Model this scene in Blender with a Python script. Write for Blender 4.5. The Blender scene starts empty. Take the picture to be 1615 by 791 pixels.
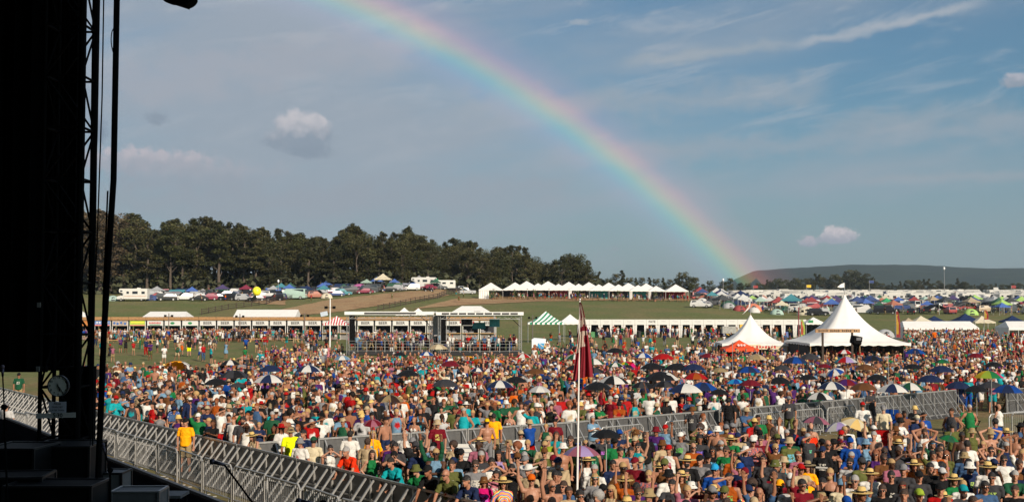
import bpy, bmesh, math, random
import numpy as np
from mathutils import Vector, Matrix, Euler, noise as mnoise
R = math.radians
S = bpy.context.scene
C = S.collection
# ------------------------------------------------------------------ camera
FP = 1975.0                      # focal length in pixels of the 1615 px wide photograph
PITCH = math.atan(85 / FP)
CAM = Vector((0, 0, 5.3))
cam_d = bpy.data.cameras.new('camera'); cam = bpy.data.objects.new('camera', cam_d); C.objects.link(cam)
cam.location = CAM; cam.rotation_euler = (R(90) + PITCH, 0, 0)
cam_d.sensor_width = 36; cam_d.lens = 36 * FP / 1615; cam_d.clip_start = .1; cam_d.clip_end = 20000
S.camera = cam
# ------------------------------------------------------------------ sun, sky, exposure
SUN_EL, SUN_AZ = R(25.3), R(157.2)          # azimuth clockwise from +Y: behind the camera, to the right
BOW_AZ = SUN_AZ; SUN_AZ = R(150.0)                # the bow stands a little left of straight opposite the lamp
sun_dir = Vector((math.sin(SUN_AZ) * math.cos(SUN_EL), math.cos(SUN_AZ) * math.cos(SUN_EL), math.sin(SUN_EL)))
sd = bpy.data.lights.new('sun', 'SUN'); sun = bpy.data.objects.new('sun', sd); C.objects.link(sun)
sd.energy = 5.0; sd.angle = R(.53); sd.color = (1.0, .86, .70)
sun.rotation_euler = sun_dir.to_track_quat('Z', 'Y').to_euler()
S.view_settings.view_transform = 'Standard'; S.view_settings.look = 'None'
S.view_settings.exposure = 0.26; S.view_settings.gamma = 1.0; S.view_settings.use_curve_mapping = False
S.render.engine = 'CYCLES'
S.cycles.max_bounces = 5; S.cycles.diffuse_bounces = 2; S.cycles.glossy_bounces = 2
S.cycles.transmission_bounces = 3; S.cycles.transparent_max_bounces = 8; S.cycles.volume_bounces = 0
S.cycles.caustics_reflective = False; S.cycles.caustics_refractive = False

W = bpy.data.worlds.new('World'); S.world = W; W.use_nodes = True
wt = W.node_tree; wt.nodes.clear()
def WN(t, **k):
    n = wt.nodes.new(t)
    for a, b in k.items(): setattr(n, a, b)
    return n
def wl(a, b): wt.links.new(a, b)
def wmath(op, a, b=None, c=None, clamp=False):
    n = WN('ShaderNodeMath', operation=op, use_clamp=clamp)
    for i, v in enumerate((a, b, c)):
        if v is None: continue
        if isinstance(v, (int, float)): n.inputs[i].default_value = v
        else: wl(v, n.inputs[i])
    return n.outputs[0]
def wmix(f, a, b, mode='MIX'):
    n = WN('ShaderNodeMix', data_type='RGBA', blend_type=mode)
    for s, v in ((n.inputs[0], f), (n.inputs[6], a), (n.inputs[7], b)):
        if isinstance(v, (int, float)): s.default_value = v
        elif isinstance(v, tuple): s.default_value = (*v, 1)
        else: wl(v, s)
    return n.outputs[2]
def wnoise(vec, scale, detail=6, rough=.55, dist=0.0):
    n = WN('ShaderNodeTexNoise'); wl(vec, n.inputs['Vector'])
    n.inputs['Scale'].default_value = scale; n.inputs['Detail'].default_value = detail
    n.inputs['Roughness'].default_value = rough; n.inputs['Distortion'].default_value = dist
    return n.outputs['Fac']
def wramp(v, a, b, lo=0.0, hi=1.0):
    n = WN('ShaderNodeMapRange', interpolation_type='SMOOTHSTEP'); wl(v, n.inputs[0])
    n.inputs[1].default_value = a; n.inputs[2].default_value = b; n.inputs[3].default_value = lo; n.inputs[4].default_value = hi
    return n.outputs[0]
sky = WN('ShaderNodeTexSky', sky_type='NISHITA'); sky.sun_disc = False
sky.sun_elevation = SUN_EL; sky.sun_rotation = SUN_AZ; sky.air_density = 1.0; sky.dust_density = 1.2; sky.ozone_density = 1.6
tc = WN('ShaderNodeTexCoord'); sep = WN('ShaderNodeSeparateXYZ'); wl(tc.outputs['Generated'], sep.inputs[0])
dx, dy, dz = sep.outputs
az = wmath('MULTIPLY', wmath('ARCTAN2', dx, dy), 57.29578)      # degrees right of the view axis
el = wmath('MULTIPLY', wmath('ARCSINE', dz), 57.29578)          # degrees above the horizon
def wvec(x, y, z=0.0):
    n = WN('ShaderNodeCombineXYZ')
    for i, v in enumerate((x, y, z)):
        if isinstance(v, (int, float)): n.inputs[i].default_value = v
        else: wl(v, n.inputs[i])
    return n.outputs[0]
# high thin cloud: streaks that lie nearly level and rise a little to the right
tilt = wmath('SUBTRACT', el, wmath('MULTIPLY', az, .10))
streak = wnoise(wvec(wmath('MULTIPLY', az, .045), wmath('MULTIPLY', tilt, .20), 3.1), 1.0, 7, .58, .35)
veil = wnoise(wvec(wmath('MULTIPLY', az, .035), wmath('MULTIPLY', tilt, .11), 9.7), 1.0, 5, .5, .2)
wisp = wnoise(wvec(wmath('MULTIPLY', az, .16), wmath('MULTIPLY', wmath('SUBTRACT', el, wmath('MULTIPLY', az, .2)), .75), 5.2), 1.0, 8, .62, .5)
leftw = wramp(az, 12.0, -16.0)                                   # the veil is thicker to the left
thin = wramp(wmath('ADD', wmath('ADD', wmath('MULTIPLY', streak, .55), wmath('MULTIPLY', veil, .6)), wmath('MULTIPLY', leftw, .20)), .50, .82)
low = wramp(el, 8.5, 1.5)                                        # and greyer, more even, low down
thin = wmath('MAXIMUM', thin, wmath('MULTIPLY', low, .55))
wispm = wmath('MULTIPLY', wmath('MULTIPLY', wramp(wisp, .50, .72), wramp(el, 3.5, 8.0)), .50)
CK = 1.0
veil_col = (5.3, 5.9, 6.8); white_col = (7.0, 7.4, 8.1)
col = wmix(1.0, sky.outputs[0], (.62, .98, 1.14), 'MULTIPLY')
col = wmix(wmath('MULTIPLY', thin, .88), col, veil_col)
col = wmix(wispm, col, white_col)
# single clouds: centre azimuth, elevation, half width, half height (degrees), lit colour, base colour
def cloud(col, a0, e0, wa, we, top, base, seed, amp=1.0, soft=.30, op=1.0, flat=.0):
    u = wmath('DIVIDE', wmath('SUBTRACT', az, a0), wa); v = wmath('DIVIDE', wmath('SUBTRACT', el, e0), we)
    vv = wmath('MULTIPLY', v, wmath('ADD', 1.0, wmath('MULTIPLY', wmath('LESS_THAN', v, 0.0), flat)))
    r = wmath('SQRT', wmath('ADD', wmath('POWER', wmath('ABSOLUTE', u), 2.0), wmath('POWER', wmath('ABSOLUTE', vv), 2.0)))
    n = wnoise(wvec(wmath('MULTIPLY', u, wa / we), v, seed), 1.5, 7, .6)
    m = wmath('ADD', wmath('SUBTRACT', 1.0, r), wmath('MULTIPLY', wmath('SUBTRACT', n, .5), 2.2 * amp))
    m = wmath('MULTIPLY', wramp(m, .12, .12 + soft), op)
    n2 = wnoise(wvec(wmath('MULTIPLY', u, wa / we), v, seed + 4), 2.2, 5, .55)
    t = wramp(wmath('ADD', v, wmath('MULTIPLY', wmath('SUBTRACT', n2, .5), 1.4)), -.35, .75)
    return wmix(m, col, wmix(t, tuple(1.38 * c for c in base), tuple(1.38 * c for c in top)))
def pxaz(px): return math.degrees(math.atan((px - 807.5) / FP))
def pxel(py): return math.degrees(math.atan((480 - py) / FP))
pk = (7.6, 6.8, 7.0)
col = cloud(col, pxaz(215), pxel(262), 5.2, .8, (6.2, 5.6, 6.0), (3.9, 4.2, 4.9), 1.3, .8, .45, .9)
col = cloud(col, pxaz(300), pxel(285), 6.0, 1.1, (4.9, 4.8, 5.3), (3.6, 4.0, 4.7), 7.3, .9, .6, .6)
col = cloud(col, pxaz(474), pxel(214), 2.1, 1.3, (6.6, 6.3, 6.6), (2.9, 3.5, 4.3), 2.1, .62, .32, .95, .1)
col = cloud(col, pxaz(485), pxel(240), 1.6, .5, (2.9, 3.5, 4.3), (2.6, 3.2, 4.0), 12.1, .5, .5, .7)
col = cloud(col, pxaz(245), pxel(196), .7, .45, (2.7, 3.2, 4.0), (2.3, 2.8, 3.6), 4.4, .7, .6, .6)
col = cloud(col, pxaz(152), pxel(218), .6, .8, (2.3, 2.8, 3.7), (2.0, 2.5, 3.4), 8.4, .6, .6, .7)
col = cloud(col, pxaz(1319), pxel(377), 1.12, .60, pk, (4.1, 4.3, 5.0), 3.6, .60, .28, .95, .7)
col = cloud(col, pxaz(1277), pxel(385), .62, .40, (5.9, 5.3, 5.8), (4.0, 4.2, 5.0), 6.2, .6, .35, .85, .6)
col = cloud(col, pxaz(1608), pxel(152), .85, .55, (5.4, 5.3, 5.9), (3.0, 3.5, 4.3), 5.5, .40, .35, .9, .5)
col = cloud(col, pxaz(970), pxel(392), .30, .12, (4.2, 4.2, 4.7), (3.6, 3.8, 4.4), 9.5, .5, .6, .5)
col = cloud(col, pxaz(978), pxel(415), .22, .12, (4.1, 4.2, 4.7), (3.6, 3.8, 4.4), 10.5, .5, .6, .4)
col = cloud(col, pxaz(640), pxel(72), 2.2, .45, (4.4, 4.3, 4.8), (3.6, 3.9, 4.5), 11.5, .9, .6, .5)
col = cloud(col, pxaz(915), pxel(32), .8, .22, (4.9, 5.2, 5.7), (4.1, 4.6, 5.2), 12.5, .7, .6, .55)
# two long slanting streaks, upper right
def slant(col, a0, e0, a1, e1, w, c, seed, op):
    k = (e1 - e0) / (a1 - a0)
    off = wmath('SUBTRACT', el, wmath('ADD', wmath('MULTIPLY', wmath('SUBTRACT', az, a0), k), e0))
    off = wmath('ADD', off, wmath('MULTIPLY', wmath('SUBTRACT', wnoise(wvec(wmath('MULTIPLY', az, .6), wmath('MULTIPLY', el, .8), seed), 1.0, 6, .6), .5), w * 2.6))
    m = wmath('MULTIPLY', wramp(wmath('ABSOLUTE', off), w, 0.0), wmath('MULTIPLY', wramp(az, a0 - .6, a0 + 1.2), wramp(az, a1 + .8, a1 - 1.0)))
    return wmix(wmath('MULTIPLY', m, op), col, tuple(1.3 * k_ for k_ in c))
col = slant(col, pxaz(1250), pxel(80), pxaz(1550), pxel(32), .34, (4.9, 5.3, 5.9), 1.0, .75)
col = slant(col, pxaz(980), pxel(100), pxaz(1250), pxel(72), .50, (4.3, 4.8, 5.3), 2.0, .6)
col = slant(col, pxaz(1300), pxel(205), pxaz(1700), pxel(196), .9, (3.7, 4.3, 4.9), 3.0, .5)
col = slant(col, pxaz(1350), pxel(290), pxaz(1700), pxel(292), .35, (4.2, 4.5, 5.0), 4.0, .5)
col = slant(col, pxaz(150), pxel(150), pxaz(680), pxel(60), 1.5, (4.7, 4.8, 5.4), 5.0, .55)
col = slant(col, pxaz(700), pxel(170), pxaz(1300), pxel(150), 1.1, (4.3, 4.7, 5.2), 6.0, .5)
col = slant(col, pxaz(850), pxel(250), pxaz(1700), pxel(215), .9, (4.2, 4.6, 5.2), 7.0, .5)
col = slant(col, pxaz(120), pxel(330), pxaz(900), pxel(300), 1.2, (4.0, 4.3, 4.9), 8.0, .5)
bg = WN('ShaderNodeBackground'); wl(col, bg.inputs[0]); bg.inputs[1].default_value = .056
wo = WN('ShaderNodeOutputWorld'); wl(bg.outputs[0], wo.inputs[0])
W.cycles.sampling_method = 'MANUAL'; W.cycles.sample_map_resolution = 256

# ------------------------------------------------------------------ pixel -> place helpers
cp, sp_ = math.cos(PITCH), math.sin(PITCH)
def ray(px, py):
    x, z = (px - 807.5) / FP, -(py - 395.5) / FP
    return Vector((x, cp - z * sp_, sp_ + z * cp))
def gp(px, py, z=0.0):
    d = ray(px, py); t = (z - CAM.z) / d.z
    return CAM + d * t
def at(px, py, dist):                      # point seen at a pixel, at ground distance y = dist
    d = ray(px, py); return CAM + d * (dist / d.y)
def proj(p):
    v = Vector(p) - CAM; yc = v.y * cp + v.z * sp_; zc = -v.y * sp_ + v.z * cp
    return (807.5 + FP * v.x / yc, 395.5 - FP * zc / yc) if yc > .1 else (-999, -999)

# ------------------------------------------------------------------ materials
MATS = {}
def mat(name, col=(.5, .5, .5), rough=.6, var=.0, scale=4.0, metal=0.0, objcol=False, attr=None, transl=0.0, bump=0.0, bscale=30, spec=.5, coord='Object', emit=None, alpha=None, fine=0.0):
    if name in MATS: return MATS[name]
    m = bpy.data.materials.new(name); m.use_nodes = True; nt = m.node_tree; N = nt.nodes; L = nt.links
    b = N['Principled BSDF']; out = N['Material Output']
    b.inputs['Roughness'].default_value = rough; b.inputs['Metallic'].default_value = metal
    b.inputs['Specular IOR Level'].default_value = spec
    src = None
    if objcol:
        oi = N.new('ShaderNodeObjectInfo'); src = oi.outputs['Color']
    elif attr:
        a = N.new('ShaderNodeAttribute'); a.attribute_name = attr; src = a.outputs['Color']
    else:
        rgb = N.new('ShaderNodeRGB'); rgb.outputs[0].default_value = (*col, 1); src = rgb.outputs[0]
    if objcol and attr:
        a = N.new('ShaderNodeAttribute'); a.attribute_name = attr
        mx = N.new('ShaderNodeMix'); mx.data_type = 'RGBA'; mx.blend_type = 'MULTIPLY'; mx.inputs[0].default_value = 1
        L.new(src, mx.inputs[6]); L.new(a.outputs['Color'], mx.inputs[7]); src = mx.outputs[2]
    tc = N.new('ShaderNodeTexCoord')
    if var:
        no = N.new('ShaderNodeTexNoise'); no.inputs['Scale'].default_value = scale; no.inputs['Detail'].default_value = 5; no.inputs['Roughness'].default_value = .62
        L.new(tc.outputs[coord], no.inputs['Vector'])
        mr = N.new('ShaderNodeMapRange'); mr.inputs[1].default_value = .3; mr.inputs[2].default_value = .7
        mr.inputs[3].default_value = 1 - var; mr.inputs[4].default_value = 1 + var; L.new(no.outputs['Fac'], mr.inputs[0])
        vm = N.new('ShaderNodeVectorMath'); vm.operation = 'SCALE'; L.new(src, vm.inputs[0]); L.new(mr.outputs[0], vm.inputs['Scale']); src = vm.outputs[0]
    L.new(src, b.inputs['Base Color'])
    if bump:
        nb = N.new('ShaderNodeTexNoise'); nb.inputs['Scale'].default_value = bscale; nb.inputs['Detail'].default_value = 4
        L.new(tc.outputs[coord], nb.inputs['Vector'])
        bp = N.new('ShaderNodeBump'); bp.inputs['Strength'].default_value = bump; bp.inputs['Distance'].default_value = .05
        L.new(nb.outputs['Fac'], bp.inputs['Height']); L.new(bp.outputs[0], b.inputs['Normal'])
    if transl:
        tr = N.new('ShaderNodeBsdfTranslucent'); L.new(src, tr.inputs[0])
        ms = N.new('ShaderNodeMixShader'); ms.inputs[0].default_value = transl
        L.new(b.outputs[0], ms.inputs[1]); L.new(tr.outputs[0], ms.inputs[2]); L.new(ms.outputs[0], out.inputs['Surface'])
    MATS[name] = m
    return m
OC = lambda: mat('painted cloth in the object colour', objcol=True, rough=.85, var=.10, scale=9, bump=.35, bscale=14, spec=.2)

# ------------------------------------------------------------------ mesh builder
class MB:
    def __init__(s): s.v = []; s.f = []; s.m = []
    def add(s, vs, fs, mi=0):
        o = len(s.v); s.v += [tuple(x) for x in vs]; s.f += [tuple(o + i for i in q) for q in fs]; s.m += [mi] * len(fs)
    def box(s, c, d, rz=0.0, mi=0, M=None):
        x, y, z = (k / 2 for k in d); m = Matrix.Rotation(rz, 3, 'Z') if M is None else M
        vs = [m @ Vector((a * x, b * y, e * z)) + Vector(c) for e in (-1, 1) for a, b in ((-1, -1), (1, -1), (1, 1), (-1, 1))]
        s.add(vs, [(3, 2, 1, 0), (4, 5, 6, 7), (0, 1, 5, 4), (1, 2, 6, 5), (2, 3, 7, 6), (3, 0, 4, 7)], mi); return s
    def bar(s, p, q, w, h=None, mi=0):                      # square bar between two points
        p, q = Vector(p), Vector(q); d = q - p
        if d.length < 1e-6: return s
        s.box((p + q) / 2, (w, h or w, d.length), mi=mi, M=d.to_track_quat('Z', 'Y').to_matrix()); return s
    def tube(s, p, q, r0, r1=None, n=8, mi=0, cap=True):
        p, q = Vector(p), Vector(q); r1 = r0 if r1 is None else r1; M = (q - p).to_track_quat('Z', 'Y').to_matrix()
        vs = []
        for c, r in ((p, r0), (q, r1)):
            vs += [c + M @ Vector((r * math.cos(2 * math.pi * i / n), r * math.sin(2 * math.pi * i / n), 0)) for i in range(n)]
        fs = [(i, (i + 1) % n, n + (i + 1) % n, n + i) for i in range(n)]
        if cap: fs += [tuple(range(n - 1, -1, -1)), tuple(range(n, 2 * n))]
        s.add(vs, fs, mi); return s
    def path(s, pts, r, n=6, mi=0):
        for a, b in zip(pts[:-1], pts[1:]): s.tube(a, b, r, r, n, mi)
        return s
    def ell(s, c, r, M=None, nu=12, nv=8, mi=0, v0=0.0, v1=1.0, close=True):
        c = Vector(c); vs = []; fs = []
        for j in range(nv + 1):
            t = math.pi * (v0 + (v1 - v0) * j / nv)
            for i in range(nu):
                a = 2 * math.pi * i / nu
                p = Vector((r[0] * math.sin(t) * math.cos(a), r[1] * math.sin(t) * math.sin(a), r[2] * math.cos(t)))
                vs.append(c + (M @ p if M is not None else p))
        for j in range(nv):
            for i in range(nu):
                k = (i + 1) % nu
                fs.append((j * nu + i, (j + 1) * nu + i, (j + 1) * nu + k, j * nu + k))
        s.add(vs, fs, mi); return s
    def lathe(s, prof, n=16, c=(0, 0, 0), mi=0):
        vs = [(c[0] + r * math.cos(2 * math.pi * i / n), c[1] + r * math.sin(2 * math.pi * i / n), c[2] + z) for r, z in prof for i in range(n)]
        fs = [(j * n + i, j * n + (i + 1) % n, (j + 1) * n + (i + 1) % n, (j + 1) * n + i) for j in range(len(prof) - 1) for i in range(n)]
        s.add(vs, fs, mi); return s
    def prism(s, poly, y0, y1, mi=0):                       # outline in x,z pushed from y0 to y1
        n = len(poly); vs = [(x, y0, z) for x, z in poly] + [(x, y1, z) for x, z in poly]
        s.add(vs, [tuple(range(n)), tuple(range(2 * n - 1, n - 1, -1))] + [(i + n, (i + 1) % n + n, (i + 1) % n, i) for i in range(n)], mi); return s
    def mesh(s, name, mats, smooth=False):
        me = bpy.data.meshes.new(name); me.from_pydata(s.v, [], s.f)
        for m in (mats if isinstance(mats, (list, tuple)) else [mats]): me.materials.append(m)
        if len(set(s.m)) > 1 or (s.m and s.m[0]): me.polygons.foreach_set('material_index', s.m)
        if smooth: me.polygons.foreach_set('use_smooth', [True] * len(me.polygons))
        me.validate(); me.update(); return me
    def build(s, name, mats, parent=None, smooth=False, **k):
        return obj(name, s.mesh(name, mats, smooth), parent, **k)
def obj(name, me, parent=None, loc=None, rot=None, color=None, label=None):
    o = bpy.data.objects.new(name, me); C.objects.link(o)
    if parent is not None: o.parent = parent; KIDS.setdefault(parent.name, []).append(o)
    if loc is not None: o.location = loc
    if rot is not None: o.rotation_euler = rot
    if color is not None: o.color = (*color[:3], 1)
    if label: o['label'] = label
    return o
KIDS = {}
def tag(o, label, cat, group=None, kind=None):
    if label: o['label'] = label
    if cat: o['category'] = cat
    if group: o['group'] = group
    if kind: o['kind'] = kind
    return o
def thing(name, label, cat, loc=(0, 0, 0), rz=0.0, group=None, scale=None):
    o = bpy.data.objects.new(name, None); C.objects.link(o); o.location = loc; o.rotation_euler = (0, 0, rz)
    o.empty_display_size = .2
    if scale: o.scale = (scale,) * 3 if isinstance(scale, (int, float)) else scale
    return tag(o, label, cat, group)
def struct(o): o['kind'] = 'structure'; return o
def dup(o, loc=None, rz=None, label=None, cat=None, group=None, scale=None, colors=None, parent=None, skip=()):
    c = o.copy(); C.objects.link(c)
    if parent is not None: c.parent = parent; KIDS.setdefault(parent.name, []).append(c)
    if loc is not None: c.location = loc
    if rz is not None: c.rotation_euler = (o.rotation_euler[0], o.rotation_euler[1], rz)
    if scale is not None: c.scale = (scale,) * 3 if isinstance(scale, (int, float)) else scale
    tag(c, label, cat, group)
    base = o.name.split('.')[0]
    if colors and base in colors: c.color = (*colors[base], 1)
    for ch in KIDS.get(o.name, []):
        if ch.name.split('.')[0] in skip: continue
        dup(ch, parent=c, colors=colors, skip=skip)
    return c
def remove(o):
    for ch in KIDS.pop(o.name, []): remove(ch)
    bpy.data.objects.remove(o)
# ================================================================== people
HB = dict(m=dict(sh=.185, hip=.095, belly=(.152, .112), chest=(.172, .118), arm=1.0, pelv=.118, H=1.0),
          f=dict(sh=.160, hip=.098, belly=(.126, .098), chest=(.142, .102), arm=.84, pelv=.126, H=.94))
ARM = {'down': ((.265, .02, .84), (1, .3, 0)), 'up': ((.30, -.10, 1.98), (1, .2, 0)), 'shade': ((.075, -.15, 1.665), (1, -.2, -.2)),
       'clap': ((.035, -.34, 1.33), (1, .2, -.6)), 'cross': ((-.09, -.20, 1.20), (1, -.3, -.4)), 'phone': ((.055, -.30, 1.60), (1, -.1, -.6)),
       'hips': ((.165, .0, 1.00), (1, .5, .0)), 'cup': ((.16, -.30, 1.24), (.6, .5, -1)), 'rail': ((.16, -.44, 1.18), (1, .2, -.8)),
       'wave': ((.34, -.20, 1.84), (1, 0, -.4)), 'head': ((.085, .03, 1.74), (1, -.1, .2)), 'fist': ((.24, -.10, 2.03), (1, -.1, 0)),
       'chest': ((.02, -.20, 1.30), (1, .2, -.6)), 'lap': ((.10, -.34, .98), (1, .2, -.6))}
POSE = {'stand': ('down', 'down', 0, 0), 'wave': ('down', 'wave', 0, 0), 'cheer': ('up', 'up', 0, 0), 'raise': ('down', 'fist', 0, 0),
        'shade': ('down', 'shade', 0, 0), 'clap': ('clap', 'clap', 0, 0), 'cross': ('cross', 'cross', 0, 0), 'phone': ('phone', 'phone', 0, 0),
        'hips': ('hips', 'hips', 0, 0), 'cup': ('down', 'cup', 0, 0), 'lean': ('rail', 'rail', 24, 0), 'onhead': ('head', 'head', 0, 0),
        'walk': ('down', 'cup', 3, 1), 'sit': ('lap', 'lap', 6, 2)}
def ik(a, b, l1, l2, pole):
    a, b = Vector(a), Vector(b); d = b - a; L = min(d.length, (l1 + l2) * .985); u = d.normalized(); b = a + u * L
    x = (l1 * l1 - l2 * l2 + L * L) / (2 * L); h = math.sqrt(max(l1 * l1 - x * x, 0))
    p = Vector(pole); p = p - u * p.dot(u); p.normalize()
    return a + u * x + p * h, b
class Fig:
    """joints of one body in one pose, metres, facing -y, feet at z = 0"""
    def __init__(s, sex, pose):
        s.sex, s.pose = sex, pose; g = s.g = HB[sex]; la, ra, lean, legs = POSE[pose]
        s.hipz = .94; drop = 0
        T = Matrix.Translation((0, 0, s.hipz)) @ Matrix.Rotation(R(lean), 4, 'X') @ Matrix.Translation((0, 0, -s.hipz))
        s.T = T; s.RT = T.to_3x3()
        # head looks level even when the trunk leans
        s.neck = T @ Vector((0, .012, 1.46)); s.head = T @ Vector((0, -.012, 1.635)); s.RH = Matrix.Rotation(R(lean * .25), 3, 'X')
        s.arms = []
        for sg, k in ((1, la), (-1, ra)):
            sh = Vector((sg * g['sh'], .005, 1.415)); t, pole = ARM[k]
            el, wr = ik(sh, (sg * t[0], t[1], t[2]), .285, .25, (sg * pole[0], pole[1], pole[2]))
            s.arms.append((sg, k, T @ sh, T @ el, T @ wr))
        s.legs = []
        for sg in (1, -1):
            hip = Vector((sg * g['hip'], 0, .93))
            if legs == 0: kn, an = Vector((sg * .115, -.025, .50)), Vector((sg * .135, .03, .09))
            elif legs == 1: kn, an = (Vector((sg * .10, -.18 * sg - .03, .51)), Vector((sg * .10, -.26 * sg + .08, .09 + (.06 if sg < 0 else 0))))
            else: kn, an = Vector((sg * .16, -.42, .96)), Vector((sg * .17, -.46, .54))
            s.legs.append((sg, hip, kn, an))
        s.drop = .45 if legs == 2 else 0.0              # sitting on a low folding chair
def cap(mb, a, b, ra, rb, n=9):
    mb.tube(a, b, ra, rb, n); mb.ell(a, (ra,) * 3, nu=n, nv=6); mb.ell(b, (rb,) * 3, nu=n, nv=6)
def torso(mb, F, k=0.0, top=True, low=True):
    g = F.g; T, RT = F.T, F.RT
    if low:
        mb.ell(T @ Vector((0, .012, .965)), (g['pelv'] + .045 + k, .118 + k, .115 + k), RT, 14, 9)
    mb.ell(T @ Vector((0, .0, 1.12)), (g['belly'][0] + k, g['belly'][1] + k, .20 + k), RT, 14, 9)
    if top:
        mb.ell(T @ Vector((0, .004, 1.29)), (g['chest'][0] + k, g['chest'][1] + k, .185 + k), RT, 14, 9)
        if F.sex == 'f':
            for sg in (1, -1): mb.ell(T @ Vector((sg * .065, -.085, 1.285)), (.062 + k, .055 + k, .062 + k), RT, 10, 8)
def body_mb(F):
    mb = MB(); g = F.g; T, RT = F.T, F.RT; torso(mb, F)
    for sg, k, sh, el, wr in F.arms:
        cap(mb, T @ Vector((0, .01, 1.415)), sh, .058, .056 * g['arm'])
        cap(mb, sh, el, .055 * g['arm'], .040 * g['arm']); cap(mb, el, wr, .042 * g['arm'], .026 * g['arm'])
        d = (wr - el).normalized(); fw = Vector((0, -1, 0)) if abs(d.y) < .8 else Vector((0, 0, 1))
        if k == 'shade': d = (d * .3 + Vector((-sg, 0, .1))).normalized()
        side = d.cross(fw).normalized(); nrm = side.cross(d).normalized()
        M = Matrix((side, nrm, d)).transposed(); pc = wr + d * .05
        mb.ell(pc, (.042, .017, .056), M, 10, 7)
        curl = {'up': .1, 'wave': .05, 'shade': .1, 'fist': 1.0, 'cup': .9, 'phone': .9, 'clap': .15}.get(k, .45)
        for i, (o, L) in enumerate(((-.031, .066), (-.0105, .078), (.0105, .072), (.031, .056))):
            b = pc + side * o + d * .040; d1 = (d + nrm * curl * .9 + side * o * 4.5).normalized(); d2 = (d * (1 - curl) + nrm * curl * 1.6 + side * o * 2).normalized()
            m1 = b + d1 * L * .55; mb.tube(b - d1 * .012, m1, .0102, .0095, 7); mb.ell(m1, (.0098,) * 3, nu=7, nv=5)
            e = m1 + d2 * L * .5; mb.tube(m1, e, .0095, .0085, 7); mb.ell(e, (.0088,) * 3, nu=7, nv=5)
        tb = pc - d * .018 + side * (-.034 * sg); td = (d * .55 - side * sg * .8 + nrm * .35).normalized()
        cap(mb, tb, tb + td * .032, .013, .0115, 7); cap(mb, tb + td * .032, tb + td * .032 + (td + d * .7).normalized() * .026, .0112, .0095, 7)
    for sg, hip, kn, an in F.legs:
        w = 1.06 if F.sex == 'f' else 1.0
        cap(mb, hip, kn, .086 * w, .056); cap(mb, kn, an, .056, .036)
        mb.ell(kn.lerp(an, .3) + Vector((0, .018, 0)), (.05, .052, .115), (an - kn).to_track_quat('Z', 'Y').to_matrix(), 9, 7)
        cap(mb, an + Vector((0, .02, -.045)), an + Vector((sg * .03, -.15, -.058)), .038, .030)
    # neck and head
    cap(mb, F.neck - Vector((0, 0, .04)), F.head + Vector((0, .03, -.06)), .062 if F.sex == 'm' else .052, .054 if F.sex == 'm' else .047)
    H, RH = F.head, F.RH; P = lambda x, y, z: H + RH @ Vector((x, y, z))
    mb.ell(P(0, .012, .03), (.077, .096, .092), RH, 14, 10)
    mb.ell(P(0, -.022, -.035), (.060, .066, .078), RH, 12, 9)
    mb.ell(P(0, -.066, -.088), (.024, .022, .020), RH, 8, 6)
    mb.ell(P(0, -.082, .028), (.052, .016, .012), RH, 10, 6)        # brow ridge
    cap(mb, P(0, -.082, .018), P(0, -.106, -.022), .009, .0135, 7)   # nose
    mb.ell(P(0, -.083, -.054), (.024, .012, .009), RH, 8, 6)         # lips
    for sg in (1, -1): mb.ell(P(sg * .078, .012, .0), (.011, .020, .030), RH, 7, 6)
    return mb
TS = bpy.data.scenes.new('scratch')                       # a small scene for working out meshes, removed at the end
def baked(o):
    TS.collection.objects.link(o); vl = TS.view_layers[0]; vl.update(); return bpy.data.meshes.new_from_object(o.evaluated_get(vl.depsgraph))
def remesh(mb, vox, smooth_it=2, ratio=1.0):
    me = mb.mesh('tmp', mat('tmp')); o = bpy.data.objects.new('tmp', me)
    m = o.modifiers.new('r', 'REMESH'); m.mode = 'VOXEL'; m.voxel_size = vox; m.use_smooth_shade = True
    if smooth_it:
        m = o.modifiers.new('s', 'SMOOTH'); m.factor = .5; m.iterations = smooth_it
    if ratio < 1: m = o.modifiers.new('d', 'DECIMATE'); m.ratio = ratio
    r = baked(o)
    bpy.data.objects.remove(o); bpy.data.meshes.remove(me)
    r.materials.clear(); return r
def skin_mat(): return mat('skin', objcol=True, attr='tone', rough=.5, var=.07, scale=7, spec=.35)
def paint_skin(me, F):
    n = len(me.vertices); co = np.empty(n * 3, 'f'); me.vertices.foreach_get('co', co); co = co.reshape(n, 3)
    RHi = np.array(F.RH.inverted()); q = (co - np.array(F.head)) @ RHi.T
    col = np.ones((n, 4), 'f')
    def blob(c, r, rgb):
        d = (((q - np.array(c)) / np.array(r)) ** 2).sum(1) < 1; col[d, :3] = rgb
    blob((0, -.092, -.054), (.026, .02, .0095), (.80, .45, .45))
    for s in (1, -1):
        blob((s * .031, -.088, .006), (.0155, .022, .0085), (1.15, 1.25, 1.3)); blob((s * .031, -.088, .006), (.0075, .022, .008), (.12, .1, .1))
        blob((s * .032, -.09, .030), (.022, .022, .0065), (.30, .24, .2)); blob((s * .045, -.07, -.03), (.022, .03, .02), (1.02, .88, .86))
        a = me.color_attributes.new('tone', 'FLOAT_COLOR', 'POINT'); a.data.foreach_set('color', col.ravel())
    me.materials.append(skin_mat())
def shift(me, dz):
    if dz: me.transform(Matrix.Translation((0, 0, -dz)))
    return me
FIGS = {}; GAR = {}
def fig(sex, pose):
    k = (sex, pose)
    if k not in FIGS:
        F = Fig(sex, pose); me = remesh(body_mb(F), .0105, 2); paint_skin(me, F); shift(me, F.drop); me.name = 'body'; FIGS[k] = (F, me)
    return FIGS[k]
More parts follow.
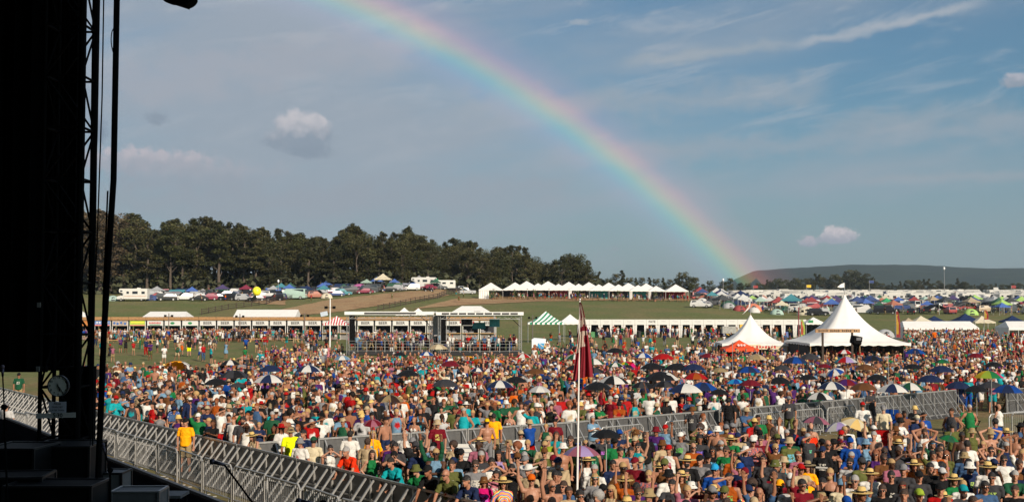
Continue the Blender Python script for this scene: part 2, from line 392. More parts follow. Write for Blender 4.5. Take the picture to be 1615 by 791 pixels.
def garment(sex, pose, kind, vox=.0165):
    k = (sex, pose, kind, vox)
    if k in GAR: return GAR[k]
    F = Fig(sex, pose); mb = MB(); g = F.g; T, RT = F.T, F.RT
    if kind in ('tshirt', 'jacket', 'tank', 'open shirt'):
        torso(mb, F, .016, low=False)
        mb.tube(T @ Vector((0, .006, .90)), T @ Vector((0, 0, 1.2)), g['pelv'] + .062, g['belly'][0] + .02, 16)
        for sg, kk, sh, el, wr in F.arms:
            if kind == 'tank':
                mb.bar(T @ Vector((sg * .095, -.10, 1.36)), T @ Vector((sg * .085, -.03, 1.475)), .042, .03); mb.bar(T @ Vector((sg * .085, -.03, 1.475)), T @ Vector((sg * .095, .11, 1.36)), .042, .03)
            else:
                cap(mb, T @ Vector((sg * .06, .012, 1.43)), sh, .064, .068 * g['arm'])
                if kind == 'jacket': mb.tube(sh, el, .068 * g['arm'], .056, 10); mb.ell(el, (.056,) * 3, nu=9, nv=6); mb.tube(el, el.lerp(wr, .93), .056, .042, 10)
                else: mb.tube(sh, sh.lerp(el, .78), .066 * g['arm'], .064 * g['arm'], 10)
        if kind == 'jacket': mb.tube(T @ Vector((0, .012, 1.42)), T @ Vector((0, .015, 1.50)), .085, .075, 12)
    elif kind == 'bikini top':
        for sg in (1, -1):
            mb.ell(T @ Vector((sg * .065, -.092, 1.285)), (.064, .056, .060), RT, 10, 8); mb.bar(T @ Vector((sg * .07, -.135, 1.32)), T @ Vector((sg * .05, -.045, 1.47)), .02)
        mb.tube(T @ Vector((0, .004, 1.245)), T @ Vector((0, .004, 1.285)), g['chest'][0] + .004, g['chest'][0] + .004, 16)
        for i in range(len(mb.v) - 32, len(mb.v)):
            x, y, z = mb.v[i]; mb.v[i] = (x, y * .76, z)
    elif kind == 'dress':
        torso(mb, F, .014, low=False); mb.tube(T @ Vector((0, .01, 1.08)), (0, .01, .52), g['belly'][0] + .01, .26, 18)
        for sg, kk, sh, el, wr in F.arms: mb.tube(sh.lerp(T @ Vector((0, 0, 1.43)), .4), sh.lerp(el, .45), .062, .06, 10)
    elif kind in ('shorts', 'trousers'):
        mb.ell((0, .012, .955), (g['pelv'] + .062, .136, .115), None, 14, 9); mb.tube((0, .01, .955), T @ Vector((0, .008, 1.05)), g['pelv'] + .055, g['belly'][0] + .018, 16)
        for i in range(len(mb.v) - 32, len(mb.v)):
            x, y, z = mb.v[i]; mb.v[i] = (x, y * .80, z)
        for sg, hip, kn, an in F.legs:
            if kind == 'shorts': mb.tube(hip, hip.lerp(kn, .90), .104, .094, 12)
            else: mb.tube(hip, kn, .102, .078, 12); mb.ell(kn, (.078,) * 3, nu=9, nv=6); mb.tube(kn, kn.lerp(an, .95), .078, .066, 12)
    elif kind == 'shoes':
        for sg, hip, kn, an in F.legs: cap(mb, an + Vector((0, .025, -.042)), an + Vector((sg * .03, -.16, -.055)), .047, .040)
    elif kind == 'hooded poncho':
        torso(mb, F, .05, low=True)
        for sg, kk, sh, el, wr in F.arms: cap(mb, T @ Vector((sg * .06, .012, 1.43)), sh, .09, .095); mb.tube(sh, sh.lerp(wr, .7), .095, .10, 12)
        mb.tube(T @ Vector((0, .012, .80)), T @ Vector((0, .015, 1.3)), .24, .19, 16); mb.tube(F.neck, F.head, .10, .11, 12)
        mb.ell(F.head + Vector((0, .045, .025)), (.118, .115, .135), None, 12, 9)
    me = remesh(mb, vox, 1, .7 if vox < .02 else 1)
    n = len(me.vertices); co = np.empty(n * 3, 'f'); me.vertices.foreach_get('co', co); co = co.reshape(n, 3)
    nn = np.empty(n * 3, 'f'); me.vertex_normals.foreach_get('vector', nn); nn = nn.reshape(n, 3); X_, Y_, Z_ = co[:, 0], co[:, 1], co[:, 2]; ph = len(kind) * 1.7 + len(pose)
    w = (np.sin(X_ * 31 + Z_ * 17 + ph) * np.sin(Z_ * 27 - X_ * 13 + Y_ * 19 + ph * 2) * .6 + np.sin(Z_ * 58 + X_ * 22 + 2.5 * np.sin(X_ * 19 + Y_ * 11) + ph) * .4) * .0085
    co = co + nn * w[:, None].astype('f')
    me.vertices.foreach_set('co', co.ravel()); me.update()
    if kind == 'bikini top' or kind == 'shoes': pass
    shift(me, F.drop); me.materials.append(shirt_mat() if kind in ('tshirt', 'tank', 'jacket') else OC()); me.name = kind.replace(' ', '_'); GAR[k] = me
    return me
def shirt_mat():
    nm = 'jersey cloth with prints'
    if nm in MATS: return MATS[nm]
    m = mat(nm, objcol=True, rough=.85, var=.12, scale=8, bump=.5, bscale=12, spec=.2); N = m.node_tree.nodes; L = m.node_tree.links; b = N['Principled BSDF']; src = b.inputs['Base Color'].links[0].from_socket
    oi = N.new('ShaderNodeObjectInfo'); tc = N.new('ShaderNodeTexCoord'); sx = N.new('ShaderNodeSeparateXYZ'); L.new(tc.outputs['Object'], sx.inputs[0])
    def M_(op, a, b_=None):
        n = N.new('ShaderNodeMath'); n.operation = op
        for i, v in enumerate((a, b_)):
            if v is None: continue
            if isinstance(v, (int, float)): n.inputs[i].default_value = v
            else: L.new(v, n.inputs[i])
        return n.outputs[0]
    rn = oi.outputs['Random']; x, y, z = sx.outputs
    hw = M_('ADD', M_('MULTIPLY', M_('FRACT', M_('MULTIPLY', rn, 17.0)), .07), .045)
    box = M_('MULTIPLY', M_('MULTIPLY', M_('LESS_THAN', M_('ABSOLUTE', x), hw), M_('LESS_THAN', M_('ABSOLUTE', M_('SUBTRACT', z, 1.25)), M_('MULTIPLY', hw, .85))), M_('LESS_THAN', y, -.04))
    no = N.new('ShaderNodeTexNoise'); no.noise_dimensions = '4D'; no.inputs['Scale'].default_value = 26; no.inputs['Detail'].default_value = 2; L.new(tc.outputs['Object'], no.inputs['Vector']); L.new(M_('MULTIPLY', rn, 50.0), no.inputs['W'])
    pm = M_('MULTIPLY', M_('MULTIPLY', box, M_('GREATER_THAN', no.outputs['Fac'], .47)), M_('GREATER_THAN', M_('FRACT', M_('MULTIPLY', rn, 7.0)), .50))
    hs = N.new('ShaderNodeHueSaturation'); hs.inputs['Saturation'].default_value = 1; hs.inputs['Value'].default_value = 1; hs.inputs['Color'].default_value = (.42, .16, .10, 1); L.new(M_('FRACT', M_('MULTIPLY', rn, 31.0)), hs.inputs['Hue'])
    lite = N.new('ShaderNodeMix'); lite.data_type = 'RGBA'; L.new(M_('GREATER_THAN', M_('FRACT', M_('MULTIPLY', rn, 13.0)), .5), lite.inputs[0]); L.new(hs.outputs[0], lite.inputs[6]); lite.inputs[7].default_value = (.45, .43, .38, 1)
    mx = N.new('ShaderNodeMix'); mx.data_type = 'RGBA'; L.new(pm, mx.inputs[0]); L.new(src, mx.inputs[6]); L.new(lite.outputs[2], mx.inputs[7]); L.new(mx.outputs[2], b.inputs['Base Color'])
    return m
# head-local pieces (origin at the head centre, facing -y)
HP = {}
def hpiece(kind):
    if kind in HP: return HP[kind]
    mb = MB(); sm = True
    def shell(r, c, keep, nu=20, nv=14):
        t = MB(); t.ell(c, r, None, nu, nv); o = len(mb.v); mb.v += t.v
        for f in t.f:
            q = sum((Vector(t.v[i]) for i in f), Vector()) / 4
            if keep(q): mb.f.append(tuple(o + i for i in f)); mb.m.append(0)
    if kind == 'short_hair':
        shell((.086, .106, .103), (0, .016, .034), lambda q: q.z > .045 - (q.y > -.045) * .02 - (q.y > 0) * .09 or q.y > .05 and q.z > -.07)
    elif kind == 'long_hair':
        shell((.092, .110, .106), (0, .018, .032), lambda q: q.z > .05 - (q.y > -.05) * .05 - (q.y > -.01) * .2)
        for x in (-.055, 0, .055): cap(mb, Vector((x, .075, 0)), Vector((x * 1.25, .085, -.30)), .046, .030)
        for s in (1, -1): cap(mb, Vector((s * .082, .01, .02)), Vector((s * .095, .012, -.20)), .024, .018)
    elif kind == 'ponytail':
        shell((.087, .106, .102), (0, .016, .033), lambda q: q.z > .045 - (q.y > -.045) * .02 - (q.y > 0) * .08)
        cap(mb, Vector((0, .115, .04)), Vector((0, .16, -.06)), .032, .026); cap(mb, Vector((0, .16, -.06)), Vector((0, .13, -.17)), .026, .012)
    elif kind == 'curly_hair':
        mb.ell((0, .03, .05), (.135, .135, .125), None, 16, 12)
        for i, (x, y, z) in enumerate(mb.v):
            k = 1 + .12 * mnoise.noise(Vector((x, y, z)) * 28); mb.v[i] = (x * k, max(y * k, -.075 + (z > .05) * -.02), z * k)
    elif kind == 'beard':
        mb.ell((0, -.038, -.068), (.064, .062, .062), None, 12, 9)
        mb.v = [(x, y, min(z, -.035 - abs(x) * -.5)) for x, y, z in mb.v]
    elif kind == 'baseball_cap':
        shell((.092, .112, .100), (0, .012, .045), lambda q: q.z > .038)
        vs = []; n = 9
        for j, k in enumerate((0, 1)):
            for i in range(n):
                a = math.pi * (i / (n - 1)); vs.append((math.cos(a) * (.088 - .012 * k), -.06 - math.sin(a) * (.035 + .10 * k), .052 - .012 * k - .012 * (1 - math.sin(a))))
        fs = [(i, i + 1, n + i + 1, n + i) for i in range(n - 1)]; mb.add(vs, fs); mb.add([(x, y, z - .006) for x, y, z in vs], [f[::-1] for f in fs])
    elif kind == 'straw_hat':
        mb.lathe([(.001, .155), (.055, .152), (.075, .135), (.092, .05), (.098, .045), (.15, .040), (.205, .048), (.208, .043), (.15, .034), (.09, .038)], 22, (0, .01, .0))
    elif kind == 'bucket_hat':
        mb.lathe([(.001, .140), (.07, .136), (.088, .115), (.098, .045), (.125, .02), (.15, .0), (.152, -.004), (.12, .012), (.09, .03)], 20, (0, .01, .0))
    elif kind == 'cowboy_hat':
        mb.lathe([(.001, .145), (.04, .158), (.07, .150), (.088, .11), (.098, .05), (.15, .045), (.20, .075), (.203, .071), (.15, .038), (.09, .04)], 22, (0, .01, 0))
        mb.v = [(x, y, z + (.045 * max(0, abs(x) - .1) / .1 - .02 * max(0, abs(y) - .1) / .1)) for x, y, z in mb.v]
    elif kind == 'hat_band':
        mb.lathe([(.0935, .050), (.0975, .052), (.0905, .080), (.087, .080)], 20, (0, .01, 0))
    elif kind == 'headband':
        mb.lathe([(.080, .030), (.084, .030), (.083, .062), (.078, .062)], 18, (0, .012, 0)); mb.v = [(x, y * 1.18 + .0, z) for x, y, z in mb.v]
    elif kind == 'sunglasses':
        for s in (1, -1):
            mb.ell((s * .033, -.100, .006), (.027, .010, .019), None, 10, 6); mb.bar((s * .060, -.094, .012), (s * .083, .01, .01), .006)
        mb.bar((-.012, -.106, .014), (.012, -.106, .014), .006)
    M_ = {'baseball_cap': OC(), 'bucket_hat': OC(), 'cowboy_hat': OC(), 'hat_band': OC(), 'headband': OC(),
          'straw_hat': mat('woven straw', objcol=True, rough=.8, var=.18, scale=60, bump=.4, bscale=120),
          'sunglasses': mat('dark lenses', (.012, .012, .015), .12, spec=.8)}
    me = mb.mesh(kind, M_.get(kind, mat('hair', objcol=True, rough=.55, var=.25, scale=45, bump=.5, bscale=90)), smooth=True)
    HP[kind] = me; return me
PAL = {'white': (.66, .65, .62), 'cream': (.58, .52, .39), 'black': (.012, .012, .014), 'charcoal': (.05, .05, .055), 'grey': (.24, .24, .25), 'pale grey': (.48, .48, .48),
       'navy': (.018, .028, .075), 'blue': (.025, .08, .30), 'light blue': (.22, .34, .46), 'sky blue': (.10, .38, .68), 'teal': (.02, .30, .34), 'turquoise': (.04, .38, .42),
       'green': (.025, .17, .06), 'dark green': (.02, .085, .045), 'olive': (.12, .13, .05), 'lime': (.32, .42, .09), 'neon yellow': (.72, .80, .06), 'yellow': (.82, .58, .05),
       'golden yellow': (.90, .42, .02), 'orange': (.65, .17, .03), 'red orange': (.80, .10, .03), 'red': (.40, .025, .025), 'maroon': (.16, .015, .025), 'pink': (.55, .24, .28),
       'hot pink': (.60, .04, .20), 'mauve': (.36, .15, .20), 'purple': (.08, .03, .14), 'lavender': (.45, .36, .60), 'brown': (.14, .065, .03), 'khaki': (.36, .28, .17), 'beige': (.52, .42, .29),
       'denim': (.07, .12, .22), 'coral': (.50, .17, .12), 'straw': (.62, .46, .22), 'dark brown': (.035, .018, .012), 'rust': (.36, .10, .03)}
PAL = {k: tuple(v * (.86 if k in ('white', 'cream', 'pale grey', 'straw', 'neon yellow', 'golden yellow') else .68) for v in c) for k, c in PAL.items()}
def rich(c, k=1.28):
    g = sum(c) / 3; return tuple(max(.002, g + (v - g) * k) for v in c)
PAL = {k: rich(c) if k != 'black' else (.006, .006, .007) for k, c in PAL.items()}
HAIRC = {'dark': (.009, .006, .005), 'brown': (.038, .018, .009), 'blonde': (.38, .24, .10), 'grey': (.30, .29, .28), 'red': (.20, .06, .02)}
SKINS = [tuple(.72 * v * w for v, w in zip(c, (1.0, .95, .90))) for c in [(.46, .23, .15), (.52, .28, .19), (.40, .19, .115), (.58, .33, .23), (.34, .15, .085), (.44, .21, .13), (.50, .25, .16), (.20, .085, .045), (.10, .045, .025)]]
def pattern_mat(kind):
    nm = kind + ' cloth'
    if nm in MATS: return MATS[nm]
    m = bpy.data.materials.new(nm); m.use_nodes = True; N = m.node_tree.nodes; L = m.node_tree.links; b = N['Principled BSDF']; b.inputs['Roughness'].default_value = .85
    tc = N.new('ShaderNodeTexCoord'); cr = N.new('ShaderNodeValToRGB'); e = cr.color_ramp.elements
    if kind == 'tie-dye':
        mp = N.new('ShaderNodeMapping'); mp.inputs['Location'].default_value = (0, 1.22, 0); L.new(tc.outputs['Object'], mp.inputs[0])
        mp.inputs['Rotation'].default_value = (R(90), 0, 0)
        g = N.new('ShaderNodeTexWave'); g.wave_type = 'RINGS'; g.rings_direction = 'Z'; g.inputs['Scale'].default_value = 2.2; g.inputs['Distortion'].default_value = 4; g.inputs['Detail Scale'].default_value = 1.5
        L.new(mp.outputs[0], g.inputs[0]); L.new(g.outputs['Fac'], cr.inputs[0])
        for i, c in enumerate(((.65, .05, .08), (.85, .35, .03), (.85, .75, .08), (.08, .45, .35), (.06, .12, .5), (.4, .08, .4))):
            x = e[i] if i < 2 else e.new(0); x.color = (*c, 1)
        for i, x in enumerate(sorted(e, key=lambda q: q.position)): pass
        for i in range(len(e)): e[i].position = i / (len(e) - 1)
    elif kind == 'striped':
        g = N.new('ShaderNodeTexWave'); g.bands_direction = 'Z'; g.inputs['Scale'].default_value = 6; L.new(tc.outputs['Object'], g.inputs[0]); L.new(g.outputs['Fac'], cr.inputs[0])
        cr.color_ramp.interpolation = 'CONSTANT'; e[0].color = (.7, .68, .64, 1); e[1].position = .5; e[1].color = (.03, .04, .10, 1)
    elif kind == 'flowered':
        g = N.new('ShaderNodeTexVoronoi'); g.inputs['Scale'].default_value = 13; L.new(tc.outputs['Object'], g.inputs[0]); L.new(g.outputs['Distance'], cr.inputs[0])
        cr.color_ramp.interpolation = 'CONSTANT'; e[0].color = (.55, .60, .70, 1); e[1].position = .34; e[1].color = (.03, .08, .28, 1)
    else:
        g = N.new('ShaderNodeTexChecker'); g.inputs['Scale'].default_value = 22; L.new(tc.outputs['Object'], g.inputs[0]); L.new(g.outputs['Fac'], cr.inputs[0])
        e[0].color = (.42, .10, .08, 1); e[1].color = (.10, .08, .12, 1)
    L.new(cr.outputs[0], b.inputs['Base Color']); MATS[nm] = m
    return m
def person(sex='m', pose='stand', loc=(0, 0, 0), rz=0.0, skin=0, top=('tshirt', 'white'), bottom=('shorts', 'khaki'), hat=None, hair=('short_hair', 'dark'),
           glasses=False, beard=False, label='', group=None, scale=None, shoes=False, extra=None):
    F, bm_ = fig(sex, pose); scale = scale or HB[sex]['H']
    t = thing('person', label, 'person', loc, rz, group, scale)
    obj('body', bm_, t, color=SKINS[skin])
    if top and top[0] != 'shirtless':
        me = garment(sex, pose, top[0] if top[0] in ('tshirt', 'jacket', 'tank', 'dress', 'bikini top', 'hooded poncho') else 'tshirt')
        if top[1] in ('tie-dye', 'striped', 'flowered', 'plaid'):
            o = obj(me.name.split('.')[0], me, t); o.material_slots[0].link = 'OBJECT'; o.material_slots[0].material = pattern_mat(top[1])
        else: obj(me.name.split('.')[0], me, t, color=PAL[top[1]])
    if bottom and not (top and top[0] in ('dress',)):
        me = garment(sex, pose, bottom[0]); obj(me.name.split('.')[0], me, t, color=PAL[bottom[1]])
    if shoes: obj('shoes', garment(sex, pose, 'shoes'), t, color=PAL['charcoal'])
    HM = Matrix.Translation(F.head - Vector((0, 0, F.drop))) @ F.RH.to_4x4()
    def hp(kind, colr):
        o = obj(kind, hpiece(kind), t, color=colr); o.matrix_local = HM; return o
    covered = top and top[0] == 'hooded poncho'
    if hair and not covered: hp(hair[0], HAIRC[hair[1]])
    if beard: hp('beard', HAIRC[hair[1] if hair else 'brown'])
    if hat and not covered:
        hp(hat[0], PAL[hat[1]])
        if hat[0] in ('straw_hat', 'cowboy_hat'):
            b = hp('hat_band', PAL['black' if hat[1] != 'black' else 'brown'])
    if glasses: hp('sunglasses', (0, 0, 0))
    return t
# ================================================================== the land
rnd = random.Random(7)
PROF = [(-.50, [(0, 0), (212, 0), (250, 2.2), (300, 6.0), (335, 7.2), (380, 9.5), (450, 11), (1000, 15), (9e9, 16)]),
        (-.20, [(0, 0), (212, 0), (250, 2.2), (300, 6.0), (335, 7.8), (380, 10), (450, 11.5), (1000, 15), (9e9, 16)]),
        (-.07, [(0, 0), (212, 0), (250, 2.2), (300, 6.2), (330, 8.6), (360, 10.6), (450, 12), (1000, 15), (9e9, 16)]),
        (-.02, [(0, 0), (215, 0), (250, 2.2), (290, 5.0), (325, 7.0), (380, 8.4), (450, 9.5), (1000, 15), (9e9, 16)]),
        (.15, [(0, 0), (215, 0), (250, 2.0), (290, 4.7), (325, 6.4), (380, 7.2), (500, 9.0), (1000, 16), (9e9, 17)]),
        (.21, [(0, 0), (215, 0), (260, 1.5), (290, 2.9), (330, 4.1), (430, 5.8), (600, 8.4), (900, 12.8), (1050, 14), (9e9, 14)])]
def prof(p, y):
    s = 0
    for k in (-9, -4.5, 0, 4.5, 9): s += np.interp(y + k, [a for a, _ in p], [b for _, b in p])
    return s / 5
def zf(x, y):
    if y < 205: return 0.0
    u = x / y
    if u <= PROF[0][0]: return float(prof(PROF[0][1], y))
    if u >= PROF[-1][0]: return float(prof(PROF[-1][1], y))
    for (a, p), (b, q) in zip(PROF[:-1], PROF[1:]):
        if a <= u <= b:
            t = (u - a) / (b - a); t = t * t * (3 - 2 * t); return float(prof(p, y) * (1 - t) + prof(q, y) * t)
def hit(px, py):                             # where the sight line of a pixel meets the land
    d = ray(px, py); lo = None; t = 20.0
    while t < 3000:
        p = CAM + d * t
        if p.z <= zf(p.x, p.y): return Vector((p.x, p.y, zf(p.x, p.y)))
        t += max(1.0, t * .004)
    return CAM + d * 3000
def on(px, dist, dz=0.0):                    # a point on the land at a photo column and a distance
    d = ray(px, 480); x = CAM.x + d.x * dist / d.y; return Vector((x, dist, zf(x, dist) + dz))
ys = [-400, -120, -40, 0, 15, 30, 45, 60, 80, 100, 120, 140, 160, 180, 200] + list(range(206, 470, 5)) + list(range(470, 1250, 30)) + [1400, 1800, 2500, 4000, 7000, 12000, 18000]
us = [-40, -12, -5, -2.5, -1.5, -1, -.8] + [round(-.6 + .02 * i, 3) for i in range(61)] + [.8, 1, 1.5, 2.5, 5, 12, 40]
gv = [(u * max(y, 60), y, zf(u * max(y, 60), y)) for y in ys for u in us]
nu_ = len(us); gf = [(j * nu_ + i, j * nu_ + i + 1, (j + 1) * nu_ + i + 1, (j + 1) * nu_ + i) for j in range(len(ys) - 1) for i in range(nu_ - 1)]
def land_mat(name, a, b, c, s1=.05, s2=.9, bump=.5, pos=(.40, .50, .62)):
    m = bpy.data.materials.new(name); m.use_nodes = True; N = m.node_tree.nodes; L = m.node_tree.links; bs = N['Principled BSDF']; bs.inputs['Roughness'].default_value = .95; bs.inputs['Specular IOR Level'].default_value = .1
    tc = N.new('ShaderNodeTexCoord'); n1 = N.new('ShaderNodeTexNoise'); n1.inputs['Scale'].default_value = s1; n1.inputs['Detail'].default_value = 9; n1.inputs['Roughness'].default_value = .68
    n2 = N.new('ShaderNodeTexNoise'); n2.inputs['Scale'].default_value = s2; n2.inputs['Detail'].default_value = 8; n2.inputs['Roughness'].default_value = .7
    L.new(tc.outputs['Object'], n1.inputs[0]); L.new(tc.outputs['Object'], n2.inputs[0])
    cr = N.new('ShaderNodeValToRGB'); e = cr.color_ramp.elements; e[0].position = pos[0]; e[0].color = (*a, 1); e[1].position = pos[2]; e[1].color = (*c, 1); x = e.new(pos[1]); x.color = (*b, 1)
    L.new(n1.outputs['Fac'], cr.inputs[0])
    mr = N.new('ShaderNodeMapRange'); mr.inputs[1].default_value = .3; mr.inputs[2].default_value = .7; mr.inputs[3].default_value = .62; mr.inputs[4].default_value = 1.38; L.new(n2.outputs['Fac'], mr.inputs[0])
    vm = N.new('ShaderNodeVectorMath'); vm.operation = 'SCALE'; L.new(cr.outputs[0], vm.inputs[0]); L.new(mr.outputs[0], vm.inputs['Scale']); L.new(vm.outputs[0], bs.inputs['Base Color'])
    bp = N.new('ShaderNodeBump'); bp.inputs['Strength'].default_value = bump; bp.inputs['Distance'].default_value = .15; L.new(n2.outputs['Fac'], bp.inputs['Height']); L.new(bp.outputs[0], bs.inputs['Normal'])
    return m
GRASS = land_mat('meadow grass', (.165, .145, .064), (.132, .140, .054), (.112, .134, .046), .06, 1.6)
me = bpy.data.meshes.new('ground'); me.from_pydata(gv, [], gf); me.materials.append(GRASS); me.polygons.foreach_set('use_smooth', [True] * len(gf))
struct(obj('ground', me))
DIRT = land_mat('dry bare earth', (.27, .165, .09), (.35, .23, .125), (.31, .22, .12), .12, 2.0, .4)
TRODDEN = land_mat('trodden grass', (.20, .145, .075), (.155, .13, .058), (.13, .13, .052), .22, 2.4, .4)
def drape(name, top, bot, m, n=40, k=8, lift=.10):          # a sheet laid on the land between two edges given in the photo
    pts = []
    def ev(e, t):
        xs = [p[0] for p in e]; x = xs[0] + (xs[-1] - xs[0]) * t; return x, np.interp(x, xs, [p[1] for p in e])
    for i in range(n + 1):
        a = hit(*ev(top, i / n)); b = hit(*ev(bot, i / n))
        for j in range(k + 1):
            t = j / k; x, y = a.x + (b.x - a.x) * t, a.y + (b.y - a.y) * t
            e = min(i, n - i, 2) * min(j, k - j, 2) / 4
            w = 1.6 * mnoise.noise(Vector((x * .15, y * .15, 3.3))) * (j in (0, k))
            pts.append((x, y + w, zf(x, y + w) + lift))
    fs = [(i * (k + 1) + j, i * (k + 1) + j + 1, (i + 1) * (k + 1) + j + 1, (i + 1) * (k + 1) + j) for i in range(n) for j in range(k)]
    me = bpy.data.meshes.new(name); me.from_pydata(pts, [], fs); me.materials.append(m); return struct(obj(name, me))
drape('dirt_road', [(440, 489), (520, 473), (600, 464), (680, 457), (752, 452.5)], [(400, 502), (520, 494), (600, 482), (680, 470), (756, 460)], DIRT, 60, 8)
drape('path', [(655, 487), (720, 471), (900, 470.5), (1090, 468.5), (1185, 471)], [(655, 487.6), (720, 482), (850, 475.5), (1000, 473.5), (1185, 475)], DIRT, 80, 5)
drape('track', [(330, 466), (380, 468), (420, 470), (450, 474)], [(330, 471), (380, 474), (420, 480), (450, 482)], DIRT, 20, 4)
def flat_patch(name, poly, z, m):
    me = bpy.data.meshes.new(name); me.from_pydata([(x, y, z) for x, y in poly], [], [tuple(range(len(poly)))]); me.materials.append(m); return struct(obj(name, me))
flat_patch('path', [(-24, 56), (-15.2, 43), (-9.5, 34), (0, 20), (3, 14), (6, 16), (2, 23.5), (-3, 30), (-9, 38.5), (-17, 50.5)], .006, TRODDEN)
flat_patch('path', [(-14, 48), (-6, 38), (5, 38), (14, 44), (30, 55), (40, 80), (42, 112), (-34, 112), (-32, 75)], .005, TRODDEN)
# distant wooded ridge
RM = land_mat('wooded ridge', (.012, .022, .014), (.020, .032, .018), (.030, .042, .022), .01, .06, 1.0)
sk = [(1090, 470), (1140, 450), (1165, 437), (1188, 427), (1230, 423), (1300, 421), (1350, 416), (1420, 418), (1500, 420), (1560, 422), (1640, 424), (1800, 430), (2000, 424), (2300, 440), (2700, 470)]
vs = []; n = 200; rows = [(-1500, 0), (-1100, .22), (-800, .42), (-500, .68), (-250, .88), (0, 1), (500, .8), (1200, .2)]
for i in range(n + 1):
    px = 1090 + (2700 - 1090) * i / n; top = at(px, np.interp(px, [p[0] for p in sk], [p[1] for p in sk]), 4300)
    for dy, h in rows:
        k = (4300 + dy) / 4300; x = top.x * k; z = 14 + (top.z - 14) * h
        z += h * (1 if h < 1 else .25) * 18 * mnoise.fractal(Vector((x * .004, dy * .004, 1.2)), 1.0, 2.0, 4) + 1.8 * h * mnoise.noise(Vector((x * .03, dy * .1, 5)))
        vs.append((x, 4300 + dy, z))
r_ = len(rows); fs = [(i * r_ + j, (i + 1) * r_ + j, (i + 1) * r_ + j + 1, i * r_ + j + 1) for i in range(n) for j in range(r_ - 1)]
me = bpy.data.meshes.new('hills'); me.from_pydata(vs, [], fs); me.materials.append(RM); me.polygons.foreach_set('use_smooth', [True] * len(fs)); struct(obj('hills', me))

# ------------------------------------------------------------------ trees
LEAF = mat('leaves', objcol=True, attr='tone', rough=.75, transl=.22, spec=.2)
BARK = mat('bark', (.085, .065, .05), .95, .3, 3, bump=.6, bscale=8)
def crown_mesh(kind, seed, nleaf, size):
    """about 10 units tall tree, leaves as small random faces spread through the lobes"""
    r = random.Random(seed); lobes = []
    if kind == 'pine':
        for i in range(15):
            z = 3.8 + 6.0 * (i / 14) ** .9; w = (1.9 - 1.45 * ((z - 3.8) / 6.2)) * r.uniform(.75, 1.15); a = r.uniform(0, 6.28) + i * 2.4
            o = w * r.uniform(.35, .8); lobes.append((Vector((o * math.cos(a), o * math.sin(a), z)), (w * .62, w * .62, r.uniform(.34, .5))))
        lobes.append((Vector((0, 0, 9.5)), (.5, .5, .6)))
    elif kind == 'dense':
        for i in range(17):
            a = i * 2.4 + r.uniform(-.4, .4); z = r.uniform(1.6, 9.0); w = 2.5 * math.sin(math.pi * min(1, max(0, (z - .2) / 10.4))) ** .6
            o = w * r.uniform(.3, .72); q = r.uniform(.9, 1.4); lobes.append((Vector((o * math.cos(a), o * math.sin(a), z)), (q, q, q * .8)))
    else:                                            # open crowned broadleaf, sky through it
        for i in range(15):
            a = i * 2.4 + r.uniform(-.5, .5); z = r.uniform(4.4, 9.4); w = 2.5 * (1 - ((z - 6.6) / 4.2) ** 2) ** .5 if abs(z - 6.6) < 4.1 else .3
            o = w * r.uniform(.4, .95); q = r.uniform(.55, 1.0); lobes.append((Vector((o * math.cos(a), o * math.sin(a), z)), (q * 1.15, q * 1.15, q * .7)))
    vol = [l[1][0] ** 1.5 for l in lobes]; V = []; F_ = []; T = []
    for k in range(nleaf):
        li = r.choices(range(len(lobes)), vol)[0]; c, rad = lobes[li]
        u = Vector((r.gauss(0, 1), r.gauss(0, 1), r.gauss(0, 1))).normalized() * (r.random() ** .42)
        p = c + Vector((u.x * rad[0], u.y * rad[1], u.z * rad[2]))
        M = Euler((r.uniform(-.9, .9), r.uniform(-.9, .9), r.uniform(0, 6.28))).to_matrix(); s = size * r.uniform(.6, 1.35); o = len(V)
        V += [p + M @ Vector(q) for q in ((-s, -s * .55, 0), (s * .2, -s * .8, s * .25), (s, .1 * s, 0), (s * .1, s * .75, s * .2))]; F_.append((o, o + 1, o + 2, o + 3))
        t = r.uniform(.75, 1.3) * (0.9 + .22 * (li % 3 - 1)); T += [(t * r.uniform(.9, 1.15), t, t * .9, 1)] * 4
    me = bpy.data.meshes.new('crown'); me.from_pydata(V, [], F_); a = me.color_attributes.new('tone', 'FLOAT_COLOR', 'POINT'); a.data.foreach_set('color', np.array(T, 'f').ravel())
    me.materials.append(LEAF); return me, lobes
def trunk_mesh(kind, lobes, r):
    mb = MB(); top = 9.0 if kind == 'pine' else 6.4; pts = [Vector((0, 0, -.3)), Vector((r.uniform(-.1, .1), r.uniform(-.1, .1), top * .35)), Vector((r.uniform(-.2, .2), r.uniform(-.2, .2), top * .7)), Vector((r.uniform(-.15, .15), 0, top))]
    for i, (a, b) in enumerate(zip(pts[:-1], pts[1:])): mb.tube(a, b, .19 - .05 * i, .14 - .05 * i + .01, 7)
    for c, rad in lobes[:12]:
        z = max(2.2, c.z - rad[0] * 1.1 - (0 if kind == 'pine' else .8)); z = min(z, top)
        base = Vector((0, 0, z)); mb.tube(base, c, .06, .02, 5)
    return mb.mesh('trunk', BARK)
TREES = {}
def tree_set(kind, i, n, size):
    k = (kind, i, n)
    if k not in TREES:
        me, lb = crown_mesh(kind, 100 + i * 7 + len(kind), n, size); TREES[k] = (me, trunk_mesh(kind, lb, random.Random(i)))
    return TREES[k]
KN = {'pine': 'pine_tree', 'dense': 'broadleaf_tree', 'open': 'broadleaf_tree'}
def tree(kind, p, h, col, label, group=None, i=0, n=3400, size=.135, wide=1.0, rz=0.0):
    cm, tm = tree_set(kind, i, n, size); s = h / 10
    t = thing(KN[kind], label, 'tree', p, rz, group, (s * wide, s * wide, s)); obj('crown', cm, t, color=col); obj('trunk', tm, t); return t
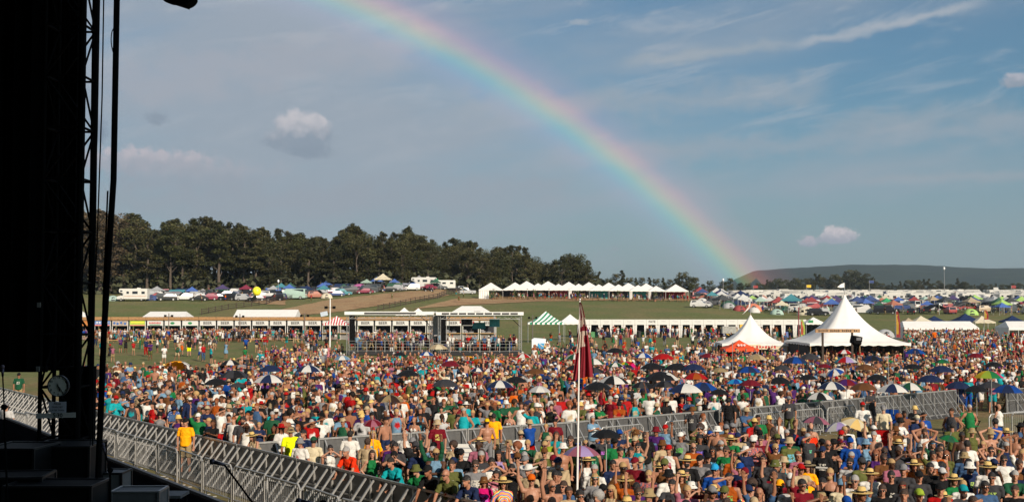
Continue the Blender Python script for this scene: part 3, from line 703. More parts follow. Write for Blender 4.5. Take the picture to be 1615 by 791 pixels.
sky_l = [(60, 330), (150, 329), (175, 333), (200, 329), (222, 352), (245, 362), (268, 345), (290, 340), (320, 338), (345, 346), (375, 352), (420, 358), (470, 364), (505, 371), (535, 368), (545, 352), (562, 352), (578, 370), (598, 362), (622, 366), (645, 358), (670, 374), (700, 379), (722, 373), (742, 378), (765, 390), (795, 382), (825, 385), (850, 400), (880, 402), (905, 394), (925, 408), (950, 428), (985, 428), (1012, 438)]
def skl(px): return float(np.interp(px, [a for a, _ in sky_l], [b for _, b in sky_l]))
tr = random.Random(11); TC = [(.080, .080, .034), (.074, .080, .032), (.088, .084, .040), (.066, .070, .032), (.096, .094, .042)]
rowsT = [(352, .80, 9.5, 17), (364, .90, 9, 16), (378, .97, 9, 16), (394, 1.0, 8.5, 15)]
for ri, (dist, frac, step, _) in enumerate(rowsT):
    px = 20 + ri * 7
    while px < 935:
        dd = dist + tr.uniform(-4, 5) + max(0, px - 560) * .10; p = on(px, dd)
        top = at(px, skl(px) + tr.uniform(0, 5) + (1 - frac) * 70 * tr.uniform(.6, 1.1), dd); h = max(6, top.z - p.z)
        u = tr.random(); kind = 'pine' if u < (.66 if 300 < px < 640 else .35) else ('dense' if u < .88 else 'open'); c = TC[tr.randrange(5)]
        if px < 205: c = (.125, .095, .06)
        lab = {'pine': 'dark layered pine in the wood behind the parked cars', 'dense': 'dense leafy broadleaf tree in the wood behind the parked cars', 'open': 'open crowned leafy tree in the wood behind the parked cars'}[kind]
        tree(kind, p, h, c, lab + (', brownish' if px < 205 else ''), 'trees of the wood along the hilltop', tr.randrange(4), wide=1.4 if kind == 'pine' else 1.25, rz=tr.uniform(0, 6.28))
        px += step * 1.95 * tr.uniform(.8, 1.2) * (1 + (px > 700) * .05)
for px, py, kind, wd, lab in ((205, 327, 'open', 1.1, 'tall open crowned tree at the left end of the wood, above its neighbours'), (558, 350, 'open', 1.1, 'tall round topped tree rising alone above the middle of the wood'), (722, 371, 'open', .9, 'thin topped tree poking above the wood near its right end'),
                         (905, 393, 'dense', 1.2, 'big rounded tree at the right end of the wood'), (645, 357, 'pine', 1.1, 'tall pointed pine breaking the skyline right of the round topped tree')):
    p = on(px, 392 + max(0, px - 560) * .12); tree(kind, p, at(px, py, p.y).z - p.z, TC[1], lab, None, 3, wide=wd)
# undergrowth at the wood's edge
V = []; Fu = []; T = []; r = random.Random(5)
for k in range(16000):
    px = r.uniform(110, 960); dd = 347 + r.random() * 62 + max(0, px - 560) * .10; p = on(px, dd, r.random() ** 1.6 * 5.0); M = Euler((r.uniform(-1, 1), r.uniform(-1, 1), r.uniform(0, 6.28))).to_matrix(); s = r.uniform(.3, .7); o = len(V)
    V += [p + M @ Vector(q) for q in ((-s, -s, 0), (s, -s, 0), (s, s, 0), (-s, s, 0))]; Fu.append((o, o + 1, o + 2, o + 3)); t = r.uniform(.6, 1.2); T += [(t * .055, t * .06, t * .026, 1)] * 4
me = bpy.data.meshes.new('undergrowth'); me.from_pydata(V, [], Fu); a = me.color_attributes.new('tone', 'FLOAT_COLOR', 'POINT'); a.data.foreach_set('color', np.array(T, 'f').ravel()); me.materials.append(mat('undergrowth leaves', attr='tone', rough=.8, transl=.15))
tag(obj('undergrowth', me), 'dark undergrowth along the foot of the wood', 'undergrowth', kind='stuff')
# trees behind the hospitality tents and across the far field
far = [(945, 428, 470, 'pine'), (958, 433, 470, 'dense'), (972, 430, 480, 'dense'), (981, 426, 470, 'pine'), (993, 436, 480, 'dense'), (1003, 438, 490, 'pine'), (1013, 436, 490, 'dense'), (1024, 437, 500, 'pine'), (1035, 438, 500, 'dense'), (1046, 438, 505, 'pine'),
       (1057, 439, 510, 'dense'), (1068, 432, 520, 'dense'), (1077, 427, 520, 'dense'), (1088, 429, 520, 'dense'), (1098, 436, 525, 'dense'), (1109, 444, 530, 'dense'), (1120, 441, 560, 'dense'), (1140, 438, 580, 'dense'), (1152, 437, 590, 'dense'), (1168, 441, 600, 'dense'), (1180, 445, 620, 'dense')]
for k, (px, py, d, kind) in enumerate(far):
    p = on(px, d); tree(kind, p, at(px, py, d).z - p.z, TC[k % 4], 'dark %s in the tree line behind the white peaked tents' % ('pine' if kind == 'pine' else 'round broadleaf tree') if px < 1112 else 'round leafy tree at the foot of the rainbow', 'trees behind the white tents' if px < 1112 else 'trees at the rainbow foot', k % 4, 1100, .26, 1.25)
px = 1196; k = 0
ft = [(1190, 446), (1210, 440), (1225, 438), (1240, 437), (1262, 436), (1290, 431), (1310, 433), (1325, 428), (1345, 424), (1362, 426), (1375, 436), (1395, 446), (1420, 443), (1440, 439), (1470, 440), (1500, 444), (1512, 438), (1540, 446), (1570, 447), (1615, 445), (1640, 447)]
while px < 1640:
    d = 940 + tr.uniform(-25, 60); p = on(px, d); py = float(np.interp(px, [a for a, _ in ft], [b for _, b in ft])) + tr.uniform(-1, 3)
    tree('dense' if tr.random() < .8 else 'pine', p, max(5, at(px, py, d).z - p.z), TC[k % 4], 'dark leafy tree in the hedgerow beyond the motorhomes', 'trees of the far hedgerow', k % 4, 1100, .26, 1.35, tr.uniform(0, 6)); px += tr.uniform(5.5, 9); k += 1

# ------------------------------------------------------------------ rainbow: a bow of lit rain about the point opposite the sun
anti = -Vector((math.sin(BOW_AZ) * math.cos(SUN_EL), math.cos(BOW_AZ) * math.cos(SUN_EL), math.sin(SUN_EL))); LB = 1150.0; ctr = CAM + anti * LB
Zx = anti; Xx = Zx.cross(Vector((0, 0, 1))).normalized(); Yx = Xx.cross(Zx).normalized()
r0, r1 = LB * math.tan(R(38.9)), LB * math.tan(R(43.6)); vs = []; nA, nR = 220, 6
angs = [R(-8 + 196 * i / nA) for i in range(nA + 1)]
for a in angs:
    for j in range(nR + 1):
        rr = r0 + (r1 - r0) * j / nR; vs.append((rr * math.cos(a), rr * math.sin(a), 0))
fs = [(i * (nR + 1) + j, (i + 1) * (nR + 1) + j, (i + 1) * (nR + 1) + j + 1, i * (nR + 1) + j + 1) for i in range(nA) for j in range(nR)]
BM = Matrix((Xx, Yx, -Zx)).transposed().to_4x4(); BM.translation = ctr
keep = [f for f in fs if all((BM @ Vector(vs[i])).z > 14 for i in f)]
me = bpy.data.meshes.new('rainbow'); me.from_pydata(vs, [], keep)
m = bpy.data.materials.new('bow of light'); m.use_nodes = True; N = m.node_tree.nodes; L = m.node_tree.links; N.clear()
tcb = N.new('ShaderNodeTexCoord'); ln = N.new('ShaderNodeVectorMath'); ln.operation = 'LENGTH'; L.new(tcb.outputs['Object'], ln.inputs[0])
mr = N.new('ShaderNodeMapRange'); mr.inputs[1].default_value = r0; mr.inputs[2].default_value = r1; L.new(ln.outputs['Value'], mr.inputs[0])
cr = N.new('ShaderNodeValToRGB'); el_ = cr.color_ramp.elements; L.new(mr.outputs[0], cr.inputs[0])
stops = [(.0, (.0, .0, .0)), (.22, (.015, .015, .02)), (.36, (.045, .045, .08)), (.43, (.02, .09, .12)), (.50, (.04, .17, .11)), (.565, (.17, .18, .03)), (.62, (.26, .13, .03)), (.69, (.24, .05, .04)), (.78, (.09, .02, .025)), (1.0, (0, 0, 0))]
el_[0].position = 0; el_[0].color = (0, 0, 0, 1); el_[1].position = 1; el_[1].color = (0, 0, 0, 1)
for p_, c_ in stops[1:-1]:
    e = el_.new(p_); e.color = (*c_, 1)
em = N.new('ShaderNodeEmission'); em.inputs[1].default_value = .60; L.new(cr.outputs[0], em.inputs[0])
tp = N.new('ShaderNodeBsdfTransparent'); ad = N.new('ShaderNodeAddShader'); L.new(em.outputs[0], ad.inputs[0]); L.new(tp.outputs[0], ad.inputs[1])
ou = N.new('ShaderNodeOutputMaterial'); L.new(ad.outputs[0], ou.inputs[0]); me.materials.append(m)
rb = obj('rainbow', me); rb.matrix_world = BM; tag(rb, 'pastel rainbow arching down the sky to the far trees', 'rainbow')
# ================================================================== hillside: vehicles, tents, fences
BODY = lambda: mat('car paint', objcol=True, rough=.28, var=.05, scale=2, spec=.6)
GLS = mat('dark window glass', (.015, .02, .025), .06, spec=.9); TYRE = mat('tyre rubber', (.018, .018, .018), .85); STEEL = mat('galvanised steel', (.40, .40, .39), .48, .22, 7, metal=.55)
ALU = mat('bare aluminium', (.38, .38, .37), .42, .22, 7, metal=.6); BLK = mat('black stage cloth', (.004, .004, .0045), .95, .3, 3, spec=.05); BLKM = mat('black painted steel', (.005, .005, .0055), .8, .2, 3, spec=.06)
RVW = mat('white coachwork', objcol=True, rough=.45, var=.06, scale=1.5); CNV = mat('white tent canvas', (.78, .77, .74), .75, .05, 1.2, transl=.12, bump=.25, bscale=2.5, spec=.15)
CLOTHT = lambda: mat('coloured tent fabric', objcol=True, rough=.7, var=.10, scale=1.5, bump=.3, bscale=4, transl=.12, spec=.2); WOOD = mat('weathered timber', (.30, .19, .09), .85, .3, 5, bump=.3); PINEW = mat('fresh pine boards', (.52, .33, .13), .8, .2, 6)
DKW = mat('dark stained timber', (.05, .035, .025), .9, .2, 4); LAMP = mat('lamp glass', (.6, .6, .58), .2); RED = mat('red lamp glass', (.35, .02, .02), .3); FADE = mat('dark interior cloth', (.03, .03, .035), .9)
def wheel_mesh(r=.33, w=.22):
    mb = MB(); mb.tube((0, -w / 2, 0), (0, w / 2, 0), r, r, 14, 0); mb.tube((0, -w / 2 - .01, 0), (0, w / 2 + .01, 0), r * .6, r * .6, 10, 1)
    return mb.mesh('wheel', [TYRE, STEEL])
WH = wheel_mesh()
def car(kind, label='', group=None):
    """length along x, nose towards +x"""
    P = {'suv': dict(L=4.7, W=1.86, h=1.0, H=1.72, cab=[(-2.28, .98), (-2.1, 1.62), (-1.9, 1.72), (.15, 1.72), (.95, 1.02)], hood=1.02),
         'car': dict(L=4.6, W=1.80, h=.88, H=1.42, cab=[(-1.9, .88), (-1.2, 1.38), (-.9, 1.42), (.25, 1.42), (1.1, .90)], hood=.88),
         'pickup': dict(L=5.5, W=1.95, h=1.05, H=1.85, cab=[(-.75, 1.05), (-.62, 1.80), (-.5, 1.85), (.75, 1.85), (1.35, 1.10)], hood=1.10),
         'van': dict(L=5.4, W=1.98, h=1.1, H=2.12, cab=[(-2.6, 1.08), (-2.55, 2.0), (-2.4, 2.12), (1.3, 2.12), (2.0, 1.15)], hood=1.12)}[kind]
    t = thing({'suv': 'parked_car', 'car': 'parked_car', 'pickup': 'pickup_truck', 'van': 'parked_van'}[kind], label, {'pickup': 'pickup', 'van': 'van'}.get(kind, 'car'), group=group)
    L, W, h = P['L'] / 2, P['W'] / 2, P['h']; mb = MB()
    out = [(-L, .45), (-L, h - .08), (-L + .08, h), (P['cab'][-1][0] - .1, h), (L - .35, P['hood'] - .10), (L - .05, h - .32), (L, .42), (L - .1, .30), (-L + .1, .30)]
    mb.prism(out, -W, W)
    c = P['cab']; n = len(c); inn = W - .16
    vs = [(x, -W + .03 if z < h + .05 else -inn, z) for x, z in c] + [(x, W - .03 if z < h + .05 else inn, z) for x, z in c]
    mb.add(vs, [tuple(range(n)), tuple(range(2 * n - 1, n - 1, -1))] + [(i + n, (i + 1) % n + n, (i + 1) % n, i) for i in range(n)])
    obj('body', mb.mesh('body', BODY()), t)
    w = MB(); zl, zh = h + .06, P['H'] - .12; x0, x1 = c[0][0] + .30, c[-1][0] - .12; xt0, xt1 = c[1][0] + .30, c[-2][0] - .06
    for s in (1, -1):
        a, b = s * (W - .035 - .02), s * (inn + .012)
        q = [(x0, a * 1.008, zl), (x1 - .1, a * 1.008, zl), (xt1, b, zh), (xt0, b, zh)]; w.add(q, [(0, 1, 2, 3) if s < 0 else (3, 2, 1, 0)])
    cx, cz = c[-1]; tx, tz = c[-2]; d = .03
    w.add([(cx + d - .05, -W + .2, cz + .05), (cx + d - .05, W - .2, cz + .05), (tx + d + .04, inn - .08, tz - .07), (tx + d + .04, -inn + .08, tz - .07)], [(0, 1, 2, 3)])
    w.add([(c[0][0] - d, W - .2, c[0][1] + .08), (c[0][0] - d, -W + .2, c[0][1] + .08), (c[1][0] - d, -inn + .08, c[1][1] - .05), (c[1][0] - d, inn - .08, c[1][1] - .05)], [(0, 1, 2, 3)])
    obj('windows', w.mesh('windows', GLS), t)
    for x in (-L * .62, L * .64):
        for s in (1, -1): o = obj('wheel', WH, t); o.location = (x, s * (W - .1), .33)
    for s in (1, -1):
        k = MB(); k.box((L - .03, s * (W - .28), h - .30), (.12, .34, .16)); k.build('headlight', LAMP, t)
        k = MB(); k.box((-L + .01, s * (W - .20), h - .22), (.08, .18, .30)); k.build('tail_lamp', RED, t)
    return t
def motorhome(label='', group=None):
    t = thing('motorhome', label, 'motorhome', group=group); mb = MB()
    mb.prism([(-3.5, .55), (-3.5, 2.95), (-3.35, 3.05), (3.1, 3.05), (3.3, 2.8), (3.25, 2.15), (2.2, 1.95), (2.2, .55)], -1.15, 1.15)
    mb.prism([(2.2, .5), (2.2, 1.98), (2.55, 1.95), (3.1, 1.30), (3.75, 1.15), (3.85, .95), (3.85, .5)], -1.0, 1.0); obj('body', mb.mesh('body', RVW), t, color=(.60, .59, .55))
    w = MB()
    for s in (-1, 1):
        for x0, x1, z0, z1 in ((-2.9, -2.1, 1.75, 2.35), (-1.2, .1, 1.75, 2.4), (.9, 1.5, 1.8, 2.35), (2.4, 2.95, 1.35, 1.82)):
            w.box(((x0 + x1) / 2, s * (1.156 if x1 < 2.2 else 1.005), (z0 + z1) / 2), (x1 - x0, .02, z1 - z0))
        w.box((2.75, s * 1.156, 2.45), (.6, .02, .35))
    w.add([(3.14, -.9, 1.33), (3.14, .9, 1.33), (2.6, .85, 1.93), (2.6, -.85, 1.93)], [(0, 1, 2, 3)]); w.build('windows', GLS, t)
    d = MB(); d.box((-1.7, -1.157, 1.55), (.62, .03, 1.75)); d.build('door', mat('grey trim', (.42, .42, .40), .5), t)
    st = MB(); st.box((-.6, -1.158, 1.2), (5.2, .02, .10)); st.box((-.6, 1.158, 1.2), (5.2, .02, .10)); st.build('stripe', mat('tan stripe', (.45, .20, .10), .5), t)
    a = MB(); a.box((-1.2, 0, 3.16), (.8, .6, .22)); obj('roof_cooler', a.mesh('roof_cooler', RVW), t, color=(.6, .59, .55))
    for x in (-2.1, 2.8):
        for s in (1, -1): o = obj('wheel', WH, t); o.location = (x, s * .98, .36)
    return t
def caravan(label='', group=None):
    t = thing('travel_trailer', label, 'caravan', group=group); mb = MB(); mb.prism([(-3.6, .6), (-3.6, 2.9), (-3.4, 3.02), (3.2, 3.02), (3.55, 2.6), (3.6, 1.2), (3.2, .6)], -1.2, 1.2); mb.tube((3.3, 0, .6), (4.6, 0, .5), .06); obj('body', mb.mesh('body', RVW), t, color=(.60, .59, .55))
    w = MB()
    for s in (-1, 1):
        for x0, x1 in ((-2.9, -1.9), (-.6, .5), (1.9, 2.8)): w.box(((x0 + x1) / 2, s * 1.206, 2.1), (x1 - x0, .02, .55))
    w.box((-3.606, 0, 2.15), (.02, 1.2, .6)); w.build('windows', GLS, t)
    d = MB(); d.box((1.2, -1.207, 1.65), (.62, .03, 1.8)); d.build('door', mat('grey trim'), t)
    for s in (1, -1):
        o = obj('wheel', WH, t); o.location = (-.3, s * 1.03, .36)
    return t
def canopy(w=3.0, h=2.1, peak=3.1, name='pop_up_canopy', side=False, roofmat=None):
    t = thing(name, '', 'canopy'); r = MB(); k = w / 2; n = 5
    for q in range(4):
        a = Matrix.Rotation(q * math.pi / 2, 3, 'Z')
        for i in range(n):
            u0, u1 = i / n, (i + 1) / n; f = lambda u: peak - (peak - h - .0) * (1 - (1 - u) ** (1.06 if name == 'frame_tent' else 1.35))
            r.add([a @ Vector((-k * u1, -k * u1, f(u1))), a @ Vector((k * u1, -k * u1, f(u1))), a @ Vector((k * u0, -k * u0, f(u0))), a @ Vector((-k * u0, -k * u0, f(u0)))], [(0, 1, 2, 3)])
        m = 8; pts = []
        for i in range(m + 1): x = -k + w * i / m; pts.append(a @ Vector((x, -k - .005, h))); pts.append(a @ Vector((x, -k - .005, h - (.26 if i % 2 else .20))))
        r.add(pts, [(2 * i, 2 * i + 1, 2 * i + 3, 2 * i + 2) for i in range(m)])
    obj('roof', r.mesh('roof', roofmat or CLOTHT()), t)
    for sx in (1, -1):
        for sy in (1, -1): l = MB(); l.bar((sx * (k - .03), sy * (k - .03), -.2), (sx * (k - .03), sy * (k - .03), h), .05); l.build('leg', ALU, t)
    return t
def dome(label='', group=None):
    t = thing('dome_tent', label, 'tent', group=group); mb = MB(); mb.ell((0, 0, 0), (1.6, 1.4, 1.35), None, 16, 10, v1=.5); mb.v = [(x * (1 - .06 * math.cos(4 * math.atan2(y, x))), y * (1 - .06 * math.cos(4 * math.atan2(y, x))), z) for x, y, z in mb.v]
    obj('fly_sheet', mb.mesh('fly_sheet', CLOTHT(), True), t); d = MB(); d.add([(-.5, -1.36, .1), (.5, -1.36, .1), (.34, -1.08, .85), (0, -.98, 1.0), (-.34, -1.08, .85)], [(0, 1, 2, 3, 4)]); d.build('door', FADE, t); return t
def tarp(label='', group=None):
    t = thing('ridge_tarp', label, 'tarp', group=group); mb = MB()
    for s in (1, -1): mb.add([(-2, 0, 2.0), (2, 0, 2.0), (2.1, s * 1.7, 1.15), (0, s * 1.6, 1.05), (-2.1, s * 1.7, 1.15)], [(0, 1, 2, 3, 4)])
    obj('sheet', mb.mesh('sheet', CLOTHT()), t)
    for x in (-2, 2): k = MB(); k.bar((x, 0, -.2), (x, 0, 2.0), .05); k.build('pole', ALU, t)
    return t
FIRST = {}
def make(kind):
    if kind in ('suv', 'car', 'pickup', 'van'): return car(kind)
    return {'motorhome': motorhome, 'caravan': caravan, 'canopy': canopy, 'dome': dome, 'tarp': tarp}[kind]()
def put(kind, p, rz, color, label, group=None, scale=None, cat=None, skip=()):
    if kind not in FIRST:
        FIRST[kind] = make(kind); FIRST[kind].location = (0, 0, -500)
    o = dup(FIRST[kind], p, rz, label, cat, group, scale, {k: color for k in ('body', 'roof', 'fly_sheet', 'sheet')} if color else None, skip=skip)
    o['label'] = label
    return o
CC = {'white': (.58, .58, .56), 'silver': (.38, .39, .40), 'black': (.012, .012, .014), 'dark grey': (.06, .065, .07), 'red': (.38, .03, .03), 'blue': (.03, .07, .24), 'dark blue': (.015, .03, .09), 'green': (.03, .12, .07), 'pale green': (.35, .48, .42), 'tan': (.40, .32, .22),
      'royal blue': (.02, .12, .50), 'teal': (.02, .26, .32), 'orange': (.70, .16, .05), 'rust': (.45, .13, .06), 'grey': (.26, .26, .27), 'maroon': (.22, .03, .06), 'magenta': (.50, .06, .30), 'lime': (.35, .62, .08), 'cream': (.62, .56, .42), 'yellow': (.75, .50, .05), 'purple': (.08, .06, .15), 'bright green': (.04, .32, .14)}
for k_ in ('teal', 'royal blue', 'orange', 'rust', 'magenta', 'lime', 'red', 'blue', 'green'):
    c_ = CC[k_]; g_ = sum(c_) / 3; CC[k_] = tuple(.72 * a + .28 * g_ for a in c_)
BYC = 'parked vehicles in front of the wood'
# left parking, (kind, photo column, distance, turn, colour, label)
LP = [('motorhome', 211, 305, 182, None, 'white motorhome with overcab bed parked at the left of the hilltop car park'), ('dome', 178, 306, 20, 'pale green', 'pale dome tent left of the motorhome'), ('dome', 240, 308, 10, 'blue', 'blue dome tent squeezed against the rear of the motorhome'),
      ('suv', 263, 307, 200, 'black', 'black car parked right of the blue dome tent'), ('suv', 290, 309, 200, 'white', 'white car with its side to the stage, between two black ones'), ('car', 314, 306, 190, 'black', 'low black car right of the white one'), ('car', 252, 318, 10, 'red', 'red car behind the black car by the motorhome'),
      ('car', 296, 321, 175, 'white', 'second white car just behind the first white one'), ('tarp', 280, 326, 0, 'teal', 'dark teal tarpaulin on poles behind the white cars'), ('pickup', 322, 322, 180, 'dark grey', 'dark pickup under the left grey canopy'), ('canopy', 320, 326, 8, 'grey', 'flat grey canopy, the smaller of the two grey ones'),
      ('canopy', 351, 327, 0, 'purple', 'wide grey purple canopy over a dark car', 1.45), ('suv', 354, 324, 200, 'dark blue', 'dark blue car under the grey purple canopy'), ('dome', 336, 321, 0, 'red', 'small red dome tent left of the grey purple canopy'), ('canopy', 388, 328, 0, 'maroon', 'maroon canopy at the middle of the car park', 1.4),
      ('suv', 381, 322, 190, 'black', 'black car under the maroon canopy'), ('van', 373, 329, 180, 'white', 'white van behind the black car by the maroon canopy'), ('suv', 387, 306, 350, 'silver', 'silver car standing alone on the track'), ('car', 403, 304, 200, 'black', 'low dark car beside the silver one on the track'),
      ('tarp', 416, 322, 30, 'dark grey', 'dark sloping tarpaulin right of the maroon canopy'), ('canopy', 431, 332, 0, 'silver', 'pale grey canopy in the middle of the car park', 1.25), ('dome', 436, 320, 30, 'silver', 'silver dome tent under the pale grey canopy'), ('suv', 424, 316, 185, 'dark blue', 'dark blue car before the dark tarpaulin'),
      ('van', 462, 312, 178, 'pale green', 'pale green and white van with a row of side windows', 1.25), ('suv', 434, 306, 175, 'black', 'black car at the near edge, left of the pale green van'), ('van', 483, 318, 175, 'dark grey', 'dark van right of the pale green one'), ('canopy', 470, 336, 0, 'black', 'black canopy at the back of the car park', 1.1), ('dome', 473, 326, 0, 'royal blue', 'bright blue dome tent behind the pale green van'),
      ('canopy', 508, 338, 10, 'royal blue', 'royal blue canopy, leftmost of the blue ones', 1.3), ('car', 494, 330, 10, 'silver', 'silver car below the leftmost royal blue canopy'), ('suv', 524, 334, 190, 'silver', 'silver car right of the leftmost royal blue canopy'), ('dome', 515, 314, 10, 'cream', 'cream dome tent at the near edge of the car park'), ('suv', 500, 316, 10, 'rust', 'rust brown car behind the track fence'),
      ('car', 529, 322, 200, 'blue', 'blue car right of the cream dome tent'), ('canopy', 542, 342, 10, 'green', 'small green canopy among the parked cars', 1.0), ('suv', 541, 326, 10, 'teal', 'teal car below the small green canopy'), ('dome', 567, 336, 0, 'magenta', 'large magenta tent, the only pink one', 1.75), ('canopy', 578, 350, 0, 'pale green', 'pale green canopy behind the magenta tent', 1.35), ('canopy', 594, 352, 0, 'royal blue', 'royal blue canopy behind the big cream marquee', 1.5),
      ('canopy', 604, 345, 0, 'cream', 'big cream marquee with pale walls', 2.0), ('van', 586, 338, 180, 'dark grey', 'dark van parked left of the big cream marquee'), ('canopy', 622, 352, 0, 'royal blue', 'royal blue canopy between the cream marquee and grey canopy', 1.2), ('suv', 634, 346, 190, 'dark blue', 'dark blue car right of the cream marquee'), ('dome', 651, 349, 0, 'royal blue', 'blue dome tent before the grey canopy', 1.2),
      ('canopy', 661, 356, 0, 'grey', 'grey canopy left of the white camper', 1.5), ('motorhome', 668, 350, 175, None, 'white camper with a bed over the cab beside the grey canopy'), ('canopy', 688, 362, 0, 'bright green', 'bright green canopy behind the white caravan', 1.25), ('caravan', 700, 352, 183, None, 'white box caravan, last vehicle towards the white tents', .9), ('suv', 725, 356, 200, 'cream', 'pale buggy like car right of the white caravan', .75),
      ('car', 553, 340, 200, 'dark grey', 'dark grey car left of the magenta tent'), ('car', 612, 336, 190, 'black', 'black car in front of the cream marquee'), ('car', 575, 330, 190, 'maroon', 'dark red car below the magenta tent'), ('suv', 455, 330, 200, 'white', 'white car tucked behind the pale green van'), ('car', 345, 312, 20, 'dark blue', 'dark blue car at the left end of the track')]
for k in LP:
    kind, px, d, rz, c, lab = k[:6]; p = on(px, d); put(kind, p, R(rz), CC[c] if c else None, lab, BYC if kind in ('suv', 'car', 'van', 'pickup', 'motorhome', 'caravan') else 'tents among the parked cars', (k[6] if len(k) > 6 else 1.0) * (.74 if kind == 'canopy' else 1.0))
lq = random.Random(44); occ = [(on(k[1], k[2]).x, on(k[1], k[2]).y) for k in LP]; nl = 0
for _ in range(2500):                                       # the rest of the cars and tents that fill the car park
    px = lq.uniform(236, 735); d0 = float(np.interp(px, [236, 330, 440, 560, 735], [308, 306, 308, 328, 350])); d = d0 + 34 * lq.random(); p = on(px, d)
    if nl >= 105 or any((a - p.x) ** 2 + ((b_ - p.y) * 1.3) ** 2 < 3.2 ** 2 for a, b_ in occ) or d > 362: continue
    occ.append((p.x, p.y)); kind = lq.choice(['suv', 'car', 'suv', 'car', 'van', 'pickup', 'suv', 'canopy', 'tarp', 'suv']); c = lq.choice(['black', 'dark grey', 'silver', 'dark blue', 'white', 'black', 'dark grey', 'maroon'] if kind in ('suv', 'car', 'van', 'pickup') else ['grey', 'royal blue', 'teal', 'dark blue', 'cream', 'silver', 'dark grey', 'green'])
    z_ = 'left part' if px < 400 else 'middle part' if px < 560 else 'right part'; w_ = {'suv': 'tall car', 'car': 'low car', 'van': 'van', 'pickup': 'pickup', 'dome': 'dome tent', 'canopy': 'canopy', 'tarp': 'sloping tarpaulin'}[kind]
    put(kind, p, R(lq.choice([0, 180, 170, 10, 200]) + lq.uniform(-15, 15)), CC[c], '%s %s among others in the %s of the hilltop car park' % (c, w_, z_), '%s %ss in the %s of the car park' % (c, w_, z_), cat=None); nl += 1
b = MB(); b.ell((0, 0, 0), (1.05, 1.05, 1.1), None, 16, 12); o = b.build('balloon', mat('yellow rubber', (.85, .80, .03), .4), None, True); o.location = at(405, 459, 300); tag(o, 'round yellow balloon floating over the track', 'balloon')
b = MB(); b.path([(0, 0, 0), (.1, 0, -2.5), (0, 0, -5)], .02, 4); q = b.build('string', ALU, o)
# golf cart on the dirt road
g = thing('golf_cart', 'small dark golf cart driving down the dirt road', 'golf cart', hit(675, 459.5), R(200)); mb = MB(); mb.box((0, 0, .5), (2.3, 1.2, .35)); mb.box((.9, 0, .8), (.4, 1.15, .5)); mb.build('body', BLKM, g); mb = MB(); mb.box((0, 0, 1.9), (1.9, 1.2, .08)); mb.build('roof', BLKM, g)
for x in (-.8, .8):
    for s in (1, -1): k = MB(); k.bar((x, s * .55, .6), (x * .95, s * .55, 1.88), .05); k.build('post', BLKM, g); o = obj('wheel', WH, g); o.location = (x, s * .5, .26); o.scale = (.8,) * 3
k = MB(); k.box((-.2, 0, .85), (.5, 1.0, .25)); k.box((-.45, 0, 1.15), (.1, 1.0, .5)); k.build('seat', FADE, g)
# right hand field
cr_ = random.Random(21); CAMPC = ['white'] * 4 + ['royal blue', 'dark blue', 'dark blue', 'black', 'dark grey', 'green', 'red', 'maroon', 'rust', 'tan', 'tan', 'cream', 'grey', 'grey', 'silver', 'silver', 'purple', 'dark grey', 'dark grey', 'black', 'pale green', 'blue', 'blue', 'lime']
spots = []
def free(x, y, r):
    for a, b, c in spots:
        if (a - x) ** 2 + (b - y) ** 2 < ((r + c) * .5) ** 2: return False
    spots.append((x, y, r)); return True
FEAT = [('canopy', 1138, 322, 'white', 'white peaked canopy nearest the end of the row of white tents', 1.3), ('canopy', 1163, 318, 'white', 'bright white peaked canopy above the small white marquee flag', 1.35), ('canopy', 1172, 309, 'white', 'second bright white peaked canopy, in front of the first', 1.5), ('canopy', 1123, 316, 'teal', 'teal canopy beside the path end', 1.2), ('dome', 1110, 318, 'rust', 'rust brown tent at the end of the path', 1.6), ('dome', 1124, 306, 'dark grey', 'dark grey dome beside the rust tent', 1.6), ('dome', 1148, 303, 'green', 'dark green dome tent at the field edge', 1.5),
        ('dome', 1187, 303, 'orange', 'orange and tan dome tent at the field edge', 1.8), ('canopy', 1228, 308, 'red', 'red canopy standing at the near edge of the field', 1.6), ('canopy', 1233, 300, 'cream', 'cream canopy in front of the red one', 1.3), ('canopy', 1248, 305, 'teal', 'large teal canopy right of the cream one', 1.9), ('dome', 1272, 292, 'cream', 'big cream dome tent with windows, left of the great marquee', 1.9), ('dome', 1225, 294, 'pale green', 'low pale green dome tent at the grass edge', 1.3), ('canopy', 1214, 330, 'white', 'white canopy with a sharp peak behind the red one', 1.4), ('canopy', 1168, 345, 'dark blue', 'dark blue canopy behind the bright white ones', 1.6),
        ('suv', 1291, 290, 'black', 'black car beside the big cream dome tent', None), ('suv', 1302, 290, 'silver', 'silver car right of the black car by the marquee', None), ('canopy', 1312, 300, 'royal blue', 'royal blue canopy just left of the marquee peak', 1.5), ('canopy', 1580, 300, 'lime', 'lime green canopy at the near edge of the right field', 1.4), ('canopy', 1580, 292, 'royal blue', 'royal blue canopy in front of the lime green one', 1.2), ('canopy', 1365, 318, 'royal blue', 'royal blue canopy right of the marquee peak', 1.3), ('canopy', 1398, 340, 'bright green', 'bright green canopy in the middle of the right field', 1.2), ('canopy', 1442, 355, 'red', 'red canopy in the middle of the right field', 1.3), ('dome', 1531, 292, 'lime', 'lime and dark dome tent at the near edge of the right field', 1.4)]
for kind, px, d, c, lab, sc in FEAT:
    p = on(px, d); spots.append((p.x, p.y, 5)); put(kind, p, R(cr_.uniform(-20, 20)), CC[c], lab, 'camping field right of the white tents', sc * .8 if sc else None)
nT = 0
WORD = {'canopy': 'canopy', 'dome': 'dome tent', 'suv': 'car', 'car': 'low car', 'van': 'van', 'pickup': 'pickup', 'tarp': 'sloping tarpaulin'}
d = 293.0
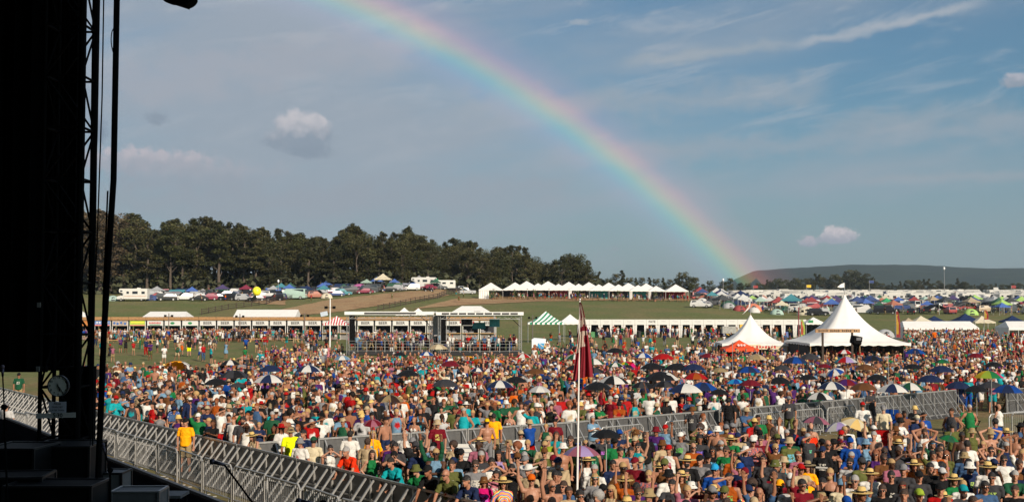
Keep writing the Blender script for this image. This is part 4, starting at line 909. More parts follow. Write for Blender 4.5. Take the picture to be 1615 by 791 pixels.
while d < 425:
    px = 1100 + cr_.uniform(0, 10)
    px0 = 1104 + max(0, d - 400) * .25; px = max(px, px0)
    while px < 1640:
        p = on(px, d + cr_.uniform(-3, 3) + (0 if px < 1340 else 4)); u = cr_.random()
        kind = 'canopy' if u < .34 else 'dome' if u < .46 else 'tarp' if u < .54 else cr_.choice(['suv', 'car', 'suv', 'van', 'pickup'])
        r_ = {'canopy': 4.4, 'dome': 3.6, 'tarp': 4.4}.get(kind, 5.0)
        if free(p.x, p.y, r_):
            c = cr_.choice(CAMPC) if kind in ('canopy', 'dome', 'tarp') else cr_.choice(['white', 'silver', 'black', 'dark grey', 'black', 'dark blue', 'red', 'tan', 'silver'])
            zone = ('left of the marquee peak' if px < 1330 else 'right of the marquee peak'); depth = 'near rows' if d < 345 else 'middle rows' if d < 430 else 'far rows'
            put(kind, p, R(cr_.uniform(-25, 25) + (90 if cr_.random() < .4 else 0)), CC[c], '%s %s in the %s, %s' % (c, WORD[kind], depth, zone), '%s %ss, %s, %s' % (c, WORD[kind], depth, zone), cr_.uniform(.9, 1.2) if r_ < 4.5 and kind != 'dome' else None, skip=() if d < 380 else ('headlight', 'tail_lamp', 'door')); nT += 1
        px += cr_.uniform(5, 11) * 330 / d * 2.2 * .52 + 2
    d += 7.5 * (d / 300) ** 1.2
d = 432.0; nR_ = 0
while d < 930:
    px = max(1165 + (d - 430) * .12, 1165) + cr_.uniform(0, 10)
    while px < 1640:
        gap = (px > 1535 and px < 1560 and d > 650) or (px < 1300 and cr_.random() < .35)
        if not gap:
            p = on(px, d + cr_.uniform(-4, 4)); kind = 'motorhome' if cr_.random() < .34 else 'caravan' if cr_.random() < .5 else cr_.choice(['suv', 'canopy', 'van', 'car', 'pickup']); right = px > 1340
            rvf = kind in ('motorhome', 'caravan'); cn_ = 'white' if rvf or cr_.random() < .5 else cr_.choice(['dark grey', 'silver', 'dark blue', 'maroon']); wd_ = kind if rvf else WORD[kind]
            put(kind, p, R(cr_.choice([0, 180, 20, 200, 90, 60]) + cr_.uniform(-12, 12)), (lambda v_: (v_, v_ * .98, v_ * .92))(cr_.uniform(.34, .58)) if rvf else CC[cn_], '%s %s among the motorhomes, %s' % (cn_, wd_, 'right of the marquee peak' if right else 'left of the marquee peak'), 'far %s %ss %s the marquee peak' % (cn_, wd_, 'right of' if right else 'left of'), cr_.uniform(.95, 1.25), skip=('headlight', 'door', 'stripe', 'roof_cooler', 'wheel'))
            nR_ += 1
        px += cr_.uniform(13, 24) * 600 / d * 1.0
    d += 24 * (d / 600) ** 1.3
print('camp', nT, nR_)
for k in list(FIRST): remove(FIRST[k])
# post and rail fences on the slope
def rail_fence(name, label, pts, h=1.25, rails=3, m=DKW, step=3.2):
    W3 = [hit(*q) for q in pts]; t = thing(name, label, 'fence', W3[0]); o0 = W3[0]; P = []
    for a, b in zip(W3[:-1], W3[1:]):
        n = max(1, round((b - a).length / step))
        for i in range(n): q = a.lerp(b, i / n); P.append(Vector((q.x, q.y, zf(q.x, q.y))))
    P.append(W3[-1]); P = P[:100]
    r = MB()
    for a, b in zip(P[:-1], P[1:]):
        for k in range(rails): z = Vector((0, 0, h * (k + .8) / rails - .05)); r.bar(a - o0 + z, b - o0 + z, .04, .14)
    r.build('rails', m, t)
    for q in P: k = MB(); k.bar(q - o0 + Vector((0, 0, -.4)), q - o0 + Vector((0, 0, h + .08)), .16); k.build('post', m, t)
rail_fence('rail_fence', 'dark timber rail fence climbing beside the dirt road', [(596, 490), (640, 481), (690, 471), (750, 463)])
rail_fence('rail_fence', 'dark timber rail fence below the hilltop car park', [(318, 496), (360, 488), (420, 480), (438, 474), (480, 471), (560, 464), (640, 457)], 1.2)
rail_fence('wire_fence', 'low wire fence along the foot of the wood', [(640, 449.5), (700, 447.5), (750, 447.5)], 1.6, 4, mat('grey fence wire', (.16, .15, .14), .8), 3.5)
# hospitality tents on the hill
def frame_tent(w, h, peak, wall=None, label='', rz=0.0, walls=(), depth=None):
    t = canopy(w, h, peak, 'frame_tent', roofmat=CNV); t['category'] = 'tent'; k = w / 2 - .06
    for s, c, cov in walls:                                        # side, material, how much of it hangs closed
        mb = MB(); n = 14; a = Matrix.Rotation({'front': 0, 'right': math.pi / 2, 'back': math.pi, 'left': -math.pi / 2}[s], 3, 'Z'); pts = []
        for i in range(n + 1):
            x = -k + 2 * k * cov * i / n; y = -k + .07 * math.sin(i * 1.9); pts += [a @ Vector((x, y, 0)), a @ Vector((x, y * .99, h - .02))]
        mb.add(pts, [(2 * i, 2 * i + 2, 2 * i + 3, 2 * i + 1) for i in range(n)]); mb.build('side_curtain', c, t)
    return t
CW = CNV; TEAL = mat('teal wall cloth', (.02, .24, .26), .8); DRED = mat('dark red wall cloth', (.26, .02, .03), .8)
pks = [(773, 445, 'l'), (813, 443, ''), (852, 443, ''), (880, 443, ''), (913, 443, ''), (945, 443, ''), (977, 443, ''), (1009, 444, ''), (1036, 444.5, ''), (1063, 445, 'r')]
xl = [755, 793, 832, 866, 897, 930, 961, 993, 1023, 1050, 1086]
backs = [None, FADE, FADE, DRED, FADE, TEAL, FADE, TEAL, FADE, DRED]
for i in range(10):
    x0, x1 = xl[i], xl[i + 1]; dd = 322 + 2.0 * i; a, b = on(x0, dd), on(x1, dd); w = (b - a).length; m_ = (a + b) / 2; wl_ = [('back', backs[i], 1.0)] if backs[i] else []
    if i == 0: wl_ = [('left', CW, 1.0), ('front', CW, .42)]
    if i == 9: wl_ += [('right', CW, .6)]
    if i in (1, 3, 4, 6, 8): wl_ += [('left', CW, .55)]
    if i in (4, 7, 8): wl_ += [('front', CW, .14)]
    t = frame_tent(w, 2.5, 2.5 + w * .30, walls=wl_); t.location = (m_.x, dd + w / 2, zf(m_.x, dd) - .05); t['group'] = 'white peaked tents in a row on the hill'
    t['label'] = ['leftmost white peaked tent on the hill, its side wall closed'] [0] if i == 0 else 'white peaked tent on the hill, %s of the ten in the row' % ['', 'second', 'third', 'fourth', 'fifth', 'sixth', 'seventh', 'eighth', 'ninth', 'last and rightmost'][i]
for i, (x0, x1) in enumerate(((812, 850), (846, 884), (880, 916), (912, 948), (944, 979), (975, 1010), (1004, 1038))):
    dd = 331 + 2 * i; a, b = on(x0, dd), on(x1, dd); w = (b - a).length; t = frame_tent(w, 2.7, 2.7 + w * .30, walls=[('back', FADE, 1.0)]); t.location = ((a.x + b.x) / 2, dd + w / 2, zf((a.x + b.x) / 2, dd)); t['group'] = 'second row of white tents on the hill'; t['label'] = 'white tent in the second row on the hill, seen over the front peaks'
for px in (778, 812, 843, 911, 976, 1033):                      # potted bamboo before the tents
    p = on(px, 319); t = thing('potted_bamboo', 'pot of tall pale bamboo before the white tents, at tent post %d' % 0, 'potted plant', p, group='potted bamboo before the white tents'); t['label'] = {778: 'tall pale bamboo in a pot by the leftmost white tent', 812: 'pale bamboo in a pot by the second white tent', 843: 'pale bamboo in a pot by the third white tent', 911: 'pale bamboo in a pot by the fifth white tent', 976: 'pale bamboo in a pot by the seventh white tent', 1033: 'pale bamboo in a pot by the ninth white tent'}[px]
    mb = MB(); mb.lathe([(.3, 0), (.4, .5), (.36, .5), (.3, .42)], 12); mb.build('pot', mat('clay', (.25, .12, .07), .9), t); mb = MB(); q = random.Random(px)
    for i in range(130):
        a = q.uniform(0, 6.28); rr = q.uniform(0, .8); z = q.uniform(.5, 2.6); c_ = Vector((rr * math.cos(a), rr * math.sin(a), z)); dr = Vector((q.gauss(0, 1), q.gauss(0, 1), q.uniform(-.3, 1))).normalized(); sd_ = dr.cross(Vector((0, 0, 1))).normalized() * .07
        mb.add([c_ - sd_, c_ + sd_, c_ + dr * .5], [(0, 1, 2)])
    mb.build('leaves', mat('bamboo leaves', (.16, .20, .07), .7, transl=.3), t)
tb0 = None
for i, px in enumerate(range(786, 1088, 11)):                   # tables and chairs on the terrace
    p = on(px + rnd.uniform(-2, 2), 318 + rnd.uniform(0, 3))
    if tb0 is None:
        tb0 = thing('picnic_table', 'timber picnic table on the terrace before the white tents', 'table', p, 0, 'picnic tables before the white tents'); mb = MB(); mb.box((0, 0, .75), (1.8, .75, .06)); mb.build('table_top', WOOD, tb0)
        for s in (1, -1): mb = MB(); mb.box((0, s * .7, .45), (1.8, .26, .05)); mb.build('bench', WOOD, tb0)
        for s in (1, -1): mb = MB(); mb.bar((s * .7, -.6, 0), (s * .7, .2, .74), .08); mb.bar((s * .7, .6, 0), (s * .7, -.2, .74), .08); mb.build('leg', WOOD, tb0)
    else: dup(tb0, p, rnd.uniform(-.4, .4))
# light masts and flags standing far off
def mast(px, py, d, h, label, ball=True, cat='light mast'):
    top = at(px, py, d); z0 = zf(top.x, d); t = thing('light_mast', label, cat, (top.x, d, z0)); mb = MB(); mb.tube((0, 0, -.3), (0, 0, top.z - z0), .10 * d / 350, .05 * d / 350, 8); mb.build('pole', mat('grey mast', (.25, .25, .26), .6), t)
    mb = MB(); mb.ell((0, 0, top.z - z0), (.28 * d / 350, .28 * d / 350, .42 * d / 350), None, 10, 8); mb.build('lamp_head', mat('white lamp cover', (.85, .85, .83), .4), t, True)
mast(724.5, 411, 372, 8, 'slim light mast with a white globe before the wood'); mast(1140.5, 441, 420, 8, 'slim light mast with a white globe at the rainbow foot'); mast(1489, 423, 620, 12, 'tall thin mast with a pale head above the motorhomes'); mast(439, 443, 330, 5, 'short light mast among the parked cars')
for px, py, c, lab in ((1371, 444, 'blue', 'small blue flag on a pole far behind the marquee'), (1272, 451, 'yellow', 'small yellow flag on a pole left of the marquee peak'), (1188, 452, 'red', 'small red flag on a pole at the rainbow foot'), (1595, 452, 'red', 'small red and pale flag at the far right'), (1567, 455, 'white', 'small white flag over the far motorhomes')):
    d = 420; p = at(px, py, d); z0 = zf(p.x, d); t = thing('flag', lab, 'flag', (p.x, d, z0)); mb = MB(); mb.tube((0, 0, 0), (0, 0, p.z - z0 + .5), .06, .04, 6); mb.build('pole', ALU, t); mb = MB(); mb.box((.8, 0, p.z - z0), (1.5, .03, .9)); obj('cloth', mb.mesh('cloth', CLOTHT()), t, color=CC[c])
# ================================================================== stalls, marquees, platforms
def text(body, size, m, parent, M, name='lettering', ext=.004, bold=0.0):
    cu = bpy.data.curves.new('t', 'FONT'); cu.body = body; cu.size = size; cu.align_x = 'CENTER'; cu.align_y = 'CENTER'; cu.extrude = ext; cu.offset = bold; cu.resolution_u = 2
    o = bpy.data.objects.new('t', cu); me = baked(o); bpy.data.objects.remove(o)
    me.materials.clear(); me.materials.append(m); q = obj(name, me, parent); q.matrix_local = M; return q
FRONT = Matrix.Rotation(R(90), 4, 'X')
INK = mat('dark sign ink', (.02, .02, .022), .7); GREENI = mat('green sign ink', (.02, .20, .07), .7); REDI = mat('red sign ink', (.45, .03, .03), .7); BOARD = mat('white sign board', (.60, .60, .57), .6, .04, 3)
ROOFO = mat('orange brown stall roof', (.33, .18, .075), .8, .25, 4, bump=.4, bscale=9)
# ---- drinks stalls, left
SIGN = {2: ('orange', [('orange', 'plain')]), 3: ('blue',), 4: ('gold',), 5: ('lime',), 6: ('redw',), 7: ('green',), 8: ('green',)}
DS = 192.0; pit = 27.6 / FP * DS
def stall(i, x, kind):
    t = thing('drinks_stall', '', 'stall', (x, DS, 0)); w = pit * .93
    mb = MB(); mb.prism([(-w / 2 - .12, 3.02), (-w / 2, 3.46), (w / 2, 3.46), (w / 2 + .12, 3.02), (w / 2 + .02, 2.98), (-w / 2 - .02, 2.98)], -.35, .0); mb.box((0, 1.2, 3.4), (w, 2.4, .10)); mb.build('roof', ROOFO, t)
    b = MB(); b.box((0, -.12, 2.52), (w * .93, .06, .80)); sg = {'orange': mat('orange banner', (.45, .17, .04), .7, .15, 2), 'blue': mat('blue and pink banner', (.12, .20, .42), .7, .3, 2), 'gold': mat('gold and blue banner', (.40, .33, .28), .7, .4, 3), 'lime': mat('lime banner', (.35, .48, .06), .7, .15, 2)}.get(kind, BOARD); sgn = b.build('sign', sg, t)
    if kind == 'blue':
        k = MB(); k.box((0, -.16, 2.22), (w * .9, .02, .18)); k.build('stripe', mat('pink stripe', (.65, .22, .20), .7), sgn)
        k = MB()
        for s in (-.8, -.4, .3, .75): k.ell((s, -.16, 2.62), (.17, .01, .14), None, 9, 6)
        k.build('emblem', mat('pale emblem', (.55, .60, .65), .7), sgn)
    elif kind == 'gold':
        k = MB()
        for s in (-.85, -.35, .2, .8): k.ell((s, -.16, 2.5 + .08 * math.sin(s * 7)), (.20, .01, .20), None, 7, 5)
        k.build('emblem', mat('blue emblem', (.05, .13, .35), .7), sgn)
    elif kind == 'lime':
        k = MB(); k.box((0, -.16, 2.66), (w * .8, .02, .20)); k.build('stripe', mat('yellow stripe', (.8, .65, .05), .7), sgn); k = MB(); k.box((0, -.16, 2.22), (w * .9, .02, .14)); k.build('stripe', mat('pink stripe', (.65, .22, .20), .7), sgn)
    elif kind == 'redw':
        k = MB(); k.box((0, -.16, 2.28), (w * .66, .02, .12)); k.build('stripe', GREENI, sgn)
        k = MB()
        for s in range(-4, 5): k.box((s * .2, -.16, 2.56), (.13, .02, .28 - .05 * (s % 2)))
        k.build('emblem', REDI, sgn)
    elif kind == 'green':
        k = MB(); k.lathe([(.001, 0), (.26, 0), (.27, .01)], 14); k.v = [(x * 1.25, -.158, 2.52 + y * .75) for x, y, z in k.v]; k.build('emblem', GREENI, sgn)
    elif kind == 'beer': text('BEER', .62, INK, sgn, Matrix.Translation((0, -.156, 2.52)) @ FRONT, bold=.012)
    if kind in ('redw', 'green', 'beer'):
        k = MB(); k.box((0, -.152, 2.90), (w * .93, .02, .035)); k.box((0, -.152, 2.14), (w * .93, .02, .035)); k.build('border', GREENI if kind == 'green' else INK, sgn)
    c = MB(); c.box((0, -.1, .98), (w, .6, .07)); c.build('counter', PINEW, t); c = MB(); c.box((0, .1, .47), (w * .97, .05, .93)); c.build('front_panel', mat('pale counter cloth', (.22, .21, .20), .8, .2, 2), t)
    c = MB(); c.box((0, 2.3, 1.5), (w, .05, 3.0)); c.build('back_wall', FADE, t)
    for s in (1, -1): c = MB(); c.box((s * (w / 2 - .06), .0, 1.55), (.09, .09, 3.1)); c.build('post', BOARD, t)
    c = MB(); q = random.Random(i)
    for k in range(5): c.box((q.uniform(-w * .4, w * .4), q.uniform(.5, 1.6), q.uniform(.9, 1.3)), (q.uniform(.3, .7), .3, q.uniform(.3, .8)))
    c.build('bar_fittings', mat('dull grey fittings', (.20, .20, .21), .6, .3, 3), t); return t
names = {'orange': 'under a plain orange banner', 'blue': 'under a blue banner with a pink foot', 'gold': 'under a gold banner with blue shapes', 'lime': 'under a lime green and yellow banner', 'redw': 'under a white sign with red shapes', 'green': 'with a white green oval sign', 'beer': 'with a white BEER sign'}
seq = ['orange', 'orange', 'orange', 'blue', 'gold', 'lime', 'redw', 'green', 'green'] + ['beer'] * 17
beer0 = None; ords = ['', 'first', 'second', 'third', 'fourth', 'fifth', 'sixth', 'seventh', 'eighth', 'ninth', 'tenth', 'eleventh', 'twelfth', 'thirteenth', 'fourteenth', 'fifteenth', 'sixteenth', 'seventeenth']; cnt = {}
for i, kind in enumerate(seq):
    px = 68 + 27.6 * i + 12; x = (px - 807.5) / FP * DS; cnt[kind] = cnt.get(kind, 0) + 1; n = cnt[kind]
    if kind == 'beer' and beer0: t = dup(beer0, (x, DS, 0))
    else: t = stall(i, x, kind); beer0 = t if kind == 'beer' else None
    t['group'] = 'drinks stalls with orange brown roofs'
    t['label'] = 'drinks stall %s, %s' % (names[kind], (ords[n] + ' of these from the left') if seq.count(kind) > 1 else 'orange brown roof')
# white sheds behind them
def shed(x0, x1, d, z0, z1, label, dep=6, gable=True):
    a, b = (x0 - 807.5) / FP * d, (x1 - 807.5) / FP * d; m_ = (a + b) / 2; w = b - a; t = thing('marquee', label, 'marquee', (m_, d, 0)); mb = MB(); e = z1 - z0
    mb.add([(-w / 2, 0, z0), (w / 2, 0, z0), (w / 2 - (.5 if gable else 0), dep / 2, z1), (-w / 2 + (.5 if gable else 0), dep / 2, z1), (-w / 2, dep, z0), (w / 2, dep, z0), (-w / 2, 0, z0 - .3), (w / 2, 0, z0 - .3)], [(0, 1, 2, 3), (3, 2, 5, 4), (0, 3, 4), (1, 5, 2), (0, 6, 7, 1)]); mb.build('roof', CNV, t)
    k = MB(); k.box((0, dep - .1, z0 / 2), (w - .1, .06, z0)); k.box((-w / 2 + .05, dep / 2, z0 / 2), (.06, dep - .3, z0)); k.box((w / 2 - .05, dep / 2, z0 / 2), (.06, dep - .3, z0)); k.build('side_wall', CNV, t); return t
shed(224, 292, 197, 3.35, 4.25, 'long white marquee roof behind the gold bannered stall'); shed(368, 466, 197, 3.4, 4.55, 'long white flat fronted marquee behind the BEER stalls', gable=False)
t = canopy(3.2, 3.3, 4.5, roofmat=CNV); t.location = (gp(128, 534).x, 196, 0); tag(t, 'white and yellow topped canopy at the far left behind the stalls', 'canopy')
for px, h_ in ((638, 4.9), (660, 4.8)): t = canopy(2.6, 3.9, h_, roofmat=CNV); t.location = ((px - 807.5) / FP * 200, 200, 0); tag(t, 'small white peaked canopy behind the %s platform, %s of two' % ('left', 'left' if px == 638 else 'right'), 'canopy')
def stripes_mat(name, a, b, sc, rot=0.0):
    m = bpy.data.materials.new(name); m.use_nodes = True; N = m.node_tree.nodes; L = m.node_tree.links; bs = N['Principled BSDF']; bs.inputs['Roughness'].default_value = .7; tc = N.new('ShaderNodeTexCoord'); w = N.new('ShaderNodeTexWave'); w.bands_direction = 'X'; w.inputs['Scale'].default_value = sc
    mp = N.new('ShaderNodeMapping'); mp.inputs['Rotation'].default_value = (0, 0, rot); L.new(tc.outputs['Object'], mp.inputs[0]); L.new(mp.outputs[0], w.inputs[0]); cr = N.new('ShaderNodeValToRGB'); cr.color_ramp.interpolation = 'CONSTANT'; cr.color_ramp.elements[0].color = (*a, 1); cr.color_ramp.elements[1].position = .5; cr.color_ramp.elements[1].color = (*b, 1)
    L.new(w.outputs['Fac'], cr.inputs[0]); L.new(cr.outputs[0], bs.inputs['Base Color']); return m
GW = stripes_mat('green and white stripes', (.78, .78, .75), (.02, .22, .12), .55, R(35)); RW = stripes_mat('red and white stripes', (.75, .72, .70), (.45, .04, .05), .8)
t = canopy(5.2, 2.8, 4.4, roofmat=GW); t.location = ((861 - 807.5) / FP * 178, 178, 0); tag(t, 'green and white striped tent with a low peak', 'tent')
t = canopy(3.6, 2.6, 3.7, roofmat=RW); t.location = ((533 - 807.5) / FP * 185, 184, 0); tag(t, 'red and white striped tent left of the left platform', 'tent')
t = frame_tent(3.4, 2.6, 3.9, walls=[('right', CNV, 1), ('left', CNV, .5)]); t.location = ((898 - 807.5) / FP * 192, 190, 0); tag(t, 'white peaked tent between the striped tent and the vendor row', 'tent')
# big hipped white roof behind the right platform
t = thing('marquee', 'big hipped white marquee behind the right platform', 'marquee', ((742 - 807.5) / FP * 168, 168, 0)); mb = MB(); w = 6.6; mb.add([(-w / 2, 0, 3.9), (w / 2, 0, 3.9), (w / 2, 7, 3.9), (-w / 2, 7, 3.9), (-1.3, 3.5, 5.15), (1.3, 3.5, 5.15)], [(0, 1, 5, 4), (1, 2, 5), (2, 3, 4, 5), (3, 0, 4)]); mb.build('roof', CNV, t)
for sx in (-1, 1):
    for y in (.1, 6.9): k = MB(); k.bar((sx * (w / 2 - .1), y, 0), (sx * (w / 2 - .1), y, 3.9), .10); k.build('post', ALU, t)
k = MB(); k.box((-.7, -.02, 4.15), (.9, .03, .2)); k.v = [(x + 1.6, y + .9, z + .18) for x, y, z in k.v]; k.build('vent', FADE, t)
# ---- white vendor row, right
DV = 205.0; pv = 18.0 / FP * DV; vend0 = None; k_ = 0
q = random.Random(3)
for i, px in enumerate(np.arange(911, 1262, 18.0)):
    x = (px + 9 - 807.5) / FP * DV
    t = thing('vendor_booth', '', 'booth', (x, DV, 0), 0, 'white vendor booths in a row')
    mb = MB(); mb.box((0, -.03, 2.50), (pv * .985, .05, .86)); hd = mb.build('sign_board', BOARD, t); mb = MB(); mb.add([(-pv / 2, 0, 2.93), (pv / 2, 0, 2.93), (pv / 2, 3, 2.86), (-pv / 2, 3, 2.86)], [(0, 1, 2, 3)]); mb.build('roof', CNV, t)
    for s in (1, -1):
        mb = MB(); n = 5; pts = []
        for j in range(n + 1): u = j / n; xx = s * (pv / 2 - .02 - u * .34); pts += [(xx + s * .12 * u, .05 * math.sin(j * 2.2), 0), (xx, .04 * math.sin(j * 2.2), 2.08)]
        mb.add(pts, [(2 * j, 2 * j + 2, 2 * j + 3, 2 * j + 1) for j in range(n)]); mb.build('curtain', CNV, t)
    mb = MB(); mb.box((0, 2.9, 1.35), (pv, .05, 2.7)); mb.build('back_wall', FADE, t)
    mb = MB(); mb.box((q.uniform(-.3, .3), 1.2, .45), (1.1, .5, .9)); mb.build('counter', mat('goods %d' % (i % 4), [(.3, .1, .1), (.08, .25, .1), (.1, .15, .35), (.35, .3, .25)][i % 4], .8, .4, 6), t)
    if i == 6: text('FATE', .50, INK, hd, Matrix.Translation((0, -.06, 2.56)) @ FRONT, bold=.012); t['label'] = 'white vendor booth with FATE lettered on its sign board'
    else:
        mb = MB(); n = q.randint(6, 10); w = q.uniform(.7, 1.1)
        for j in range(n): mb.box((-w / 2 + w * (j + .5) / n, -.06, 2.62), (w / n * .62, .01, .09 - .03 * (j * 7 % 3 == 0)))
        if q.random() < .3: mb.box((0, -.06, 2.42), (w * .8, .01, .04))
        mb.build('lettering', mat('faint grey lettering', (.30, .31, .33), .7), hd)
        t['label'] = 'white vendor booth with faint grey lettering, %s' % ('first right of the flag' if i == 0 else '%s booth left of the FATE one' % ords[6 - i] if i < 6 else '%s booth right of the FATE one' % ords[i - 6] if i - 6 < 14 else 'rightmost of the row')
t = frame_tent(3.0, 2.5, 3.4, walls=[('back', FADE, 1), ('left', CNV, .3)]); t.location = (gp(1283, 530).x * 196 / gp(1283, 530).y, 196, 0); tag(t, 'white peaked tent with a green sign left of the marquee', 'tent')
k = MB(); k.box((-.75, -1.53, 2.75), (.75, .03, .40)); k.build('sign', GREENI, t)
# ---- front of house platforms
def platform(x0, x1, d, top, label, screen, hip):
    a, b = (x0 - 807.5) / FP * d, (x1 - 807.5) / FP * d; w = b - a; t = thing('viewing_platform', label, 'platform', ((a + b) / 2, d, 0)); dep = 6.0; dz = .42; h = w / 2; lv = FADE
    k = MB(); k.box((0, dep / 2, dz / 2 + .02), (w, dep, dz - .04)); k.build('deck', mat('black deck skirt', (.02, .02, .022), .9, .2, 2), t)
    r = MB(); r.box((0, dep / 2, top), (w + .3, dep + .6, .16)); r.box((0, -.30, top - .06), (w + .36, .10, .34)); r.build('roof', mat('white roof sheet', (.70, .70, .68), .6, .08, 1), t)
    k = MB(); n = 9 if hip else 1
    for i in range(n):
        x = -h + .35 + (w - .7) * (i + .5) / n; k.box((x if hip else .1, -.37, top - .07), ((w - .7) / n * .84 if hip else w * .60, .05, .17))
    k.build('dark_panel', INK, t)
    for s in (-1, 1):
        for y in (0.05, dep - .1):
            p = MB()
            for ox in (-.13, .13):
                for oy in (-.1, .1): p.tube((s * (h - .15) + ox, y + oy, 0), (s * (h - .15) + ox, y + oy, top - .1), .028, n=6)
            for z in np.arange(.3, top - .3, .42):
                p.bar((s * (h - .15) - .13, y - .1, z), (s * (h - .15) + .13, y - .1, z + .4), .02); p.bar((s * (h - .15) - .13, y - .1, z), (s * (h - .15) + .13, y - .1, z), .02)
            p.build('truss_post', ALU, t)
    p = MB()
    for z in (top - .32, top - .62): p.bar((-h + .2, 0, z), (h - .2, 0, z), .05)
    for i in range(14): x = -h + .3 + (w - .6) * i / 14; p.bar((x, 0, top - .32 if i % 2 else top - .62), (x + (w - .6) / 14, 0, top - .62 if i % 2 else top - .32), .03)
    p.bar((-h + .2, dep - .2, top - .7), (h - .2, dep - .2, top - .7), .06); p.build('roof_truss', STEEL, t)
    p = MB()
    for s in (-1, 1): p.bar((s * (h - .2), .1, top - 1.4), (s * (h - 1.3), .1, top - .35), .07)
    p.build('brace', BLKM, t)
    n = round(w / 1.05)
    for i in range(n):
        xa, xb = -h + .25 + (w - .5) * i / n, -h + .25 + (w - .5) * (i + 1) / n; p = MB()
        for z in (dz + .08, dz + .45, dz + .80, dz + 1.10): p.tube((xa + .02, -.02, z), (xb - .02, -.02, z), .022, n=6)
        for x in (xa + .02, xb - .02): p.tube((x, -.02, dz - .05), (x, -.02, dz + 1.10), .024, n=6)
        p.build('guard_rail', ALU, t)
    if screen:
        p = MB(); p.box((-h + w * .34, .8, top - .95), (1.15, .10, .68)); p.build('hanging_screen', BLKM, t)
        for s in (-1, 1): p = MB(); p.box((-h + w * .34 + s * .68, .78, top - .98), (.14, .06, .22)); p.build('side_light', REDI, t)
        p = MB(); p.box((h - 2.9, 3.0, top - 1.05), (1.1, .04, .9)); p.build('banner', mat('turquoise banner', (.10, .42, .50), .7, .3, 3), t); p = MB(); p.box((h - 4.6, 4.6, top - 1.4), (1.4, .04, .7)); p.build('banner', mat('turquoise banner'), t)
    p = MB(); p.box((-h + .55, .35, (top + dz) / 2 + .3), (.5, .5, top - dz - .9)); p.build('speaker_column', BLKM, t)
    p = MB(); p.box((0, 3.6, dz + .55), (w * .6, .9, 1.0)); p.box((w * .2, 3.3, dz + 1.15), (1.6, .6, .3)); p.build('mixing_desk', BLKM, t)
    return t
platform(547, 682, 132, 4.50, 'left roofed viewing platform with white railings and a plain dark strip', False, False)
platform(691, 823, 131, 4.46, 'right roofed viewing platform with a hanging screen and red side lights', True, True)
t = thing('access_ramp', 'covered steel side bay beside the left viewing platform', 'scaffold', ((690 - 807.5) / FP * 134, 133, 0)); k = MB()
for x in (-.5, .5):
    for y in (0, 2.4): k.tube((x, y, 0), (x, y, 4.2), .04, n=6)
for z in (1.2, 2.4, 4.2): k.bar((-.5, 0, z), (.5, 0, z), .05); k.bar((-.5, 2.4, z), (.5, 2.4, z), .05); k.bar((.5, 0, z), (.5, 2.4, z), .05)
k.build('frame', STEEL, t); k = MB(); k.box((0, 1.6, 3.1), (.9, .05, 2.2)); k.build('sheet', mat('grey sheeting', (.38, .38, .39), .7, .2, 1.5), t)
# toilet cubicle and slide-like ramp rail
p = gp(853, 562); t = thing('portable_cabin', 'blue and white portable cabin right of the platforms', 'cabin', (p.x * .985, p.y + 2, 0)); s = p.y * 22 / FP / 1.9
k = MB(); k.prism([(-.85, 0), (.85, 0), (.85, 1.45), (.6, 1.75), (-.6, 1.85), (-.85, 1.7)], 0, 1.6); k.build('body', mat('white plastic panel', (.72, .74, .76), .4, .05, 2), t); k = MB(); k.box((.25, -.02, .75), (.95, .03, 1.15)); k.build('door', mat('blue plastic panel', (.04, .28, .55), .4, .08, 2), t)
k = MB(); k.bar((-.1, -.5, 1.3), (1.6, -1.3, .1), .12, .06); k.build('ramp_rail', BOARD, t)
# ---- pole tents
def pole_tent(w, eave, peak, name, label, p, rz=0.0, band=None, sag=1.9, ny=1.0, poles=True):
    t = thing(name, label, 'marquee', p, rz); mb = MB(); n = 22; m_ = 40; h = w / 2; vs = []
    for j in range(n + 1):
        u = j / n
        for i in range(m_):
            a = 2 * math.pi * i / m_; c, s = math.cos(a), math.sin(a); k = 1 / max(abs(c), abs(s)); k = 1 + (k - 1) * u
            scal = 1 + .035 * (abs(math.sin(a * 2)) - .5) * u
            z = eave + (peak - eave) * ((1 - u) ** sag * .82 + (1 - u) * .18) + .04 * math.cos(a * 8) * math.sin(u * 3.1); r = h * max(u, .012) * k * scal; vs.append((r * c, r * s * ny, z))
    mb.add(vs, [(j * m_ + i, (j + 1) * m_ + i, (j + 1) * m_ + (i + 1) % m_, j * m_ + (i + 1) % m_) for j in range(n) for i in range(m_)])
    obj('canopy', mb.mesh('canopy', CNV, True), t)
    mb = MB(); o = n * m_; sc = 72; vs2 = []
    for i in range(sc + 1):
        f = i / sc * m_; i0 = int(f) % m_; i1 = (i0 + 1) % m_; g_ = f - int(f); q = Vector(vs[o + i0]).lerp(Vector(vs[o + i1]), g_) * 1.002; vs2 += [q, q - Vector((0, 0, .16 + .07 * (i % 2)))]
    mb.add(vs2, [(2 * i, 2 * i + 1, 2 * i + 3, 2 * i + 2) for i in range(sc)]); mb.build('valance', CNV, t)
    mb = MB(); mb.tube((0, 0, 0), (0, 0, peak + .05), .09, .05, 8); mb.build('centre_pole', WOOD, t)
    for i in range(8):
        a = math.pi * i / 4 + math.pi / 8 * 0; q = Vector(vs[o + (i * 5) % m_]); mb = MB(); mb.tube((q.x * .985, q.y * .985, 0), (q.x * .985, q.y * .985, eave), .045, n=6); mb.build('side_pole', WOOD, t)
    return t
bt = pole_tent(8.0, 2.25, 6.15, 'marquee', 'great white high peaked marquee with a scalloped edge', (gp(1333, 545, 2.3).x * 104 / gp(1333, 545, 2.3).y, 104, 0), R(2))
